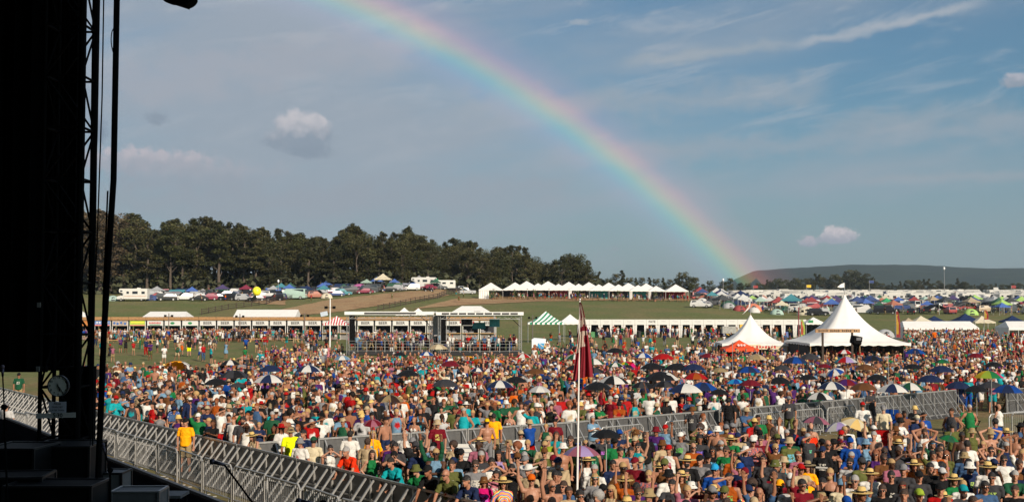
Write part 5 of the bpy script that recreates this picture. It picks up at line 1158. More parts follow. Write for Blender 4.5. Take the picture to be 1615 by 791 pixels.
k = MB(); k.tube((0, 0, 6.1), (0, 0, 7.15), .03, .02, 6); k.build('flagstaff', ALU, bt); k = MB(); k.add([(0, 0, 7.15), (-.3, .02, 7.02), (-.62, 0, 6.78), (-.35, -.02, 6.72), (0, 0, 6.75)], [(0, 1, 2, 3, 4)]); k.build('pennant', CNV, bt)
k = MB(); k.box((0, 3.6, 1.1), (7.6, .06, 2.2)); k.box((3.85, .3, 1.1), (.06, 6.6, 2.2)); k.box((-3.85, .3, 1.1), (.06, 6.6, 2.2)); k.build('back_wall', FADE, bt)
st = pole_tent(5.5, 2.0, 4.45, 'marquee', 'small white peaked marquee with a red lettered band under its eave', (gp(1184, 545, 2).x * 110 / gp(1184, 545, 2).y, 110, 0), R(-3))
k = MB(); k.tube((0, 0, 4.4), (0, 0, 5.7), .03, .015, 6); k.build('flagstaff', ALU, st); k = MB(); k.add([(0, 0, 5.7), (-.12, 0, 5.3), (-.2, 0, 4.9), (-.7, .05, 4.45), (-.45, 0, 4.75), (-.1, 0, 5.0), (0, 0, 5.3)], [(0, 1, 2, 3, 4, 5, 6)]); k.build('pennant', CNV, st)
k = MB(); k.box((.3, -2.72, 1.72), (4.2, .04, .42)); bd = k.build('sign_band', mat('cream sign band', (.62, .52, .36), .7, .1, 3), st); k = MB(); q = random.Random(9)
for j in range(13): k.box((-1.45 + j * .25 + (.12 if j > 5 else 0), -2.75, 1.72), (.15, .01, .24 - .05 * (j % 3)))
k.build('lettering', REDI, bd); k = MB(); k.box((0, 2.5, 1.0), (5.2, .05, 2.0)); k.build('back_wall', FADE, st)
k = MB(); k.box((2.9, -2.3, .95), (.9, .05, 1.9)); k.build('side_flap', CNV, st)
rc = canopy(2.7, 1.75, 2.45); rc.location = (gp(1166, 545, 1.7).x * 103 / gp(1166, 545, 1.7).y, 103, 0); KIDS[rc.name][0].color = (.72, .09, .03, 1); tag(rc, 'red orange pop-up canopy with a pale emblem before the small marquee', 'canopy')
k = MB()
for s in (-1, 0, 1): k.box((s * .24, -.98 + .0, 2.04), (.16, .02, .20), M=Matrix.Rotation(R(-38), 3, 'X') @ Matrix.Rotation(R(20 * s), 3, 'Y'))
k.build('emblem', mat('pale pink emblem', (.7, .45, .42), .7), KIDS[rc.name][0])
# wooden sign on two posts
p = gp(1320, 580); dS = 84.0; xs = lambda px: (px - 807.5) / FP * dS; zs = lambda py: 5.3 - (py - 480) / FP * dS
t = thing('timber_sign', 'long timber sign board on two dark posts before the great marquee', 'sign', (xs(1320), dS, 0)); k = MB(); w = xs(1355) - xs(1285); k.box((0, 0, zs(520.5)), (w, .14, .24)); bb = k.build('board', mat('routed timber board', (.34, .20, .10), .85, .3, 5), t)
for px in (1296.5, 1343): k = MB(); k.box((xs(px) - xs(1320), .02, zs(520) / 2 - .06), (.13, .10, zs(520))); k.build('post', DKW, t)
k = MB(); q = random.Random(4)
for j in range(20):
    if j % 6 != 5: k.box((-w * .42 + w * .84 * j / 19, -.075, zs(520.5)), (.075, .01, .12 - .03 * (j % 2)))
k.build('lettering', INK, bb)
# covered camera on a pedestal
t = thing('covered_camera', 'big camera under a black rain cover, in front of the great marquee', 'camera', (xs(1323), 80, 0)); zs8 = lambda py: 5.3 - (py - 480) / FP * 80
k = MB(); k.ell((0.05, 0, zs8(538)), (.30, .34, .34), None, 12, 9); k.box((-.02, -.1, zs8(535)), (.56, .9, .52), M=Matrix.Rotation(R(12), 3, 'Y')); obj('cover', remesh(k, .05, 2), t); t.children[-1].data.materials.append(BLKM)
k = MB(); k.box((.02, -.57, zs8(533)), (.30, .06, .18)); k.build('lens_hood', mat('grey lens hood', (.10, .10, .11), .5), t); k = MB(); k.tube((0, 0, 0), (0, 0, zs8(540)), .06, .05); k.build('pedestal', BLKM, t)
# feather banners, light posts
def feather(px, y0, y1, d, c1, c2, label):
    x = (px - 807.5) / FP * d; z1 = 5.3 - (y0 - 480) / FP * d; z0 = max(.1, 5.3 - (y1 - 480) / FP * d); t = thing('feather_banner', label, 'banner', (x, d, 0)); k = MB(); k.tube((0, 0, 0), (0, 0, z1 + .05), .03); k.build('pole', ALU, t)
    w = 7 / FP * d; n = 8; k = MB(); pts = []
    for i in range(n + 1): z = z0 + (z1 - z0) * i / n; pts += [(.02, .03 * math.sin(i), z), (w * (1 - .5 * (i / n) ** 4), .05 * math.sin(i * 1.3), z)]
    k.add(pts, [(2 * i, 2 * i + 1, 2 * i + 3, 2 * i + 2) for i in range(n)]); o = obj('cloth', k.mesh('cloth', CLOTHT()), t, color=c1); k = MB(); k.add([(a * .55 + .06 * w, y - .012, z) for a, y, z in pts], [(2 * i, 2 * i + 1, 2 * i + 3, 2 * i + 2) for i in range(1, n - 1)]); obj('stripe', k.mesh('stripe', CLOTHT()), o, color=c2)
feather(1412, 490, 531, 150, (.22, .025, .025), (.40, .24, .03), 'tall red and yellow feather banner right of the great marquee'); feather(1262, 503, 530, 165, (.30, .38, .08), (.38, .07, .04), 'lime and red feather banner left of the great marquee'); feather(1551, 488, 503, 160, (.25, .03, .03), (.4, .26, .04), 'small red feather banner at the far right')
def lightpost(px, y0, d, c, label, pod=True):
    x = (px - 807.5) / FP * d; z = 5.3 - (y0 - 480) / FP * d; t = thing('light_post', label, 'light post', (x, d, 0)); k = MB(); k.tube((0, 0, 0), (0, 0, z), .06 * d / 150, n=8); k.build('pole', mat('post ' + label[:9], c, .7), t)
    k = MB(); k.bar((-.55, 0, z * .88), (.55, 0, z * .88), .07); k.box((-.5, -.1, z * .88 + .1), (.3, .3, .3)); k.box((.5, -.1, z * .88 + .1), (.3, .3, .3)); k.build('lamps', BLKM, t); return t
lightpost(1259, 484, 168, (.22, .03, .04), 'dark red light post left of the great marquee'); lightpost(267, 493, 186, (.16, .12, .10), 'thin dark light post among the left stalls'); lightpost(379, 494, 184, (.16, .12, .10), 'dark light post where the BEER stalls begin'); lightpost(840, 496, 172, (.12, .10, .09), 'dark post before the green striped tent'); lightpost(481, 493, 184, (.16, .12, .10), 'thin dark light post left of the white mast')
x = (521 - 807.5) / FP * 158; t = thing('camera_mast', 'white mast with a banner and black lamps left of the left platform', 'mast', (x, 158, 0)); zq = lambda py: 5.3 - (py - 480) / FP * 158
k = MB(); k.tube((0, 0, 0), (0, 0, zq(470)), .09, .07, 8); k.build('pole', mat('white post paint', (.7, .7, .69), .6), t); k = MB(); k.bar((-.6, 0, zq(484)), (.6, 0, zq(484)), .07); k.box((-.5, -.1, zq(484)), (.36, .4, .34)); k.box((.5, -.1, zq(484)), (.36, .4, .34)); k.build('lamps', BLKM, t)
k = MB(); k.box((-.75, -.05, zq(494)), (.9, .03, .55), M=Matrix.Rotation(R(-12), 3, 'Y')); k.build('banner', mat('pale blue banner', (.45, .52, .60), .7), t)
# scissor lift / gear stack in front of the vendor row
x = (1160 - 807.5) / FP * 172; t = thing('scissor_lift', 'grey and yellow work platform left of the small marquee flag', 'lift', (x, 172, 0)); zq = lambda py: 5.3 - (py - 480) / FP * 172
k = MB(); k.box((-1.0, 0, 1.9), (1.9, 1.4, .95)); k.build('basket', mat('grey mesh panel', (.30, .30, .28), .7, .3, 4), t); k = MB(); k.box((.85, 0, 2.35), (.7, .9, .55)); k.build('head', mat('yellow machine paint', (.70, .42, .04), .5, .1, 3), t)
for s in (-1, 1):
    k = MB(); k.bar((-1.7, s * .5, .4), (.8, s * .5, 1.5), .10); k.bar((-1.7, s * .5, 1.5), (.8, s * .5, .4), .10); k.build('scissor_arm', mat('yellow machine paint'), t)
k = MB(); k.box((-.5, 0, .35), (2.6, 1.3, .45)); k.build('chassis', BLKM, t)
# right side: long awnings and tents
def longtent(x0, x1, d, ze, zp, label):
    t = shed(x0, x1, d, ze, zp, label, 5, True); KIDS[t.name][1].name = 'side_wall'
    n = 7; w = (x1 - x0) / FP * d
    for i in range(n): k = MB(); xx = -w / 2 + w * i / (n - 1); k.bar((xx, .05, 0), (xx, .05, ze - .05), .07); k.build('pole', ALU, t)
    return t
longtent(1425, 1543, 195, 5.3 - 36 / FP * 195, 5.3 - 26 / FP * 195, 'long low white awning tent over a crowd at the right'); longtent(1590, 1680, 170, 5.3 - 36 / FP * 170, 5.3 - 26 / FP * 170, 'white tent cut by the right edge of the view')
for px, d, c, lab, s in ((1432, 215, 'tan', 'tan canopy behind the long awning tent, leftmost', 1.3), (1452, 222, 'cream', 'cream canopy behind the long awning tent', 1.5), (1473, 224, 'dark blue', 'dark blue canopy behind the long awning tent, left of two', 1.4), (1522, 224, 'dark blue', 'large dark blue canopy behind the long awning tent, right of two', 2.0), (1548, 222, 'cream', 'cream canopy right of the large dark blue one', 1.5), (1574, 214, 'silver', 'pale grey domed tent near the right edge', 1.3), (1596, 224, 'dark blue', 'dark blue canopy near the right edge', 1.5), (1395, 205, 'silver', 'pale shade sail just right of the marquee roof', 1.2)):
    kind = 'dome' if 'domed' in lab or 'sail' in lab else 'canopy'; t = canopy(3.0 * s * .8, 2.1, 2.1 + .7 * s) if kind == 'canopy' else dome(); KIDS[t.name][0].color = (*CC[c], 1); t.location = on(px, d); tag(t, lab, 'canopy' if kind == 'canopy' else 'tent')
# benches and bins on the lawn
bench0 = None
for px, py in ((177, 541), (229, 540), (276, 541), (405, 539), (460, 539), (318, 540), (247, 541)):
    p = gp(px, py)
    if bench0 is None:
        bench0 = thing('bench', 'plain pine bench on the lawn before the drinks stalls', 'bench', p, 0, 'pine benches before the stalls'); k = MB(); k.box((0, 0, .44), (2.4, .32, .06)); k.build('seat', PINEW, bench0)
        for s in (1, -1): k = MB(); k.bar((s * 1.0, -.12, 0), (s * .8, 0, .42), .10); k.bar((s * 1.0, .12, 0), (s * .8, 0, .42), .10); k.build('leg', PINEW, bench0)
    else: dup(bench0, p, rnd.uniform(-.3, .3))
for px, py, c, lab in ((224, 549, (.02, .14, .06), 'green bin on the lawn before the stalls'), (1008, 532, (.02, .02, .02), 'black bin before the vendor booths, left one'), (1097, 534, (.02, .02, .02), 'black bin before the vendor booths, right one'), (1117, 535, (.03, .10, .35), 'blue bin before the vendor booths')):
    p = gp(px, py); t = thing('bin', lab, 'bin', p); k = MB(); k.lathe([(.001, 0), (.30, 0), (.36, .95), (.34, .95)], 14); k.build('barrel', mat('bin ' + lab[:5] + str(px), c, .5), t); k = MB(); k.lathe([(.38, .93), (.38, 1.0), (.1, 1.08), (.001, 1.09)], 14); k.build('lid', mat('bin ' + lab[:5] + str(px)), t)
# ================================================================== barriers
MESHM = mat('perforated steel sheet', (.12, .12, .12), .5, .2, 6, metal=.5)
def stage_barrier(w, label):
    """x along the line, audience side +y, braces on the -y side"""
    t = thing('crowd_barrier', label, 'barrier'); h = w / 2 - .012; k = MB()
    for s in (1, -1): k.bar((s * h, 0, 0), (s * h, 0, 1.18), .045)
    k.bar((-h, 0, 1.17), (h, 0, 1.17), .055); k.bar((-h, 0, .06), (h, 0, .06), .05); k.bar((-h, -.02, .62), (h, -.02, .62), .035); k.build('frame', ALU, t)
    k = MB(); k.box((0, .02, .62), (w - .07, .012, 1.05)); k.build('sheet', MESHM, t)
    for s in (.62, -.62): k = MB(); k.bar((s * h, -.03, 1.12), (s * h, -.86, .04), .045); k.bar((s * h, -.03, .45), (s * h, -.42, .55), .03); k.build('brace', ALU, t)
    k = MB(); k.box((0, -.45, .03), (w - .06, .9, .02)); k.build('foot_plate', MESHM, t); return t
sb0 = stage_barrier(1.04, ''); sb0.location = (0, 0, -500)
def run(a, b, label, group, flip=False):
    a, b = Vector((*a, 0)), Vector((*b, 0)); n = round((b - a).length / 1.05); u = (b - a) / n; rz = math.atan2(u.y, u.x) + (math.pi if flip else 0)
    for i in range(n):
        p = a + u * (i + .5); q = proj(p + Vector((0, 0, 1)))
        if -60 < q[0] < 1680 and q[1] < 900: dup(sb0, p, rz + rnd.uniform(-.012, .012), label, 'barrier', group)
run((1.9, 22.6), (-29.3, 68.2), 'braced steel crowd barrier panel along the front of the stage pit', 'barrier panels along the stage pit', True)
CP = [(-7.9, 37.6), (-6.0, 38.9), (2.1, 44.4), (11.4, 52.2), (17.1, 57.2), (21.6, 61.2)]
for a, b in zip(CP[:-1], CP[1:]): run(a, b, 'braced steel crowd barrier panel in the line dividing the crowd', 'barrier panels dividing the crowd', False)
run((24.2, 61.5), (28.0, 64.5), 'braced steel barrier panel at the right edge beyond the gap', 'barrier panels beyond the gap')
def bike_rack(label=''):
    t = thing('pedestrian_barrier', label, 'barrier'); k = MB(); h = 1.08; pts = [(-1.05, 0, .12), (-1.05, 0, h - .12), (-.93, 0, h), (.93, 0, h), (1.05, 0, h - .12), (1.05, 0, .12)]; k.path(pts, .025, 8); k.tube((-1.05, 0, .2), (1.05, 0, .2), .02, n=6); k.build('frame', STEEL, t)
    k = MB()
    for i in range(17): x = -.94 + 1.88 * i / 16; k.tube((x, 0, .2), (x, 0, h), .010, n=5)
    k.build('bars', STEEL, t)
    for s in (1, -1): k = MB(); k.bar((s * .85, -.3, .015), (s * .85, .3, .015), .05, .02); k.bar((s * .85, 0, .02), (s * .85, 0, .2), .04); k.build('foot', STEEL, t)
    return t
br0 = bike_rack(); br0.location = (0, 0, -500)
a, b = Vector((-13.9, 43.2, 0)), Vector((-1.6, 24.4, 0)); u = (b - a).normalized(); n = int((b - a).length / 2.18)
for i in range(n + 1): p = a + u * (i * 2.18); dup(br0, p + Vector((rnd.uniform(-.05, .05), 0, 0)), math.atan2(u.y, u.x) + rnd.uniform(-.05, .05), 'light steel pedestrian barrier with upright bars inside the stage pit', 'barrier', 'light barriers in the stage pit')
for (x0, y0), (x1, y1) in (((2.6, 43.0), (7.6, 47.2)), ((9.2, 48.6), (16.4, 54.6))):
    a, b = Vector((x0, y0, 0)), Vector((x1, y1, 0)); n = int((b - a).length / 2.2)
    for i in range(n): p = a.lerp(b, (i + .5) / n); dup(br0, p, math.atan2(y1 - y0, x1 - x0) + rnd.uniform(-.09, .09), 'light steel pedestrian barrier before the line dividing the crowd', 'barrier', 'light barriers by the dividing line')
for px, py in ((1590, 655), (1625, 651)): dup(br0, gp(px, py + 40), .5, 'light steel barrier at the right edge of the view', 'barrier', 'light barriers at the right edge')
for px, py in ((8, 676), (30, 678), (52, 680)): p = gp(px, py + 16); dup(br0, p, -.9, 'light steel pedestrian barrier seen through the gap under the black drape', 'barrier', 'light barriers under the drape')
p = gp(737, 712, .95); t = thing('paper_notice', 'white paper notice hung on the dividing barrier', 'notice', p, R(-5)); k = MB(); k.box((0, -.12, 0), (.95, .02, .5)); k.build('sheet', BOARD, t); k = MB()
for j, w in enumerate((.7, .6, .75)): k.box((0, -.133, .13 - j * .13), (w, .004, .035))
k.build('lettering', mat('faint grey lettering', (.30, .31, .33), .7), t)
# ================================================================== the stage we look out from
EDGE0, EDGE1 = Vector((-26, 57.6, 0)), Vector((4.6, 9.2, 0)); ZD = 1.2; eu = (EDGE1 - EDGE0).normalized(); en = Vector((-eu.y, eu.x, 0)); en = en if en.x > 0 else -en      # en points to the audience
back = -en * 16; e1 = EDGE1 + eu * 18; e0 = EDGE0 + eu * 6
k = MB(); q = [e0, e1, e1 + back, e0 + back]; k.add([(v.x, v.y, z) for z in (ZD - .12, ZD) for v in q], [(3, 2, 1, 0), (4, 5, 6, 7), (0, 1, 5, 4), (1, 2, 6, 5), (2, 3, 7, 6), (3, 0, 4, 7)])
st_ = thing('stage', 'dark concert stage at the lower left with a black skirt', 'stage', (0, 0, 0)); k.build('deck', mat('black stage ply', (.005, .0045, .005), .95, .4, 3, spec=.0), st_)
k = MB(); k.bar(e0 + Vector((0, 0, ZD - .02)) + en * .05, e1 + Vector((0, 0, ZD - .02)) + en * .05, .10, .16); k.build('edge_rail', mat('dark steel edge', (.05, .05, .055), .5, .2, 3, metal=.4), st_)
k = MB(); n = 60; pts = []
for i in range(n + 1): v = e0.lerp(e1, i / n) - en * (.1 + .06 * math.sin(i * 2.1)); pts += [(v.x, v.y, 0), (v.x, v.y, ZD - .13)]
k.add(pts, [(2 * i, 2 * i + 2, 2 * i + 3, 2 * i + 1) for i in range(n)]); k.build('skirt', BLK, st_)
# roof and drapes out of view, placed to keep the stage in shade
k = MB(); r0_, r1_ = EDGE0 + eu * 10 - en * 1.2, e1 - en * 1.2; q = [r0_, r1_, r1_ + back, r0_ + back]; k.add([(v.x, v.y, z) for z in (15.0, 15.3) for v in q], [(3, 2, 1, 0), (4, 5, 6, 7), (0, 1, 5, 4), (1, 2, 6, 5), (2, 3, 7, 6), (3, 0, 4, 7)]); k.build('roof', BLK, st_)
k = MB(); q = [e1 + back, e0 + eu * 8 + back]; k.add([(q[0].x, q[0].y, 0), (q[1].x, q[1].y, 0), (q[1].x, q[1].y, 15.0), (q[0].x, q[0].y, 15.0)], [(0, 1, 2, 3)]); k.build('back_drape', BLK, st_)
k = MB(); q = [e1 - en * 1.2, e1 + back]; k.add([(q[0].x, q[0].y, 0), (q[1].x, q[1].y, 0), (q[1].x, q[1].y, 15.0), (q[0].x, q[0].y, 15.0)], [(0, 1, 2, 3)]); k.build('wing_drape', BLK, st_)  # unseen side drape, added to keep the sun off the stage
DT = 20.0; X = lambda px, d=DT: (px - 807.5) / FP * d * 1.0; Z = lambda py, d=DT: 5.3 - (py - 480) / FP * d
def drape_cloth(x0, x1, z0, z1, d, name, label):
    t = thing(name, label, 'drape', ((x0 + x1) / 2, d, z0)); k = MB(); w = x1 - x0; n = 46; pts = []
    for i in range(n + 1): xx = -w / 2 + w * i / n; y = .10 * math.sin(i * 1.3) + .04 * math.sin(i * 3.1); pts += [(xx, y, 0), (xx, y, z1 - z0)]
    k.add(pts, [(2 * i, 2 * i + 2, 2 * i + 3, 2 * i + 1) for i in range(n)]); k.add([(x, y + .04, z) for x, y, z in pts], [(2 * i + 1, 2 * i + 3, 2 * i + 2, 2 * i) for i in range(n)]); k.build('cloth', BLK, t); k = MB(); k.tube((-w / 2, 0, 0), (w / 2, 0, 0), .05); k.build('hem_pipe', BLKM, t); return t
drape_cloth(X(-260), X(66), Z(582), 14.9, DT + .3, 'black_drape', 'huge black drape filling the left edge of the view')
drape_cloth(X(56, 21.1), X(127, 21.1), 4.25, 14.9, DT + 1.1, 'black_scrim', 'narrow black scrim hung behind the truss tower')
# truss tower
tt = thing('truss_tower', 'black lattice truss tower rising the full height at the left', 'truss tower', (X(106), DT, ZD)); TM = BLKM; hw = (X(135.5) - X(77.5)) / 2 ; H0 = 14.95 - ZD; lean = .004
for sx in (-1, 1):
    for y in (-.30, .30): k = MB(); k.tube((sx * hw, y, 0), (sx * hw, y, H0), .034 if sx < 0 else .058, n=8); k.build('upright', TM, tt)
k = MB(); z = .35; i = 0
while z < H0 - .8:
    for y in (-.30, .30): k.tube((-hw, y, z), (hw, y, z), .020, n=6); k.tube((-hw if i % 2 else hw, y, z), (hw if i % 2 else -hw, y, z + .82), .018, n=6)
    for sx in (-1, 1): k.tube((sx * hw, -.30, z), (sx * hw, .30, z), .02, n=6); k.tube((sx * hw, -.30 if i % 2 else .30, z), (sx * hw, .30 if i % 2 else -.30, z + .82), .018, n=6)
    z += .82; i += 1
k.build('lattice', TM, tt)
k = MB(); k.box((-hw - .02, -.34, 3.1), (.05, .05, .08)); k.box((-hw - .02, -.34, 4.1), (.05, .05, .08)); k.build('clamp', STEEL, tt)
# upright with chain hoist box under the drape and dark panel behind the clock
k = thing('equipment_rack', 'tall black equipment rack behind the clock', 'rack', (X(108), DT + .5, ZD)); m_ = MB(); m_.box((0, 0, 1.55), ((132 - 82) / FP * DT, .3, 3.1)); m_.build('casing', BLK, k); m_ = MB(); m_.box((0, -.16, 2.9), (.4, .02, .1)); m_.build('vent', BLKM, k)
# clock
ck = thing('wall_clock', 'round white wall clock hung on the truss tower', 'clock', (X(110), DT - .42, Z(604))); FR = Matrix.Rotation(R(90), 3, 'X'); r = 16.5 / FP * DT
def disc(r0, r1, y0, y1, mi=0):
    m = MB(); m.lathe([(r0, y0), (r1, y0), (r1, y1), (r0, y1)], 36); m.v = [(x, -z, y) for x, y, z in m.v]; return m
disc(r * .93, r, -.03, .03).build('rim', mat('grey clock rim', (.10, .10, .11), .4), ck); disc(.0005, r * .95, -.02, .005).build('dial', mat('clock dial', (.80, .78, .72), .5), ck)
for hnum in range(1, 13): a = R(90 - 30 * hnum); text(str(hnum), .045, INK, ck, Matrix.Translation((.79 * r * math.cos(a), -.008, .79 * r * math.sin(a))) @ FRONT, 'numeral', .001, .001)
for ang, L_, w_ in ((156, .115, .016), (148, .135, .010)):
    pass
def hand(deg, L_, w_): a = R(90 - deg); m = MB(); m.bar((-.02 * math.cos(a), -.014, -.02 * math.sin(a)), (L_ * math.cos(a), -.014, L_ * math.sin(a)), w_, .004); m.build('hand', INK, ck)
hand(144, .130, .012); hand(162, .085, .018)
hand(330, .045, .010)
# sheet of paper with three lines, taped strip with the time
pn = thing('paper_notice', 'pale paper notice taped under the clock', 'notice', (X(108), DT - .40, Z(637))); k = MB(); k.box((0, 0, 0), (.275, .004, .17)); k.build('sheet', mat('office paper', (.62, .62, .72), .7), pn)
for j, s in enumerate(('PLEASE', 'FINISH SET', 'LATER THAN')): text(s, .036, INK, pn, Matrix.Translation((0, -.004, .052 - .05 * j)) @ FRONT, 'lettering', .0005, .0005)
ts = thing('tape_strip', 'strip of white tape marked 5:30 across the truss tower', 'tape', (X(106), DT - .405, Z(649.5)), 0); k = MB(); k.box((0, 0, 0), (.62, .005, .078), M=Matrix.Rotation(R(-1.5), 3, 'Y')); k.build('tape', mat('white gaffer tape', (.62, .60, .58), .7, .08, 20), ts); text('5:30', .088, INK, ts, Matrix.Translation((.03, -.005, 0)) @ FRONT, 'lettering', .0005, .002)
# cables
def cable(pts, r, label, name='cable'):
    o = Vector(pts[0]); k = MB(); k.path([Vector(p) - o for p in pts], r, 6); t = obj(name, k.mesh(name, BLKM), None); t.location = o; tag(t, label, 'cable'); return t
cable([(X(181, 17), 17, 15.0), (X(177, 17), 17, 7.0), (X(171, 17), 17, 6.0), (X(165, 17), 17, 4.9), (X(160, 17), 17, 3.2), (X(157, 17), 17, 2.0)], .042, 'thick black hanging cable, the rightmost and widest')
cable([(X(177, 17.3), 17.3, 15.0), (X(173, 17.3), 17.3, 7.4), (X(176, 17.3), 17.3, 7.9)], .01, 'thin stray cable beside the thick black one') if False else None
k = []
for i in range(26): u = i / 25; k.append((X(175 + 5 * math.sin(u * 9) * (1 if u > .4 else .3), 16.9), 16.9, Z(-20 + 150 * u, 16.9)))
cable(k, .007, 'thin wavy cable curling round the thick black one')
cable([(X(158.5, 18), 18, 15.0), (X(157, 18), 18, Z(150, 18)), (X(152, 18), 18, Z(400, 18)), (X(148, 18), 18, Z(470, 18)), (X(150, 18), 18, Z(700, 18))], .010, 'thin black cable nearest the truss tower'); cable([(X(153, 18.2), 18.2, 15.0), (X(150.5, 18.2), 18.2, Z(200, 18.2)), (X(147, 18.2), 18.2, Z(420, 18.2)), (X(146, 18.2), 18.2, Z(700, 18.2))], .006, 'second thin black cable beside the truss tower')
cable([(X(168, 17.5), 17.5, Z(300, 17.5)), (X(163, 17.5), 17.5, Z(480, 17.5)), (X(166, 17.5), 17.5, Z(600, 17.5)), (X(160, 17.5), 17.5, Z(700, 17.5))], .012, 'short black cable left beside the foot of the thick one')
# lamp hanging from the roof, top left
p = Vector((X(275, 16), 16, Z(-16, 16))); t = thing('stage_lamp', 'black stage lamp cut by the top edge of the view', 'stage lamp', p); k = MB(); k.ell((0, 0, 0), (.24, .2, .16), None, 14, 9); k.box((.0, 0, -.05), (.34, .2, .2), M=Matrix.Rotation(R(18), 3, 'Y')); k.build('housing', BLKM, t, True); k = MB(); k.tube((.12, 0, -.06), (.19, -.02, -.15), .07, .09, 12); k.build('barrel', BLKM, t); k = MB(); k.bar((0, 0, .1), (0, 0, 15.0 - p.z), .03); k.build('yoke', BLKM, t)
# road cases and boxes on the deck
CASE = mat('black case laminate', (.006, .006, .007), .6, .2, 5, spec=.15); EDG = mat('dull case edging', (.03, .03, .032), .5, metal=.5)
def road_case(p, d, rz, label, m=CASE, e=EDG):
    t = thing('road_case', label, 'road case', p, rz); w, dp, h = d; k = MB(); k.box((0, 0, h / 2 + .1), (w, dp, h)); k.build('box', m, t); k = MB()
    for sx in (-1, 1):
        for sy in (-1, 1): k.bar((sx * w / 2, sy * dp / 2, .1), (sx * w / 2, sy * dp / 2, h + .1), .035)
    for z in (.1, h + .1, h * .7):
        for s in (-1, 1): k.bar((-w / 2, s * dp / 2, z), (w / 2, s * dp / 2, z), .03); k.bar((s * w / 2, -dp / 2, z), (s * w / 2, dp / 2, z), .03)
    k.build('edging', e, t); k = MB(); k.box((0, -dp / 2 - .01, h * .55), (.17, .02, .12)); k.build('latch', e, t)
    for sx in (-1, 1):
        for sy in (-1, 1): k = MB(); k.tube((sx * w * .42, sy * dp * .4 - .02, .05), (sx * w * .42, sy * dp * .4 + .02, .05), .05, n=10); k.build('castor', TYRE, t)
    return t
zt = lambda py, d: 5.3 - (py - 480) / FP * d
road_case((X(112, 18.8), 18.8, ZD), (.86, .9, zt(697, 18.8) - ZD - .1), .05, 'tall black road case below the clock'); road_case((X(40, 18.2), 18.2, ZD), (.72, .9, zt(700, 18.2) - ZD - .1), -.05, 'black road case left of the tall one'); road_case((X(20, 16.6), 16.6, ZD), (1.0, .7, zt(745, 16.6) - ZD - .1), .1, 'low black road case at the bottom left corner'); road_case((X(95, 16.2), 16.2, ZD), (1.1, .7, zt(758, 16.2) - ZD - .1), 0, 'low black road case in front of the tall ones')
GRC = mat('worn grey case laminate', (.15, .15, .155), .6, .2, 6); road_case((X(225, 17.0), 17.0, ZD), (.62, .5, zt(768, 17.0) - ZD - .1), .03, 'worn grey road case with a latch at the bottom left', GRC, mat('case edging', (.35, .35, .36), .4, metal=.6)); road_case((X(186, 19.4), 19.4, ZD), (.34, .5, zt(740, 19.4) - ZD - .1), .0, 'pale topped case behind the worn grey one', GRC, EDG)
t = thing('folding_table', 'small pale topped table beside the worn grey case', 'table', (X(268, 18.6), 18.6, ZD), .0); k = MB(); hh = zt(776, 18.6) - ZD; k.box((0, 0, hh), (.52, .5, .04)); k.build('table_top', GRC, t)
for sx in (-1, 1):
    for sy in (-1, 1): k = MB(); k.bar((sx * .22, sy * .2, 0), (sx * .22, sy * .2, hh), .03); k.build('leg', BLKM, t)
# microphone stands
def mic_stand(base, joint, tip, label, mic=True):
    o = Vector(base); t = thing('microphone_stand', label, 'mic stand', base); j, e = Vector(joint) - o, Vector(tip) - o; k = MB(); k.tube((0, 0, .02), j, .012, n=8); k.build('upright', BLKM, t); k = MB(); k.tube(j - (e - j) * .25, e, .0085, n=8); k.build('boom', BLKM, t); k = MB(); k.ell(j, (.035,) * 3); k.build('clutch', BLKM, t)
    for a in (0, 2.1, 4.2): k = MB(); k.tube((0, 0, .16), (.28 * math.cos(a), .28 * math.sin(a), .01), .010, n=6); k.build('leg', BLKM, t)
    d = mic.normalized() if mic is not True else (e - j).normalized(); k = MB(); k.tube(e, e + d * .09, .012, .018, 10); k.ell(e + d * .105, (.025,) * 3, None, 10, 8); k.build('microphone', mat('microphone grille', (.16, .13, .17), .5, metal=.6), t, True)
j_ = Vector((X(448, 10.5), 10.5, Z(850, 10.5))); mic_stand((X(452, 10.5), 10.5, ZD), j_, (X(357, 10.5), 10.5, Z(730, 10.5)), 'black microphone stand reaching up from the bottom edge by the pit', Vector((-1, -.1, .28)))
j_ = Vector((X(10, 14), 14, Z(640, 14))); mic_stand((X(32, 14), 14, ZD), j_, (X(7, 14), 14, Z(592, 14)), 'black microphone stand at the left under the black drape'); j_ = Vector((X(178, 15), 15, Z(738, 15))); mic_stand((X(182, 15), 15, ZD), j_, (X(170, 15), 15, Z(712, 15)), 'black microphone stand in front of the pale topped case')
j_ = Vector((X(512, 9), 9, Z(792, 9))); mic_stand((X(530, 9), 9, ZD), j_, j_ + Vector((-.07, 0, .01)), 'microphone just showing at the bottom edge beside the pit barriers')

remove(sb0); remove(br0)
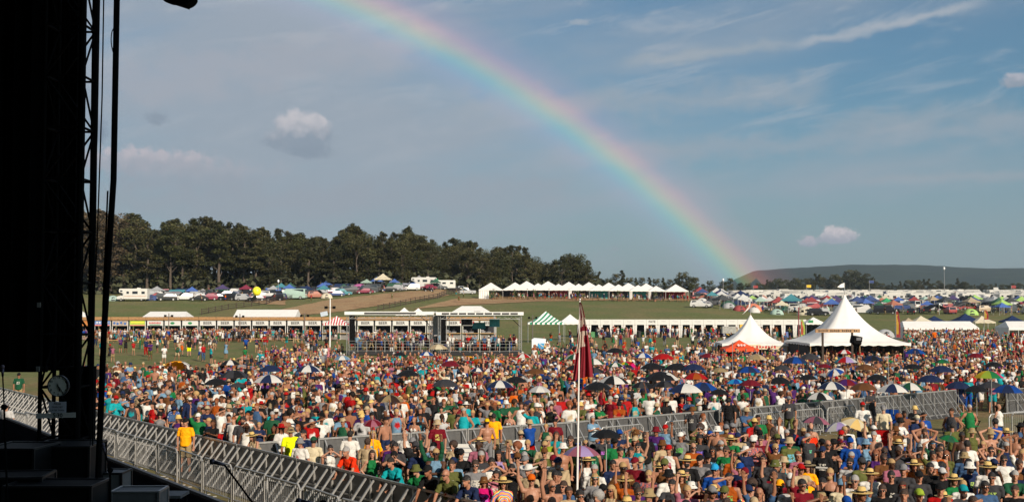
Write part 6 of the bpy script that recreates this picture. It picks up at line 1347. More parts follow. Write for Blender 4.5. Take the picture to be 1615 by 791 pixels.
# ================================================================== umbrellas, beach tents, flag
def umbrella_mesh(w, n=8, depth=.24, flat=False):
    """canopy of n gores; material slot 0 and 1 take turns"""
    mb = MB(); r = w / 2; m_ = 6
    for i in range(n):
        for s in range(2):
            a0 = 2 * math.pi * (i + s * .5) / n; a1 = 2 * math.pi * (i + (s + 1) * .5) / n; pts = []
            for j in range(m_ + 1):
                u = j / m_
                for a in (a0, a1):
                    ph = ((a * n / (2 * math.pi)) % 1.0); mid = abs(math.sin(math.pi * ph)); rr = r * u * (1 - .075 * mid * u); z = -w * depth * (u ** 2.1) + .02 * mid * u * w * .0 - .025 * w * mid * u * (1 - u)
                    pts.append((rr * math.cos(a), rr * math.sin(a), z))
            mb.add(pts, [(2 * j, 2 * j + 2, 2 * j + 3, 2 * j + 1) for j in range(m_)], i % 2 if n % 2 == 0 else i)
    return mb
UC = lambda c: mat('umbrella cloth ' + c, PAL[c], .6, .06, 4, transl=.15, spec=.3)
def umbrella(px, py, w, cols, label, tilt=0.0, td=0.0, hz=2.12, logo=False, edge=False, segs=None):
    p = gp(px, py, hz); d = p.y; W_ = w * (1.12 if w < 45 else 1.0) * d / FP; t = thing('umbrella', label, 'umbrella', p, random.Random(px).uniform(0, .8)); t.rotation_euler = (R(tilt), R(td), t.rotation_euler[2])
    mb = umbrella_mesh(W_)
    if len(cols) > 2: mb.m = [int(k // 12) % len(cols) for k in range(len(mb.f))]
    elif segs: mb.m = [1 if (k // 12) in segs else 0 for k in range(len(mb.f))]
    elif len(cols) == 1: mb.m = [0] * len(mb.f)
    mb.build('canopy', [UC(c) for c in cols], t, True)
    k = MB(); k.tube((0, 0, -min(1.25, hz - .9)), (0, 0, .10), .012, n=8); k.build('shaft', STEEL, t); k = MB()
    for i in range(8): a = 2 * math.pi * i / 8; k.tube((.02, 0, -.42 * W_ * .7), (W_ * .28 * math.cos(a), W_ * .28 * math.sin(a), -.09 * W_), .006, n=4)
    k.build('ribs', BLKM, t); k = MB(); k.path([(0, 0, -min(1.25, hz - .9)), (0, 0, -min(1.32, hz - .83))], .02, 8); k.build('handle', BLKM, t)
    if logo: k = MB(); k.ell((0, -W_ * .28, -W_ * .075), (.16, .12, .012), Matrix.Rotation(R(22), 3, 'X'), 12, 6); k.build('emblem', UC('white'), t)
    UMB.append((p.x, p.y, W_ / 2, t['label'])); return t
UMB = []
UL = [(967, 592, 50, ['black', 'white'], 'large black and white wedged umbrella right of the red flag'), (1015, 556, 27, ['blue', 'white'], 'blue and white umbrella left of the red one'), (1046, 557, 33, ['red'], 'plain red umbrella beside the blue and white one'), (970, 548, 28, ['black'], 'black umbrella farthest back right of the red flag'), (971, 571, 24, ['dark green', 'white'], 'green and white umbrella below the back black one'),
      (987, 570, 16, ['yellow', 'green', 'golden yellow', 'lime'], 'small yellow and green umbrella right of the green and white one'), (999, 572, 21, ['red', 'hot pink'], 'tilted crimson umbrella left of the plain red one', 20, 30), (1043, 585, 56, ['black', 'white'], 'big black umbrella with one white panel and a pale emblem', 0, 0, dict(segs=(6,), logo=True)), (1081, 604, 55, ['navy', 'white'], 'big navy umbrella with white panels right of the red flag', 0, 0, dict(segs=(5, 6))),
      (1097, 587, 36, ['red', 'rust'], 'red and rust umbrella behind the big navy one'), (1134, 613, 29, ['black'], 'small black umbrella right of the big navy one'), (1160, 597, 27, ['sky blue', 'blue'], 'bright blue umbrella with a ragged edge'), (956, 676, 50, ['black'], 'black umbrella in the near crowd beside the woman in white'), (917, 702, 58, ['mauve', 'lavender'], 'mauve pink umbrella at the foot of the flagpole'), (1193, 558, 31, ['beige', 'khaki'], 'tan umbrella below the small white marquee'), (1135, 579, 25, ['khaki'], 'plain khaki umbrella in the middle of the crowd'),
      (1229, 594, 36, ['black'], 'black umbrella left of the crowd divide, right centre'), (425, 590, 50, ['white', 'navy'], 'white and navy umbrella in the left part of the crowd'), (341, 596, 36, ['black'], 'black umbrella left of the white and navy one'), (374, 603, 24, ['charcoal'], 'charcoal umbrella between the black one and the white and navy one'), (363, 567, 28, ['black', 'white'], 'flat black and white umbrella on the left lawn', 0, 0, dict(segs=(5,))), (691, 542, 29, ['beige', 'cream'], 'tan umbrella in front of the gap between the platforms'), (673, 554, 22, ['blue', 'white'], 'blue and white umbrella left of the tan one'),
      (540, 560, 25, ['light blue', 'white'], 'pale blue and white umbrella before the left platform'), (630, 555, 19, ['black'], 'small black umbrella before the left platform'), (825, 557, 23, ['red', 'white'], 'red and white umbrella left of the blue cabin'), (783, 565, 22, ['orange', 'white'], 'orange and white umbrella before the right platform'), (753, 579, 22, ['navy', 'white'], 'navy and white umbrella below the yellow beach tent'), (772, 580, 20, ['maroon', 'white'], 'maroon and white umbrella below the orange and white one'), (813, 593, 34, ['black'], 'black umbrella above the navy and white gored one'),
      (789, 599, 40, ['navy', 'white'], 'navy and white gored umbrella, centre of the crowd'), (851, 608, 34, ['pale grey', 'white'], 'silver white umbrella left of the red flag'), (615, 622, 38, ['dark brown', 'khaki'], 'brown striped umbrella in the centre left crowd'), (587, 661, 27, ['maroon', 'mauve'], 'maroon umbrella behind the man in orange', 10, -10), (1254, 562, 37, ['navy', 'blue'], 'dark blue umbrella before the great marquee'), (1277, 557, 33, ['charcoal'], 'charcoal umbrella behind the dark blue one'), (1332, 551, 22, ['red', 'white'], 'small red and white umbrella before the great marquee'),
      (1334, 562, 32, ['red', 'lavender', 'pale grey', 'turquoise'], 'many coloured umbrella of red, lilac, grey and turquoise'), (1416, 541, 24, ['black'], 'round black umbrella tilted towards us at the marquee corner', 55, 25), (1443, 549, 30, ['blue', 'navy'], 'blue umbrella right of the marquee corner'), (1567, 570, 26, ['black'], 'black umbrella above the rainbow coloured one'), (1559, 584, 46, ['hot pink', 'red', 'golden yellow', 'yellow', 'lime', 'green'], 'rainbow coloured umbrella at the right'), (1485, 576, 36, ['navy'], 'navy umbrella left of the rainbow coloured one'), (1486, 566, 22, ['green', 'dark green'], 'small green umbrella behind the navy one'),
      (1540, 607, 36, ['black'], 'black umbrella at the right end of the divided crowd'), (1292, 618, 39, ['white', 'black'], 'white and black umbrella lying over the dividing barrier'), (1335, 597, 36, ['purple', 'maroon'], 'purple and maroon umbrella, right centre'), (1316, 581, 26, ['blue', 'white'], 'blue and white umbrella tilted, below the many coloured one', 10, -20), (1322, 665, 48, ['white', 'lavender'], 'pale lavender umbrella resting low in the near crowd', -6, -8, dict(hz=1.7)), (1352, 660, 42, ['cream', 'straw'], 'cream umbrella tilted over the pale lavender one', 18, 14, dict(hz=1.8)), (1287, 656, 40, ['mauve', 'charcoal'], 'grey mauve umbrella left of the pale lavender one', 0, 5, dict(hz=1.6)),
      (1499, 686, 30, ['green', 'dark green'], 'green umbrella lying low at the right', 10, 10, dict(hz=1.5)), (1274, 590, 28, ['black'], 'black umbrella left of the purple and maroon one'), (1376, 560, 30, ['navy', 'black'], 'dark umbrella right of the many coloured one'), (1300, 573, 22, ['maroon'], 'small maroon umbrella left of the many coloured one')]
uq = random.Random(12)                                     # more of them, mostly dark, across the right of the crowd
for i in range(34):
    for _ in range(60):
        px, py = uq.uniform(900, 1600) if i < 27 else uq.uniform(300, 850), uq.uniform(556, 606)
        if all(abs(px - u[0]) > 22 or abs(py - u[1]) > 13 for u in UL): break
    cc = [['black'], ['navy'], ['black', 'charcoal'], ['maroon'], ['black'], ['dark green', 'white'], ['blue', 'navy'], ['charcoal'], ['navy', 'white'], ['brown']][i % 10]; nmn = {1: 'plain %s' % cc[0], 2: '%s and %s' % (cc[0], cc[-1])}[len(cc)]
    nearest = min(UL, key=lambda u: abs(u[0] - px) + 2 * abs(u[1] - py)); side_ = 'right of' if nearest[0] < px else 'left of'; short_ = ' '.join(nearest[4].split(' umbrella')[0].split()[-5:])
    lab_ = 'small %s umbrella %s the %s one' % (nmn, side_, short_); lab_ = lab_ if all(lab_ != u[4] for u in UL) else lab_.replace('small', 'another small')
    UL.append((px, py, uq.uniform(28, 42) * (py - 480) / 100, cc, lab_))
for u in UL:
    ex = list(u[5:]); kw = ex.pop() if ex and isinstance(ex[-1], dict) else {}
    umbrella(*u[:5], *ex, **kw)
def beach_tent(px, py, w, c, label, c2=None):
    p = gp(px, py); s = w * p.y / FP / 3.2; t = thing('beach_tent', label, 'beach tent', p, 0, None, s); mb = MB(); mb.ell((0, 0, 0), (1.6, 1.3, 1.35), None, 20, 10, v1=.5)
    fs = [f for f in mb.f if sum(mb.v[i][1] for i in f) / 4 > -.45 or abs(sum(mb.v[i][0] for i in f)) / 4 > 1.0]; mb.m = [1 if sum(mb.v[i][0] for i in f) / 4 > .5 else 0 for f in fs]; mb.f = fs; mb.build('fly_sheet', [UC(c), UC(c2 or c)], t, True)
    k = MB()
    for s_ in (-1, 1): k.path([(s_ * 1.6 * math.cos(a), -.2, 1.35 * math.sin(a)) for a in (0, .4, .8, 1.2, 1.57)], .02, 5)
    k.build('poles', BLKM, t); k = MB(); k.box((0, 0, .01), (2.6, 2.0, .02)); k.build('groundsheet', FADE, t); UMB.append((p.x, p.y, 1.6 * s, label))
beach_tent(279, 592, 56, 'golden yellow', 'yellow and white beach tent on the left lawn', 'white'); beach_tent(738, 582, 50, 'golden yellow', 'golden yellow beach tent before the right platform', 'orange'); beach_tent(466, 581, 44, 'blue', 'blue beach tent in the left part of the crowd', 'navy')
beach_tent(1478, 583, 26, 'green', 'small green pop-up tent in the right part of the crowd')
# flagpole held up in the near crowd, dark red flag hanging limp
p = gp(910, 768, 1.4); fz = lambda py: 5.3 - (py - 480) / FP * p.y * 1.0; t = thing('flag', 'dark red flag with pale shapes hanging limp from a tall white pole', 'flag', (p.x, p.y, 0)); top = at(914.5, 472, p.y); a_ = Vector((0, 0, 1.0)); b_ = Vector((top.x - p.x, 0, top.z))
k = MB(); k.tube(a_, b_, .024, .014, 8); k.build('pole', mat('white plastic pipe', (.72, .71, .68), .4), t); k = MB(); k.ell(b_, (.028,) * 3); k.build('finial', ALU, t)
L0 = b_; n = 34; m_ = 26; vs = []; z0 = at(912, 476, p.y).z; z1 = at(912, 599, p.y).z; ms = []
for j in range(n + 1):
    v = j / n; z = z0 + (z1 - z0) * v; pxl = 913.5 - 2 * v - 9 * max(0, v - .3) * 1.4; pxr = 916 + 20 * v ** .7
    for i in range(m_ + 1):
        u = i / m_; x = at(pxl + (pxr - pxl) * u, 500, p.y).x - p.x; zz = z - .16 * u * (1 - v) * 0 + (.10 * u * v - .14 * (u - .5) ** 2 * v) ; y = (.10 * v + .012) * math.sin(u * 17 + v * 3.0) * (.35 + u * .65) + .03 * math.sin(u * 31 + v * 7)
        vs.append((x, y, zz))
fl = bpy.data.meshes.new('cloth'); fl.from_pydata(vs, [], [(j * (m_ + 1) + i, j * (m_ + 1) + i + 1, (j + 1) * (m_ + 1) + i + 1, (j + 1) * (m_ + 1) + i) for j in range(n) for i in range(m_)]); fl.polygons.foreach_set('use_smooth', [True] * (n * m_))
fl.materials.append(mat('dark red flag cloth', (.26, .012, .025), .8, .1, 3, transl=.2)); fl.materials.append(mat('pale flag print', (.62, .50, .42), .8, .1, 3, transl=.2)); mi = []
for j in range(n):
    for i in range(m_):
        u, v = i / m_, j / n; h = mnoise.noise(Vector((u * 3.1, v * 9, 2.2)))
        mi.append(1 if (.36 < v < .58 and .05 + .3 * abs(v - .46) < u < .70 + .6 * h) or (v < .30 and h > .12 and u < .8) or (.20 < v < .30 and u > .35 and h > -.15) or (.52 < v < .62 and .02 < u < .22) else 0)
fl.polygons.foreach_set('material_index', mi); obj('cloth', fl, t)
for px, y0, y1, lab in ((1156, 540, 640, 'thin grey pole standing in the middle crowd'), (1402, 560, 650, 'thin pole standing in the crowd right of the marquee'), (1565, 600, 690, 'pale pole of the rainbow coloured umbrella\'s stand'), (1122, 560, 645, 'slim pole left of the thin grey one'), (1248, 588, 640, 'slim pale pole near the dividing barrier')):
    q = gp(px, y1, .3); tp_ = at(px, y0, q.y); o = thing('pole', lab, 'pole', (q.x, q.y, 0)); k = MB(); k.tube((0, 0, 0), (0, 0, tp_.z), .018, .014, 8); k.build('shaft', ALU, o); k = MB(); k.ell((0, 0, tp_.z), (.03,) * 3); k.build('cap', ALU, o)
# ================================================================== the people
PEOPLE = []      # (x, y, label-data)
def lineA(x): return 22.6 + (x - 1.9) * (61.2 - 22.6) / (-24.5 - 1.9)      # y of the pit barrier at x
def lineC(x):
    return float(np.interp(x, [p[0] for p in CP], [p[1] for p in CP])) if x >= CP[0][0] else lineA(x)
# hand placed: crop, u, v (position of the head in a 3.75x crop), sex, pose, top kind, top colour, hat, hair, glasses, extra
CR = {'B': (500, 580), 'C': (860, 580), 'D': (1215, 580), 'E': (140, 580)}
def K(s): return s
HAND = """B 245 462 m lean t red_orange - short_hair:grey 0
B 78 478 f phone k white headband:white short_hair:dark 0
B 265 288 m stand t red_orange baseball_cap:beige short_hair:brown 1
B 330 392 f stand j golden_yellow - long_hair:blonde 0
B 405 322 m stand x - - short_hair:dark 0
B 485 545 m lean t turquoise - short_hair:dark 0
B 565 438 m stand t charcoal baseball_cap:grey short_hair:brown 1
B 602 490 m stand t navy - short_hair:dark 0
B 645 565 m lean t green bucket_hat:olive short_hair:brown 0
B 700 608 m lean t black baseball_cap:black short_hair:dark 0
B 690 466 m stand t light_blue baseball_cap:black short_hair:brown 0
B 712 330 m stand t maroon bucket_hat:beige short_hair:grey 1 legs
B 850 508 m cross t black baseball_cap:black short_hair:dark 1
B 795 572 m stand t olive - short_hair:brown 0
B 807 628 m lean t olive - - 1 badge
B 935 575 m stand t grey - short_hair:brown 1
B 928 668 m lean t navy headband:white short_hair:dark 0
B 1032 560 m phone t white - short_hair:dark 0
B 1060 632 f phone t pink - long_hair:dark 0
B 1100 680 f stand t tie-dye straw_hat:straw long_hair:brown 1
B 960 438 f onhead t grey straw_hat:straw long_hair:brown 0
B 1005 322 m stand x - baseball_cap:yellow short_hair:brown 0 back
B 1045 288 m stand t golden_yellow - short_hair:dark 0 back
B 1203 392 m stand t white baseball_cap:beige short_hair:brown 1 shape
B 1258 328 f stand t pale_grey bucket_hat:yellow short_hair:brown 0
B 1355 330 f stand t mauve - long_hair:dark 1
B 1408 305 m stand t white baseball_cap:black short_hair:dark 0
B 1415 400 f stand t teal - long_hair:brown 0
B 1368 428 m stand t lime baseball_cap:beige short_hair:grey 1
B 1345 500 m stand t olive baseball_cap:brown short_hair:dark 1
B 1185 530 m raise t dark_green baseball_cap:brown short_hair:brown 1
B 1252 608 m stand t beige cowboy_hat:white short_hair:grey 0
B 1232 548 m wave t grey baseball_cap:grey short_hair:dark 0
B 1268 662 m cheer x - baseball_cap:orange short_hair:brown 1
B 1335 565 f shade b black - long_hair:dark 0
B 1390 695 m raise x - - - 1
B 1458 700 m stand t denim - short_hair:brown 1
B 1398 545 m stand t white baseball_cap:maroon short_hair:dark 0
B 1428 642 m stand t charcoal - short_hair:dark 0
B 620 425 m stand x - - short_hair:dark 0 back
B 455 520 m phone t black baseball_cap:black short_hair:dark 1
B 520 395 m stand t white - short_hair:grey 0
B 805 460 f stand t beige - curly_hair:brown 0
B 300 440 m stand t beige - short_hair:brown 0 back
B 195 395 m stand t white - short_hair:dark 0 back
B 1075 515 f stand k lavender - long_hair:dark 0
B 970 520 m stand t charcoal - short_hair:grey 0
C 280 302 f stand d white - long_hair:dark 1
C 335 412 m stand t charcoal baseball_cap:olive short_hair:dark 1
C 410 440 m stand t green baseball_cap:black short_hair:dark 0
C 505 492 m stand t denim - short_hair:dark 0
C 525 382 f onhead t cream - long_hair:blonde 0
C 590 402 m stand t black - short_hair:brown 1
C 655 372 m stand t purple bucket_hat:maroon short_hair:brown 0
C 710 358 m stand t light_blue baseball_cap:red short_hair:brown 0
C 800 405 m raise t grey baseball_cap:white short_hair:brown 0
C 872 248 m walk t charcoal bucket_hat:brown short_hair:brown 0 legs
C 928 292 f stand k golden_yellow bucket_hat:hot_pink long_hair:brown 0
C 1040 362 f cheer k lavender bucket_hat:pink long_hair:blonde 0
C 1085 195 m stand t black bucket_hat:black short_hair:dark 0 legs,back
C 1125 180 m stand t tie-dye - short_hair:grey 0
C 1190 275 m stand t grey - short_hair:dark 0
C 1258 315 m stand t green - short_hair:brown 1
C 1322 272 m stand t black bucket_hat:black short_hair:dark 0
C 1385 310 m stand t grey baseball_cap:charcoal short_hair:dark 0
C 1440 185 m walk t charcoal baseball_cap:grey short_hair:dark 0 legs
C 1268 392 m stand t mauve baseball_cap:black short_hair:brown 1
C 1350 372 f stand t tie-dye - long_hair:brown 0 back
C 1448 425 m stand t dark_green baseball_cap:black short_hair:dark 1
C 1138 408 m stand t beige straw_hat:straw short_hair:brown 0
C 1180 402 f shade t charcoal - long_hair:dark 0
C 1070 488 m stand t green - short_hair:brown 1
C 1115 528 m stand t rust - short_hair:dark 0
C 730 482 m stand k white baseball_cap:red short_hair:brown 0 patch
C 692 452 f stand t beige bucket_hat:brown long_hair:brown 0
C 870 455 f stand b black straw_hat:straw long_hair:brown 0
C 912 420 m stand j charcoal - short_hair:dark 0
C 990 490 f stand k black - long_hair:dark 1
C 915 545 m stand t grey baseball_cap:black short_hair:grey 0
C 840 552 m stand t black straw_hat:straw short_hair:dark 0 beard
C 805 640 f stand t brown straw_hat:straw long_hair:brown 0
C 680 592 f stand t charcoal straw_hat:straw long_hair:dark 1
C 730 635 m stand t white bucket_hat:black short_hair:dark 1
C 1002 602 m stand t blue baseball_cap:sky_blue short_hair:brown 1
C 1085 655 m shade k rust - short_hair:dark 0
C 1180 622 m stand t maroon baseball_cap:maroon short_hair:dark 0
C 1350 640 m raise t charcoal - short_hair:brown 1
C 1388 695 m stand t black baseball_cap:golden_yellow short_hair:brown 1 beard
C 1448 655 m stand t maroon baseball_cap:white short_hair:brown 0
C 1200 728 m stand t tie-dye baseball_cap:navy short_hair:brown 0
C 250 550 f stand k white straw_hat:straw long_hair:brown 1
C 290 600 m stand t white - short_hair:grey 0
C 400 572 m stand t navy - short_hair:dark 0
C 390 725 f stand k beige - long_hair:blonde 1
C 470 672 f raise t rust straw_hat:straw long_hair:brown 0
C 540 710 m stand t purple - short_hair:dark 0
C 750 692 m clap t charcoal - short_hair:dark 0
C 862 705 f phone t maroon bucket_hat:white long_hair:dark 0
C 612 752 m stand t blue bucket_hat:khaki short_hair:brown 1
C 1265 742 m cheer t denim - - 0
C 60 640 m stand t black - short_hair:dark 0
C 310 765 m stand t grey - curly_hair:grey 0
C 205 755 m stand t black - short_hair:dark 1
C 530 560 m stand t maroon baseball_cap:maroon short_hair:brown 0
C 1060 735 m stand t green baseball_cap:olive short_hair:brown 1
C 985 735 m clap t charcoal baseball_cap:grey short_hair:brown 1
C 1290 545 m stand t charcoal - short_hair:dark 0
D 232 380 m stand t red_orange - short_hair:dark 0
D 308 492 m stand t black baseball_cap:navy short_hair:brown 1 bar
D 375 450 m stand j black cowboy_hat:black short_hair:brown 0
D 472 440 m stand t blue baseball_cap:blue short_hair:brown 0
D 565 445 f stand k light_blue bucket_hat:light_blue long_hair:brown 0
D 545 222 m stand t white baseball_cap:red short_hair:brown 0 back
D 668 242 m stand t cream baseball_cap:grey short_hair:grey 0 back,legs
D 590 140 m walk t charcoal baseball_cap:white short_hair:dark 0 legs
D 645 480 f shade t pink - long_hair:brown 0
D 758 450 f raise t black straw_hat:straw long_hair:brown 0
D 867 300 m stand j navy straw_hat:cream short_hair:grey 0 back,legs
D 905 282 m stand t green bucket_hat:beige short_hair:brown 0
D 958 452 f onhead t dark_green headband:sky_blue long_hair:dark 0
D 1163 452 m stand t white - short_hair:dark 0 back
D 1172 565 f stand t denim - long_hair:dark 1
D 1285 592 m stand t white straw_hat:straw short_hair:dark 0
D 472 560 m stand t pale_grey - short_hair:dark 1 beard
D 540 562 m stand t olive straw_hat:straw short_hair:grey 1
D 500 668 m stand t white - short_hair:grey 1
D 588 630 m stand t white straw_hat:straw short_hair:brown 0
D 715 640 m stand t black - short_hair:dark 1
D 662 722 m stand t black - short_hair:brown 1
D 787 602 m stand t charcoal baseball_cap:grey short_hair:grey 0
D 850 575 f stand t rust straw_hat:straw long_hair:brown 0
D 880 642 m stand t charcoal baseball_cap:black short_hair:dark 0
D 945 592 m stand t black - short_hair:dark 0
D 1015 622 m stand t black baseball_cap:pale_grey short_hair:dark 0
D 1085 662 f stand t green straw_hat:straw long_hair:brown 0
D 1140 728 m stand t charcoal baseball_cap:teal short_hair:brown 0 beard
D 1270 702 m stand t denim - short_hair:dark 1
D 1310 648 m stand t charcoal - short_hair:dark 1
D 1380 542 m stand t white - short_hair:dark 1
D 1305 490 f onhead k white - ponytail:dark 1
D 1472 570 m phone t brown - short_hair:brown 0
D 220 582 f stand t golden_yellow straw_hat:khaki long_hair:brown 0
D 22 628 m stand t maroon - short_hair:dark 1
D 310 682 m clap t black - short_hair:dark 0
D 188 692 m raise t maroon - short_hair:dark 1
D 782 700 f stand t charcoal headband:red long_hair:brown 0
D 880 752 m stand t maroon baseball_cap:lime short_hair:brown 0
D 1075 345 m stand t olive - short_hair:dark 0 back
D 1450 405 m shade x - - short_hair:brown 0
D 120 430 m cup t olive baseball_cap:black short_hair:dark 0
D 1005 718 m stand t red baseball_cap:black short_hair:dark 0
D 420 692 m stand t cream baseball_cap:light_blue short_hair:brown 0
D 115 700 m stand t pale_grey baseball_cap:grey short_hair:brown 1
D 1330 320 m stand t blue - short_hair:dark 0 back
D 770 340 f stand k lime - long_hair:brown 0
E 205 172 m stand t light_blue - short_hair:dark 0 back
E 300 150 m stand t beige - short_hair:grey 0 back
E 345 208 f stand k teal - long_hair:dark 0
E 382 190 m stand k blue - short_hair:dark 0
E 505 232 f stand t flowered - curly_hair:dark 0 back
E 600 192 m stand j navy baseball_cap:white short_hair:dark 0 back
E 668 205 m stand h red - short_hair:dark 0
E 727 272 m lean t denim baseball_cap:white short_hair:brown 0
E 785 195 m stand j white bucket_hat:beige short_hair:brown 0
E 828 222 m stand t pink - short_hair:dark 0
E 857 308 f stand t teal headband:turquoise short_hair:blonde 0
E 908 310 m stand t charcoal - short_hair:dark 0 beard
E 1045 378 f lean k beige straw_hat:straw long_hair:brown 0
E 1108 275 m stand x - - short_hair:dark 1
E 1140 345 m stand t brown straw_hat:straw short_hair:brown 0
E 1195 375 m stand t neon_yellow bucket_hat:khaki short_hair:brown 0 back
E 1250 440 m stand t white bucket_hat:grey short_hair:grey 0
E 1330 432 m stand t cream baseball_cap:dark_green short_hair:dark 0 back
E 1405 255 m stand t charcoal - short_hair:dark 0
E 1270 390 m stand t navy - short_hair:dark 0
E 25 130 m lean t white - short_hair:brown 0
E 470 165 f stand t brown - long_hair:dark 0
E 1330 330 f stand t light_blue - long_hair:brown 1"""
TOPK = {'t': 'tshirt', 'k': 'tank', 'j': 'jacket', 'b': 'bikini top', 'd': 'dress', 'x': 'shirtless', 'h': 'hooded poncho'}
TW = {'tshirt': 't-shirt', 'tank': 'vest top', 'jacket': 'long sleeved top', 'bikini top': 'bikini top', 'dress': 'dress', 'hooded poncho': 'hooded rain poncho'}
HW = {'baseball_cap': 'cap', 'straw_hat': 'straw hat', 'bucket_hat': 'brimmed hat', 'cowboy_hat': 'cowboy hat', 'headband': 'headband'}
PW = {'lean': 'leaning on the barrier', 'phone': 'holding a camera up', 'cheer': 'with both arms raised', 'raise': 'one fist raised', 'wave': 'waving an arm', 'shade': 'shading the eyes', 'clap': 'clapping', 'cross': 'arms folded', 'onhead': 'hands on head', 'hips': 'hands on hips', 'walk': 'walking', 'cup': 'holding out a hand', 'sit': 'sitting', 'stand': ''}
HAIRW = {'short_hair': 'short %s hair', 'long_hair': 'long %s hair', 'ponytail': '%s ponytail', 'curly_hair': 'curly %s hair'}
def base_label(D):
    w = 'man' if D['sex'] == 'm' else 'woman'
    s = ('shirtless ' if D['top'][0] == 'shirtless' else '') + w + ('' if D['top'][0] == 'shirtless' else ' in %s %s' % (D['top'][1], TW[D['top'][0]]))
    if D['hat']: s += (' and ' if D['top'][0] != 'shirtless' else ' in ') + ('' if D['hat'][0] == 'straw_hat' else D['hat'][1] + ' ') + HW[D['hat'][0]]
    elif D['hair'] and D['top'][0] != 'hooded poncho': s += ', ' + HAIRW[D['hair'][0]] % D['hair'][1]
    elif not D['hair']: s += ', bald'
    return s
pr = random.Random(77); LIST = []
def place(px, py, D, hz=1.63):
    F = Fig(D['sex'], D['pose']); sc = HB[D['sex']]['H'] * D.get('sc', 1)
    hzz = (F.head.z - F.drop) * sc; p = gp(px, py, hzz); D['p'] = Vector((p.x, p.y, 0)); return D
nst = [0]
for ln in HAND.splitlines():
    if 'straw_hat' in ln and ' m ' in ln:
        nst[0] += 1
        if nst[0] % 2: ln = ln.replace('straw_hat:straw', 'baseball_cap:' + ['black', 'navy', 'charcoal'][nst[0] % 3]).replace('straw_hat:cream', 'baseball_cap:cream')
    c, u, v, sex, pose, tk, tc_, hat, hair, gl = ln.split()[:10]; ex = (ln.split() + [''])[10] if len(ln.split()) > 10 else ''
    px, py = CR[c][0] + int(u) / 3.75, CR[c][1] + int(v) / 3.75
    D = dict(sex=sex, pose=pose, top=(TOPK[tk], tc_.replace('_', ' ')), hat=(hat.split(':')[0], hat.split(':')[1].replace('_', ' ')) if hat != '-' else None, hair=tuple(hair.split(':')) if hair != '-' else None, gl=gl == '1',
             beard='beard' in ex, back='back' in ex, legs='legs' in ex, ex=ex, sc=pr.uniform(.96, 1.03), skin=pr.choice([0, 1, 2, 3, 5, 6, 6, 0, 1, 4]), bottom=(pr.choice(['shorts', 'shorts', 'trousers']), pr.choice(['khaki', 'denim', 'charcoal', 'olive', 'navy', 'grey'])))
    place(px, py, D)
    if pose == 'lean':                                           # forearms on the top rail: stand just behind the barrier
        x = D['p'].x; a = lineA(x)
        if c in 'BE' : D['p'].y = max(a + .42, min(D['p'].y, a + .8)); D['ln'] = 'A'
    LIST.append(D)
# more people, filled in by rule until the near crowd stands as close as in the photo
MT = ['black'] * 5 + ['charcoal'] * 3 + ['navy'] * 3 + ['white', 'white', 'grey', 'grey', 'olive', 'olive', 'maroon', 'maroon', 'brown', 'brown', 'teal', 'denim', 'denim', 'dark green', 'dark green', 'red', 'blue', 'beige', 'purple', 'light blue', 'green', 'rust', 'cream', 'striped', 'plaid', 'plaid', 'mauve']
def rand_D(q, near=True):
    sex = 'm' if q.random() < .62 else 'f'; u = q.random()
    pose = q.choices(['stand', 'clap', 'raise', 'cheer', 'wave', 'shade', 'phone', 'cross', 'hips', 'cup', 'onhead'], [50, 9, 4, 3, 5, 8, 6, 6, 5, 8, 3])[0]
    if sex == 'm': top = ('shirtless', '') if u < .15 else (('tank' if u < .28 else 'tshirt' if u < .93 else 'jacket'), q.choice(MT))
    else: top = ('bikini top' if u < .18 else 'tank' if u < .55 else 'dress' if u < .66 else 'tshirt', q.choice(MT + ['pink', 'white', 'coral', 'turquoise', 'lavender', 'hot pink']))
    if top[0] in ('bikini top', 'tank', 'dress', 'jacket') and top[1] in ('tie-dye', 'striped', 'plaid'): top = (top[0], q.choice(['white', 'teal', 'black']))
    h = q.random(); hat = None
    if h < .30: hat = ('baseball_cap', q.choice(['white', 'black', 'navy', 'grey', 'beige', 'red', 'olive', 'maroon', 'charcoal', 'blue']))
    elif h < .34: hat = ('straw_hat', 'straw')
    elif h < .50: hat = ('bucket_hat', q.choice(['beige', 'olive', 'khaki', 'white', 'brown']))
    elif h < .53: hat = ('headband', q.choice(['red', 'white', 'teal']))
    hair = ('short_hair', q.choice(['dark', 'dark', 'brown', 'brown', 'grey', 'blonde'])) if sex == 'm' else (q.choice(['long_hair', 'long_hair', 'ponytail', 'curly_hair']), q.choice(['dark', 'brown', 'brown', 'blonde', 'red']))
    if sex == 'm' and hat is None and q.random() < .06: hair = None
    return dict(sex=sex, pose=pose, top=top, hat=hat, hair=hair, gl=q.random() < .38, beard=sex == 'm' and q.random() < .22, back=False, legs=False, ex='', sc=q.uniform(.93, 1.05), skin=q.choice([0, 1, 2, 3, 5, 6, 6, 0, 1, 4, 7, 8]),
                bottom=(q.choice(['shorts', 'shorts', 'trousers']), q.choice(['khaki', 'denim', 'charcoal', 'olive', 'navy', 'grey', 'beige', 'black'])))
GRID = {}
def gadd(p): GRID.setdefault((int(p[0] // 1), int(p[1] // 1)), []).append(p)
def gfree(x, y, r):
    for i in range(int((x - r) // 1), int((x + r) // 1) + 1):
        for j in range(int((y - r) // 1), int((y + r) // 1) + 1):
            for a, b in GRID.get((i, j), ()):
                if (a - x) ** 2 + ((b - y) * .85) ** 2 < r * r: return False
    return True
for D in LIST: gadd((D['p'].x, D['p'].y))
for u_ in UMB: gadd((u_[0], u_[1] + .1))
NEAR_T = 350; q = random.Random(5); tries = 0
def seen(x, y, m=30):
    px, py = proj((x, y, 1.6)); return -10 < px < 1625 and py < 791 + m
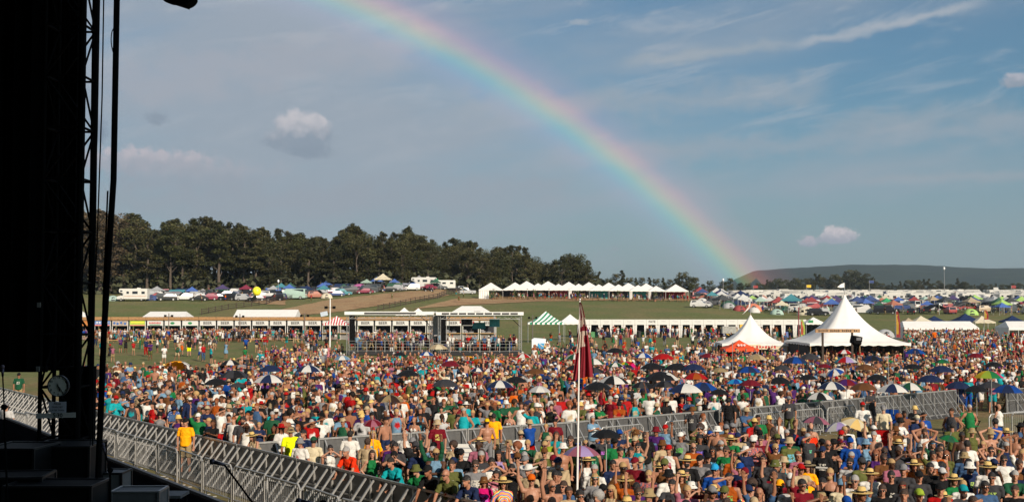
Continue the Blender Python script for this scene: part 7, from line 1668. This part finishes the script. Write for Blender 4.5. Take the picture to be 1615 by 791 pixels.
while len(LIST) < NEAR_T and tries < 60000:
    tries += 1; y = 19.5 + 27 * q.random() ** 1.15; x = q.uniform(-22, 20)
    if not seen(x, y): continue
    la, lc = lineA(x), lineC(x)
    if y < la + .45: continue
    inC = y < lc - 1.2 if x > CP[0][0] else True
    if x > CP[0][0] and lc - (2.9 if x > 3 else 1.6) < y < lc + .35: continue
    if x > CP[0][0] and y > lc + 1.5 and y > 44.5: continue
    px, py = proj((x, y, 1.6))
    if py < np.interp(px, [400, 500, 620, 700, 800, 880, 1000, 1100, 1200, 1300, 1400, 1500, 1615], [700, 706, 692, 696, 696, 692, 680, 676, 668, 670, 674, 678, 664]) and x > CP[0][0] and not (px > 1380 and q.random() < .10): continue
    if gfree(x, y, .47 + max(0, y - 30) * .006):
        D = rand_D(q); D['p'] = Vector((x, y, 0)); LIST.append(D); gadd((x, y))
# a few in the open, named for what they do
SPEC = [dict(sex='m', pose='stand', top=('tshirt', 'golden yellow'), hat=('baseball_cap', 'black'), hair=('short_hair', 'dark'), gl=False, beard=False, back=False, legs=True, ex='staff', sc=1.0, skin=1, bottom=('shorts', 'khaki'), px=292, py=748, lab='man in golden yellow t-shirt standing in the stage pit, hands down'),
        dict(sex='m', pose='stand', top=('tshirt', 'dark green'), hat=('baseball_cap', 'black'), hair=('short_hair', 'dark'), gl=True, beard=False, back=False, legs=False, ex='', sc=1.0, skin=2, bottom=('shorts', 'khaki'), px=29, py=641, lab='man in dark green t-shirt seen under the black drape at the left'),
        dict(sex='m', pose='stand', top=('tshirt', 'pale grey'), hat=('baseball_cap', 'grey'), hair=('short_hair', 'dark'), gl=False, beard=False, back=True, legs=False, ex='', sc=1.0, skin=1, bottom=('trousers', 'charcoal'), px=9, py=712, lab='man in pale grey t-shirt at the bottom left, under the black drape'),
        dict(sex='f', pose='walk', top=('tank', 'black'), hat=None, hair=('long_hair', 'dark'), gl=False, beard=False, back=True, legs=True, ex='', sc=1.0, skin=0, bottom=('shorts', 'black'), px=237, py=563, lab='woman all in black walking on the left lawn'),
        dict(sex='m', pose='stand', top=('tshirt', 'black'), hat=None, hair=('short_hair', 'brown'), gl=False, beard=False, back=True, legs=True, ex='', sc=1.05, skin=1, bottom=('shorts', 'neon yellow'), px=298, py=562, lab='man in black t-shirt and neon yellow shorts on the left lawn'),
        dict(sex='m', pose='stand', top=('shirtless', ''), hat=None, hair=('short_hair', 'dark'), gl=False, beard=False, back=True, legs=True, ex='', sc=1.0, skin=0, bottom=('shorts', 'orange'), px=286, py=560, lab='shirtless man beside the one in neon yellow shorts'),
        dict(sex='m', pose='stand', top=('tshirt', 'orange'), hat=None, hair=('short_hair', 'dark'), gl=False, beard=False, back=True, legs=False, ex='up', sc=1.0, skin=2, bottom=('shorts', 'navy'), px=1474, py=560, lab='man in pale orange t-shirt lifted above the crowd right of the marquee'),
        dict(sex='f', pose='stand', top=('tank', 'pink'), hat=None, hair=('ponytail', 'blonde'), gl=False, beard=False, back=False, legs=True, ex='', sc=.95, skin=3, bottom=('shorts', 'hot pink'), px=462, py=587, lab='woman in pink vest and hot pink shorts beside the blue beach tent'),
        dict(sex='f', pose='cheer', top=('dress', 'red orange'), hat=None, hair=('long_hair', 'brown'), gl=False, beard=False, back=False, legs=True, ex='', sc=1.0, skin=3, bottom=('shorts', 'red'), px=671, py=592, lab='woman in a red dress with both arms up in the middle crowd'),
        dict(sex='m', pose='stand', top=('tshirt', 'white'), hat=None, hair=('short_hair', 'dark'), gl=False, beard=False, back=True, legs=True, ex='', sc=1.0, skin=2, bottom=('shorts', 'charcoal'), px=862, py=563, lab='man in white t-shirt standing right of the blue cabin')]
for D in SPEC:
    D['p'] = gp(D['px'], D['py'], 0); D['fixed'] = D['lab']; LIST.append(D); gadd((D['p'].x, D['p'].y))
# people on the platforms
q = random.Random(31); DECK = []
for (x0, x1, d, n, nm) in ((552, 678, 132.4, 22, 'left'), (697, 818, 131.4, 24, 'right')):
    for i in range(n):
        D = rand_D(q); D['pose'] = q.choice(['stand', 'stand', 'hips', 'cup', 'cross']); x = (x0 + (x1 - x0) * (i + q.uniform(.1, .9)) / n - 807.5) / FP * d
        D['p'] = Vector((x, d + q.uniform(0, 2.2), .42)); D['deck'] = nm; DECK.append(D)
# the 300 that show largest are people of their own; those farther off join the crowd
movable = sorted([D for D in LIST if not D.get('fixed') and not D.get('ex')], key=lambda D: -D['p'].y); DEMOTE = [(D['p'].x, D['p'].y, 0.0, None) for D in movable[:max(0, len(LIST) - 300)]]; drop_ = set(id(D) for D in movable[:max(0, len(LIST) - 300)]); LIST = [D for D in LIST if id(D) not in drop_]
DEMOTE += [(D['p'].x, D['p'].y, .42, None) for D in DECK]; DECK = []
# labels: a base from the clothes, then what else is needed to single each one out
ALL = LIST + DECK
for D in ALL:
    D['L'] = D.get('fixed') or base_label(D)
def uniq(ds, f):
    c = {}
    for D in ds: c.setdefault(D['L'], []).append(D)
    for L_, g in c.items():
        if len(g) > 1:
            for D in g: D['L'] = f(D, g)
def wc(s): return len(s.split())
def short(D):
    if D.get('fixed'): return D['fixed'].split(' standing')[0].split(' seen')[0]
    w = 'man' if D['sex'] == 'm' else 'woman'
    return ('shirtless ' + w) if D['top'][0] == 'shirtless' else '%s in %s' % (w, D['top'][1])
for D in LIST:
    a = PW[D['pose']]
    if a and wc(D['L'] + ' ' + a) <= 14 and not D.get('fixed'): D['L'] += ', ' + a
uniq(LIST, lambda D, g: D['L'] + (', in sunglasses' if D['gl'] and wc(D['L']) < 14 else ''))
uniq(LIST, lambda D, g: D['L'] + (', bearded' if D['beard'] and wc(D['L']) < 14 else ''))
def nb(D, side):
    px, py = proj(D['p'] + Vector((0, 0, 1.6))); best = None
    for E_ in LIST:
        if E_ is D: continue
        qx, qy = proj(E_['p'] + Vector((0, 0, 1.6)))
        if side * (qx - px) > 0 and abs(qy - py) < 26 and abs(qx - px) < 70:
            s = abs(qx - px) + 1.5 * abs(qy - py)
            if best is None or s < best[0]: best = (s, E_)
    return best[1] if best else None
def by_nb(D, g):
    e = nb(D, 1); 
    if e: s = D['L'].split(',')[0] + ', left of the ' + short(e)
    else:
        e = nb(D, -1); s = D['L'].split(',')[0] + (', right of the ' + short(e) if e else ', at the crowd edge')
    return s if wc(s) <= 16 else D['L']
uniq(LIST, by_nb)
def by_nb2(D, g):
    e = nb(D, -1); s = D['L'] + (' and right of the ' + short(e).replace(' in ', ' in ') if e else '')
    return s if wc(s) <= 16 else D['L'].split(',')[0] + (', right of the ' + short(e) if e else '')
uniq(LIST, by_nb2)
def rank(D, g):
    g = sorted(g, key=lambda E_: proj(E_['p'] + Vector((0, 0, 1.6)))[0]); i = g.index(D); n = len(g)
    w = ['leftmost', 'rightmost'] if n == 2 else ['leftmost', 'middle', 'rightmost'] if n == 3 else ['leftmost', 'second', 'third', 'fourth', 'fifth', 'sixth', 'seventh', 'eighth', 'ninth', 'tenth', 'eleventh', 'twelfth'][:n]
    b = D['L'] if wc(D['L']) <= 12 else ' '.join(D['L'].split()[:12]).rstrip(',')
    return b + ', ' + (w[i] if i < len(w) else 'last') + (' of two' if n == 2 else ' of three' if n == 3 else ' from the left')
uniq(LIST, rank); uniq(LIST, rank)
for D in DECK: D['L'] += ', on the %s platform' % D['deck']
uniq(DECK, rank)
CARDN = 0
for D in ALL:
    rz = pr.uniform(-.5, .5) - .05
    if D['back']: rz += math.pi + pr.uniform(-.3, .3)
    if D.get('ln'): rz = math.atan2(-26.4, -38.6) * 0 + R(-34)                       # lean square on to the pit barrier
    p = D['p']; sc = HB[D['sex']]['H'] * D.get('sc', 1)
    if D.get('ex') == 'up': p = Vector((p.x, p.y, .95))
    t = person(D['sex'], D['pose'], p, rz, D['skin'], D['top'], D['bottom'], D['hat'], D['hair'], D['gl'], D['beard'], D['L'], None, sc, shoes=D['legs'] or 'deck' in D)
    t['group'] = 'people on the viewing platforms' if 'deck' in D else 'people in the festival crowd'
    F = FIGS[(D['sex'], D['pose'])][0]; ex = D.get('ex', '')
    if ex in ('badge', 'patch', 'shape', 'bar'):
        k = MB(); y = -.150 if ex != 'patch' else -.15
        M_ = F.T
        if ex == 'badge':
            for (r_, c_, mi) in ((.07, .0, 0), (.058, .0, 1)): k.ell(M_ @ Vector((.0, y - .006 * mi, 1.22)), (r_, .012, r_), F.RT, 16, 8, mi=mi)
            k.build('shirt_emblem', [UC('white'), UC('red')], t)
        elif ex == 'patch': k.box(M_ @ Vector((0, -.145, 1.17)), (.21, .02, .12)); k.build('shirt_patch', UC('red'), t)
        elif ex == 'shape': k.box(M_ @ Vector((0, -.145, 1.20)), (.09, .02, .16)); k.build('shirt_print', UC('sky blue'), t)
        else: k.box(M_ @ Vector((0, -.145, 1.24)), (.30, .02, .04)); k.build('shirt_stripe', UC('white'), t)
if True:                                                             # the pole of the flag is planted in a hand high base
    pass
o = bpy.data.objects.new('x', None); bpy.data.objects.remove(o)
lp = [D for D in LIST if D.get('ex') == 'up'][0]['p']
t = thing('folding_chair', 'folding chair the man in orange stands on', 'chair', (lp.x, lp.y, 0), 2.9); k = MB(); k.box((0, 0, .92), (.5, .5, .05)); k.build('seat', FADE, t); k = MB(); k.box((0, .24, 1.2), (.5, .03, .3)); k.build('backrest', FADE, t)
for sx in (-1, 1):
    for sy in (-1, 1): k = MB(); k.bar((sx * .22, sy * .22, 0), (sx * .22, sy * .22, .92), .035); k.build('leg', ALU, t)
t0_ = None; q = random.Random(8)                                      # low folding chairs among the seated, right
for i, (px, py) in enumerate(((1425, 668), (1448, 690), (1500, 672), (1530, 660), (1405, 655), (1390, 690), (1480, 700), (1580, 690), (1555, 710), (1600, 725))):
    cc = ['blue', 'maroon', 'navy', 'green', 'blue', 'red', 'navy', 'red', 'blue', 'navy'][i]; p = gp(px, py, .7)
    t = thing('camping_chair', '%s camping chair among the seated people at the right, %s' % (cc, ['topmost blue one', 'only maroon one', 'upper navy one', 'only green one', 'leftmost blue one', 'left red one', 'lower navy one', 'right red one', 'lowest blue one', 'rightmost navy one'][i]), 'camping chair', (p.x, p.y, 0), q.uniform(-.6, .6) + math.pi * 0, 'camping chairs among the seated people')
    k = MB(); k.box((0, 0, .42), (.52, .48, .02)); obj('seat', k.mesh('seat', OC()), t, color=PAL[cc]); k = MB(); k.box((0, .26, .68), (.52, .03, .52)); obj('backrest', k.mesh('backrest', OC()), t, color=PAL[cc]); k = MB()
    for s in (-1, 1): k.bar((s * .27, -.25, 0), (s * .27, .27, .6), .025); k.bar((s * .27, .27, 0), (s * .27, -.25, .6), .025); k.box((s * .29, 0, .62), (.06, .5, .03))
    k.build('frame', BLKM, t)
# ------------------------------------------------------------------ the rest of the crowd, which nobody could count: one object
def stuff_template(sex, pose, top, bottom, hair, hat, ratio):
    F = Fig(sex, pose); body = remesh(body_mb(F), .026, 1); shift(body, F.drop); parts = [(body, 0, ratio)]; nf_ = lambda m, k: min(1, k * ratio / max(1, len(m.polygons) * 2)); parts = [(body, 0, nf_(body, 520))]
    if top and top != 'shirtless': g_ = garment(sex, pose, top, .026); parts.append((g_, 1, nf_(g_, 260)))
    if top != 'dress': g_ = garment(sex, pose, bottom, .026); parts.append((g_, 2, nf_(g_, 180)))
    HM = Matrix.Translation(F.head - Vector((0, 0, F.drop))) @ F.RH.to_4x4()
    parts.append((hpiece(hair), 3, .3 if ratio > 1 else .14))
    if hat: parts.append((hpiece(hat), 4, .35 if ratio > 1 else .18))
    V = []; T = []; Cc = []; o = 0
    for me, reg, ra in parts:
        ob = bpy.data.objects.new('tmp', me); m = ob.modifiers.new('d', 'DECIMATE'); m.ratio = ra; tm = ob.modifiers.new('t', 'TRIANGULATE')
        r = baked(ob); bpy.data.objects.remove(ob)
        if reg >= 3: r.transform(HM)
        n = len(r.vertices); v = np.empty(n * 3, 'f'); r.vertices.foreach_get('co', v); t_ = np.empty(len(r.loops), 'i'); r.loops.foreach_get('vertex_index', t_); v = v.reshape(n, 3); rg = np.full(n, reg)
        if reg == 1: rg[(np.abs(v[:, 0]) < .09) & (v[:, 2] > 1.16) & (v[:, 2] < 1.33) & (v[:, 1] < -.03)] = 5
        V.append(v); T.append(t_.reshape(-1, 3) + o); Cc.append(rg); o += n; bpy.data.meshes.remove(r)
    return np.vstack(V), np.vstack(T), np.concatenate(Cc), HB[sex]['H']
def tset(ratio):
    o = []
    for sex, pose, top, bot, hair, hat in (('m', 'stand', 'tshirt', 'shorts', 'short_hair', None), ('m', 'stand', 'tshirt', 'trousers', 'short_hair', None), ('m', 'stand', 'shirtless', 'shorts', 'short_hair', None), ('m', 'cup', 'tshirt', 'shorts', 'short_hair', 'baseball_cap'), ('m', 'walk', 'tshirt', 'trousers', 'short_hair', None), ('m', 'stand', 'tank', 'trousers', 'short_hair', 'baseball_cap'), ('m', 'clap', 'tshirt', 'shorts', 'short_hair', None), ('f', 'clap', 'tshirt', 'shorts', 'ponytail', None), ('m', 'stand', 'tshirt', 'trousers', 'curly_hair', None),
                                       ('m', 'shade', 'tshirt', 'shorts', 'short_hair', None), ('m', 'hips', 'tank', 'shorts', 'short_hair', None), ('m', 'cross', 'tshirt', 'shorts', 'short_hair', 'bucket_hat'), ('f', 'stand', 'tank', 'shorts', 'long_hair', None), ('f', 'stand', 'bikini top', 'shorts', 'long_hair', None),
                                       ('f', 'hips', 'dress', 'shorts', 'ponytail', None), ('f', 'cup', 'tshirt', 'shorts', 'long_hair', 'straw_hat'), ('f', 'stand', 'dress', 'shorts', 'long_hair', 'bucket_hat'), ('f', 'walk', 'tank', 'shorts', 'ponytail', None), ('m', 'raise', 'tshirt', 'shorts', 'short_hair', 'baseball_cap')):
        o.append(stuff_template(sex, pose, top, bot, hair, hat, ratio))
    return o
TM, TF = tset(1.6), tset(.42)
q = random.Random(99); PT = []
def addp(x, y, z=0.0, back=None): PT.append((x, y, z, back)); gadd((x, y))
SKA = [(.46, .23, .15), (.52, .28, .19), (.40, .19, .115), (.58, .33, .23), (.34, .15, .085), (.50, .25, .16), (.20, .085, .045)]; SKA = [tuple(.68 * v * w for v, w in zip(c, (1.0, .95, .90))) for c in SKA]
def dens(px, py):                                                    # how full the field is at a place in the photo, by eye
    top = np.interp(px, [140, 200, 330, 430, 540, 700, 830, 900, 1000, 1100, 1200, 1300, 1450, 1615], [602, 600, 602, 578, 556, 556, 556, 556, 552, 556, 552, 556, 548, 545])
    if py < top - 30: return 0
    if py < top: return .30 if px < 535 else (0 if px < 840 else .18 if px < 1150 else .45)
    return 1.0 if py > top + 14 else .75
tries = 0
while tries < 120000 and len(PT) < 2560:
    tries += 1; y = 38 + 84 * q.random() ** .9; x = (q.uniform(-.40, .50)) * y; px, py = proj((x, y, 1.6))
    if not (112 < px < 1760) or py > 700: continue
    la = lineA(x)
    if y < la + .5: continue
    lc = lineC(x)
    if x > CP[0][0] and x < 24 and y < lc + .4: continue
    if x >= 24 and y < 62: continue
    if q.random() > dens(px, py): continue
    if 113 < y and 545 < px < 825: continue
    if abs(x - bt.location.x) < 5.0 and 97 < y < 110: continue
    if abs(x - st.location.x) < 3.0 and 104 < y < 114: continue
    if gfree(x, y, .60 + max(0, y - 55) * .0035): addp(x, y)
# clusters seen in the photo: queues at the stalls, under the awning, round the vendor booths, sitters on the lawn
for i in range(330): px = q.triangular(95, 545, 330); y = 191 - abs(q.gauss(0, 5)); addp((px - 807.5) / FP * y, y)
for i in range(70): px = q.uniform(548, 700); y = q.uniform(150, 188); addp((px - 807.5) / FP * y, y)
for i in range(120): px = q.uniform(912, 1262); y = 206 - abs(q.gauss(0, 2.5)) + .8; addp((px - 807.5) / FP * y, y)
for i in range(420): px = q.uniform(1425, 1620); y = q.uniform(128, 197); addp((px - 807.5) / FP * y, y)
for i in range(120): px = q.uniform(1100, 1420); y = q.uniform(116, 165); addp((px - 807.5) / FP * y, y)
for i in range(64): px = q.uniform(150, 540); y = q.uniform(112, 180); addp((px - 807.5) / FP * y, y)
for i in range(40): px = q.uniform(840, 1130); y = q.uniform(125, 185); x = (px - 807.5) / FP * y; (addp(x, y) if not (540 < px < 835 and y < 142) else None)
for i in range(110): px = q.uniform(770, 1085); y = q.uniform(319, 327); x = (px - 807.5) / FP * y; addp(x, y, zf(x, y))
for i in range(90): px = q.uniform(1110, 1610); y = q.uniform(291, 345); x = (px - 807.5) / FP * y; addp(x, y, zf(x, y))
for i in range(40): px = q.uniform(250, 740); y = q.uniform(300, 350); x = (px - 807.5) / FP * y; addp(x, y, zf(x, y))
for i in range(36): px = q.uniform(1250, 1420); y = q.uniform(99, 108); addp((px - 807.5) / FP * y, y)
PT += DEMOTE
Vs, Ts, Cs = [], [], []; o = 0; P2 = {k: np.array(v) for k, v in PAL.items()}
FT = MT + ['white'] * 6 + ['blue', 'red', 'green', 'purple', 'navy', 'black', 'black', 'black', 'pink', 'turquoise', 'pale grey', 'pale grey', 'light blue', 'red', 'orange']; FT = [c for c in FT if c in PAL]
for x, y, z, back in PT:
    v, t_, reg, H_ = q.choice(TM if y < 78 else TF); a = q.uniform(-.9, .9) + (math.pi if q.random() < (.10 if y < 125 else .5) else 0); c_, s_ = math.cos(a), math.sin(a); sc = H_ * q.uniform(.92, 1.05)
    if y > 95 and y < 190 and q.random() < .22: z -= .62 if q.random() < .5 else .4
    w = v * sc; w = np.column_stack((w[:, 0] * c_ - w[:, 1] * s_ + x, w[:, 0] * s_ + w[:, 1] * c_ + y, np.maximum(w[:, 2] + z, zf(x, y) - .05) if z < 0 else w[:, 2] + z))
    shc = PAL[q.choice(FT)]
    cols = np.array([q.choice(SKA), shc, PAL[q.choice(['khaki', 'denim', 'charcoal', 'olive', 'navy', 'grey', 'beige', 'black', 'white', 'blue', 'red', 'teal'])], HAIRC[q.choice(['dark', 'dark', 'brown', 'brown', 'blonde', 'grey', 'red'])], PAL[q.choice(['white', 'straw', 'black', 'beige', 'navy', 'red'])], shc if q.random() < .55 else PAL[q.choice(['white', 'black', 'red', 'beige', 'navy', 'teal'])]])
    Vs.append(w); Ts.append(t_ + o); Cs.append(cols[reg] * np.random.default_rng(int(abs(x * 97 + y * 13))).uniform(.78, 1.16, (len(reg), 1))); o += len(w)
Vs = np.vstack(Vs).astype('f'); Ts = np.vstack(Ts).astype('i'); Cs = np.vstack(Cs)
me = bpy.data.meshes.new('crowd'); me.vertices.add(len(Vs)); me.vertices.foreach_set('co', Vs.ravel()); me.loops.add(len(Ts) * 3); me.loops.foreach_set('vertex_index', Ts.ravel()); me.polygons.add(len(Ts)); me.polygons.foreach_set('loop_start', np.arange(0, len(Ts) * 3, 3, dtype='i')); me.polygons.foreach_set('loop_total', np.full(len(Ts), 3, 'i'))
me.update(); a = me.color_attributes.new('tone', 'FLOAT_COLOR', 'POINT'); a.data.foreach_set('color', np.column_stack((Cs, np.ones(len(Cs)))).astype('f').ravel()); me.polygons.foreach_set('use_smooth', np.ones(len(Ts), bool)); me.materials.append(mat('crowd clothes and skin', attr='tone', rough=.75, spec=.2))
cw = obj('crowd', me); tag(cw, 'great festival crowd standing on the field beyond the dividing barrier', 'crowd', kind='stuff'); print('crowd', len(PT), len(Ts), 'people', len(ALL), 'labels', len(set(D['L'] for D in ALL)), 'toolong', [D['L'] for D in ALL if wc(D['L']) > 16][:5])
# ------------------------------------------------------------------ air: far things fade to blue grey
hb = MB(); hb.box((0, 2300, 230), (6400, 5000, 466)); hz = bpy.data.materials.new('hazy air'); hz.use_nodes = True; N = hz.node_tree.nodes; N.clear(); pv_ = N.new('ShaderNodeVolumePrincipled'); pv_.inputs['Color'].default_value = (.66, .83, 1.0, 1); pv_.inputs['Density'].default_value = .00008; pv_.inputs['Anisotropy'].default_value = .2; ou = N.new('ShaderNodeOutputMaterial'); hz.node_tree.links.new(pv_.outputs[0], ou.inputs['Volume'])
h = hb.build('haze', hz); tag(h, 'thin bluish haze filling the air over the whole place', None, kind='stuff')

bpy.data.scenes.remove(TS)
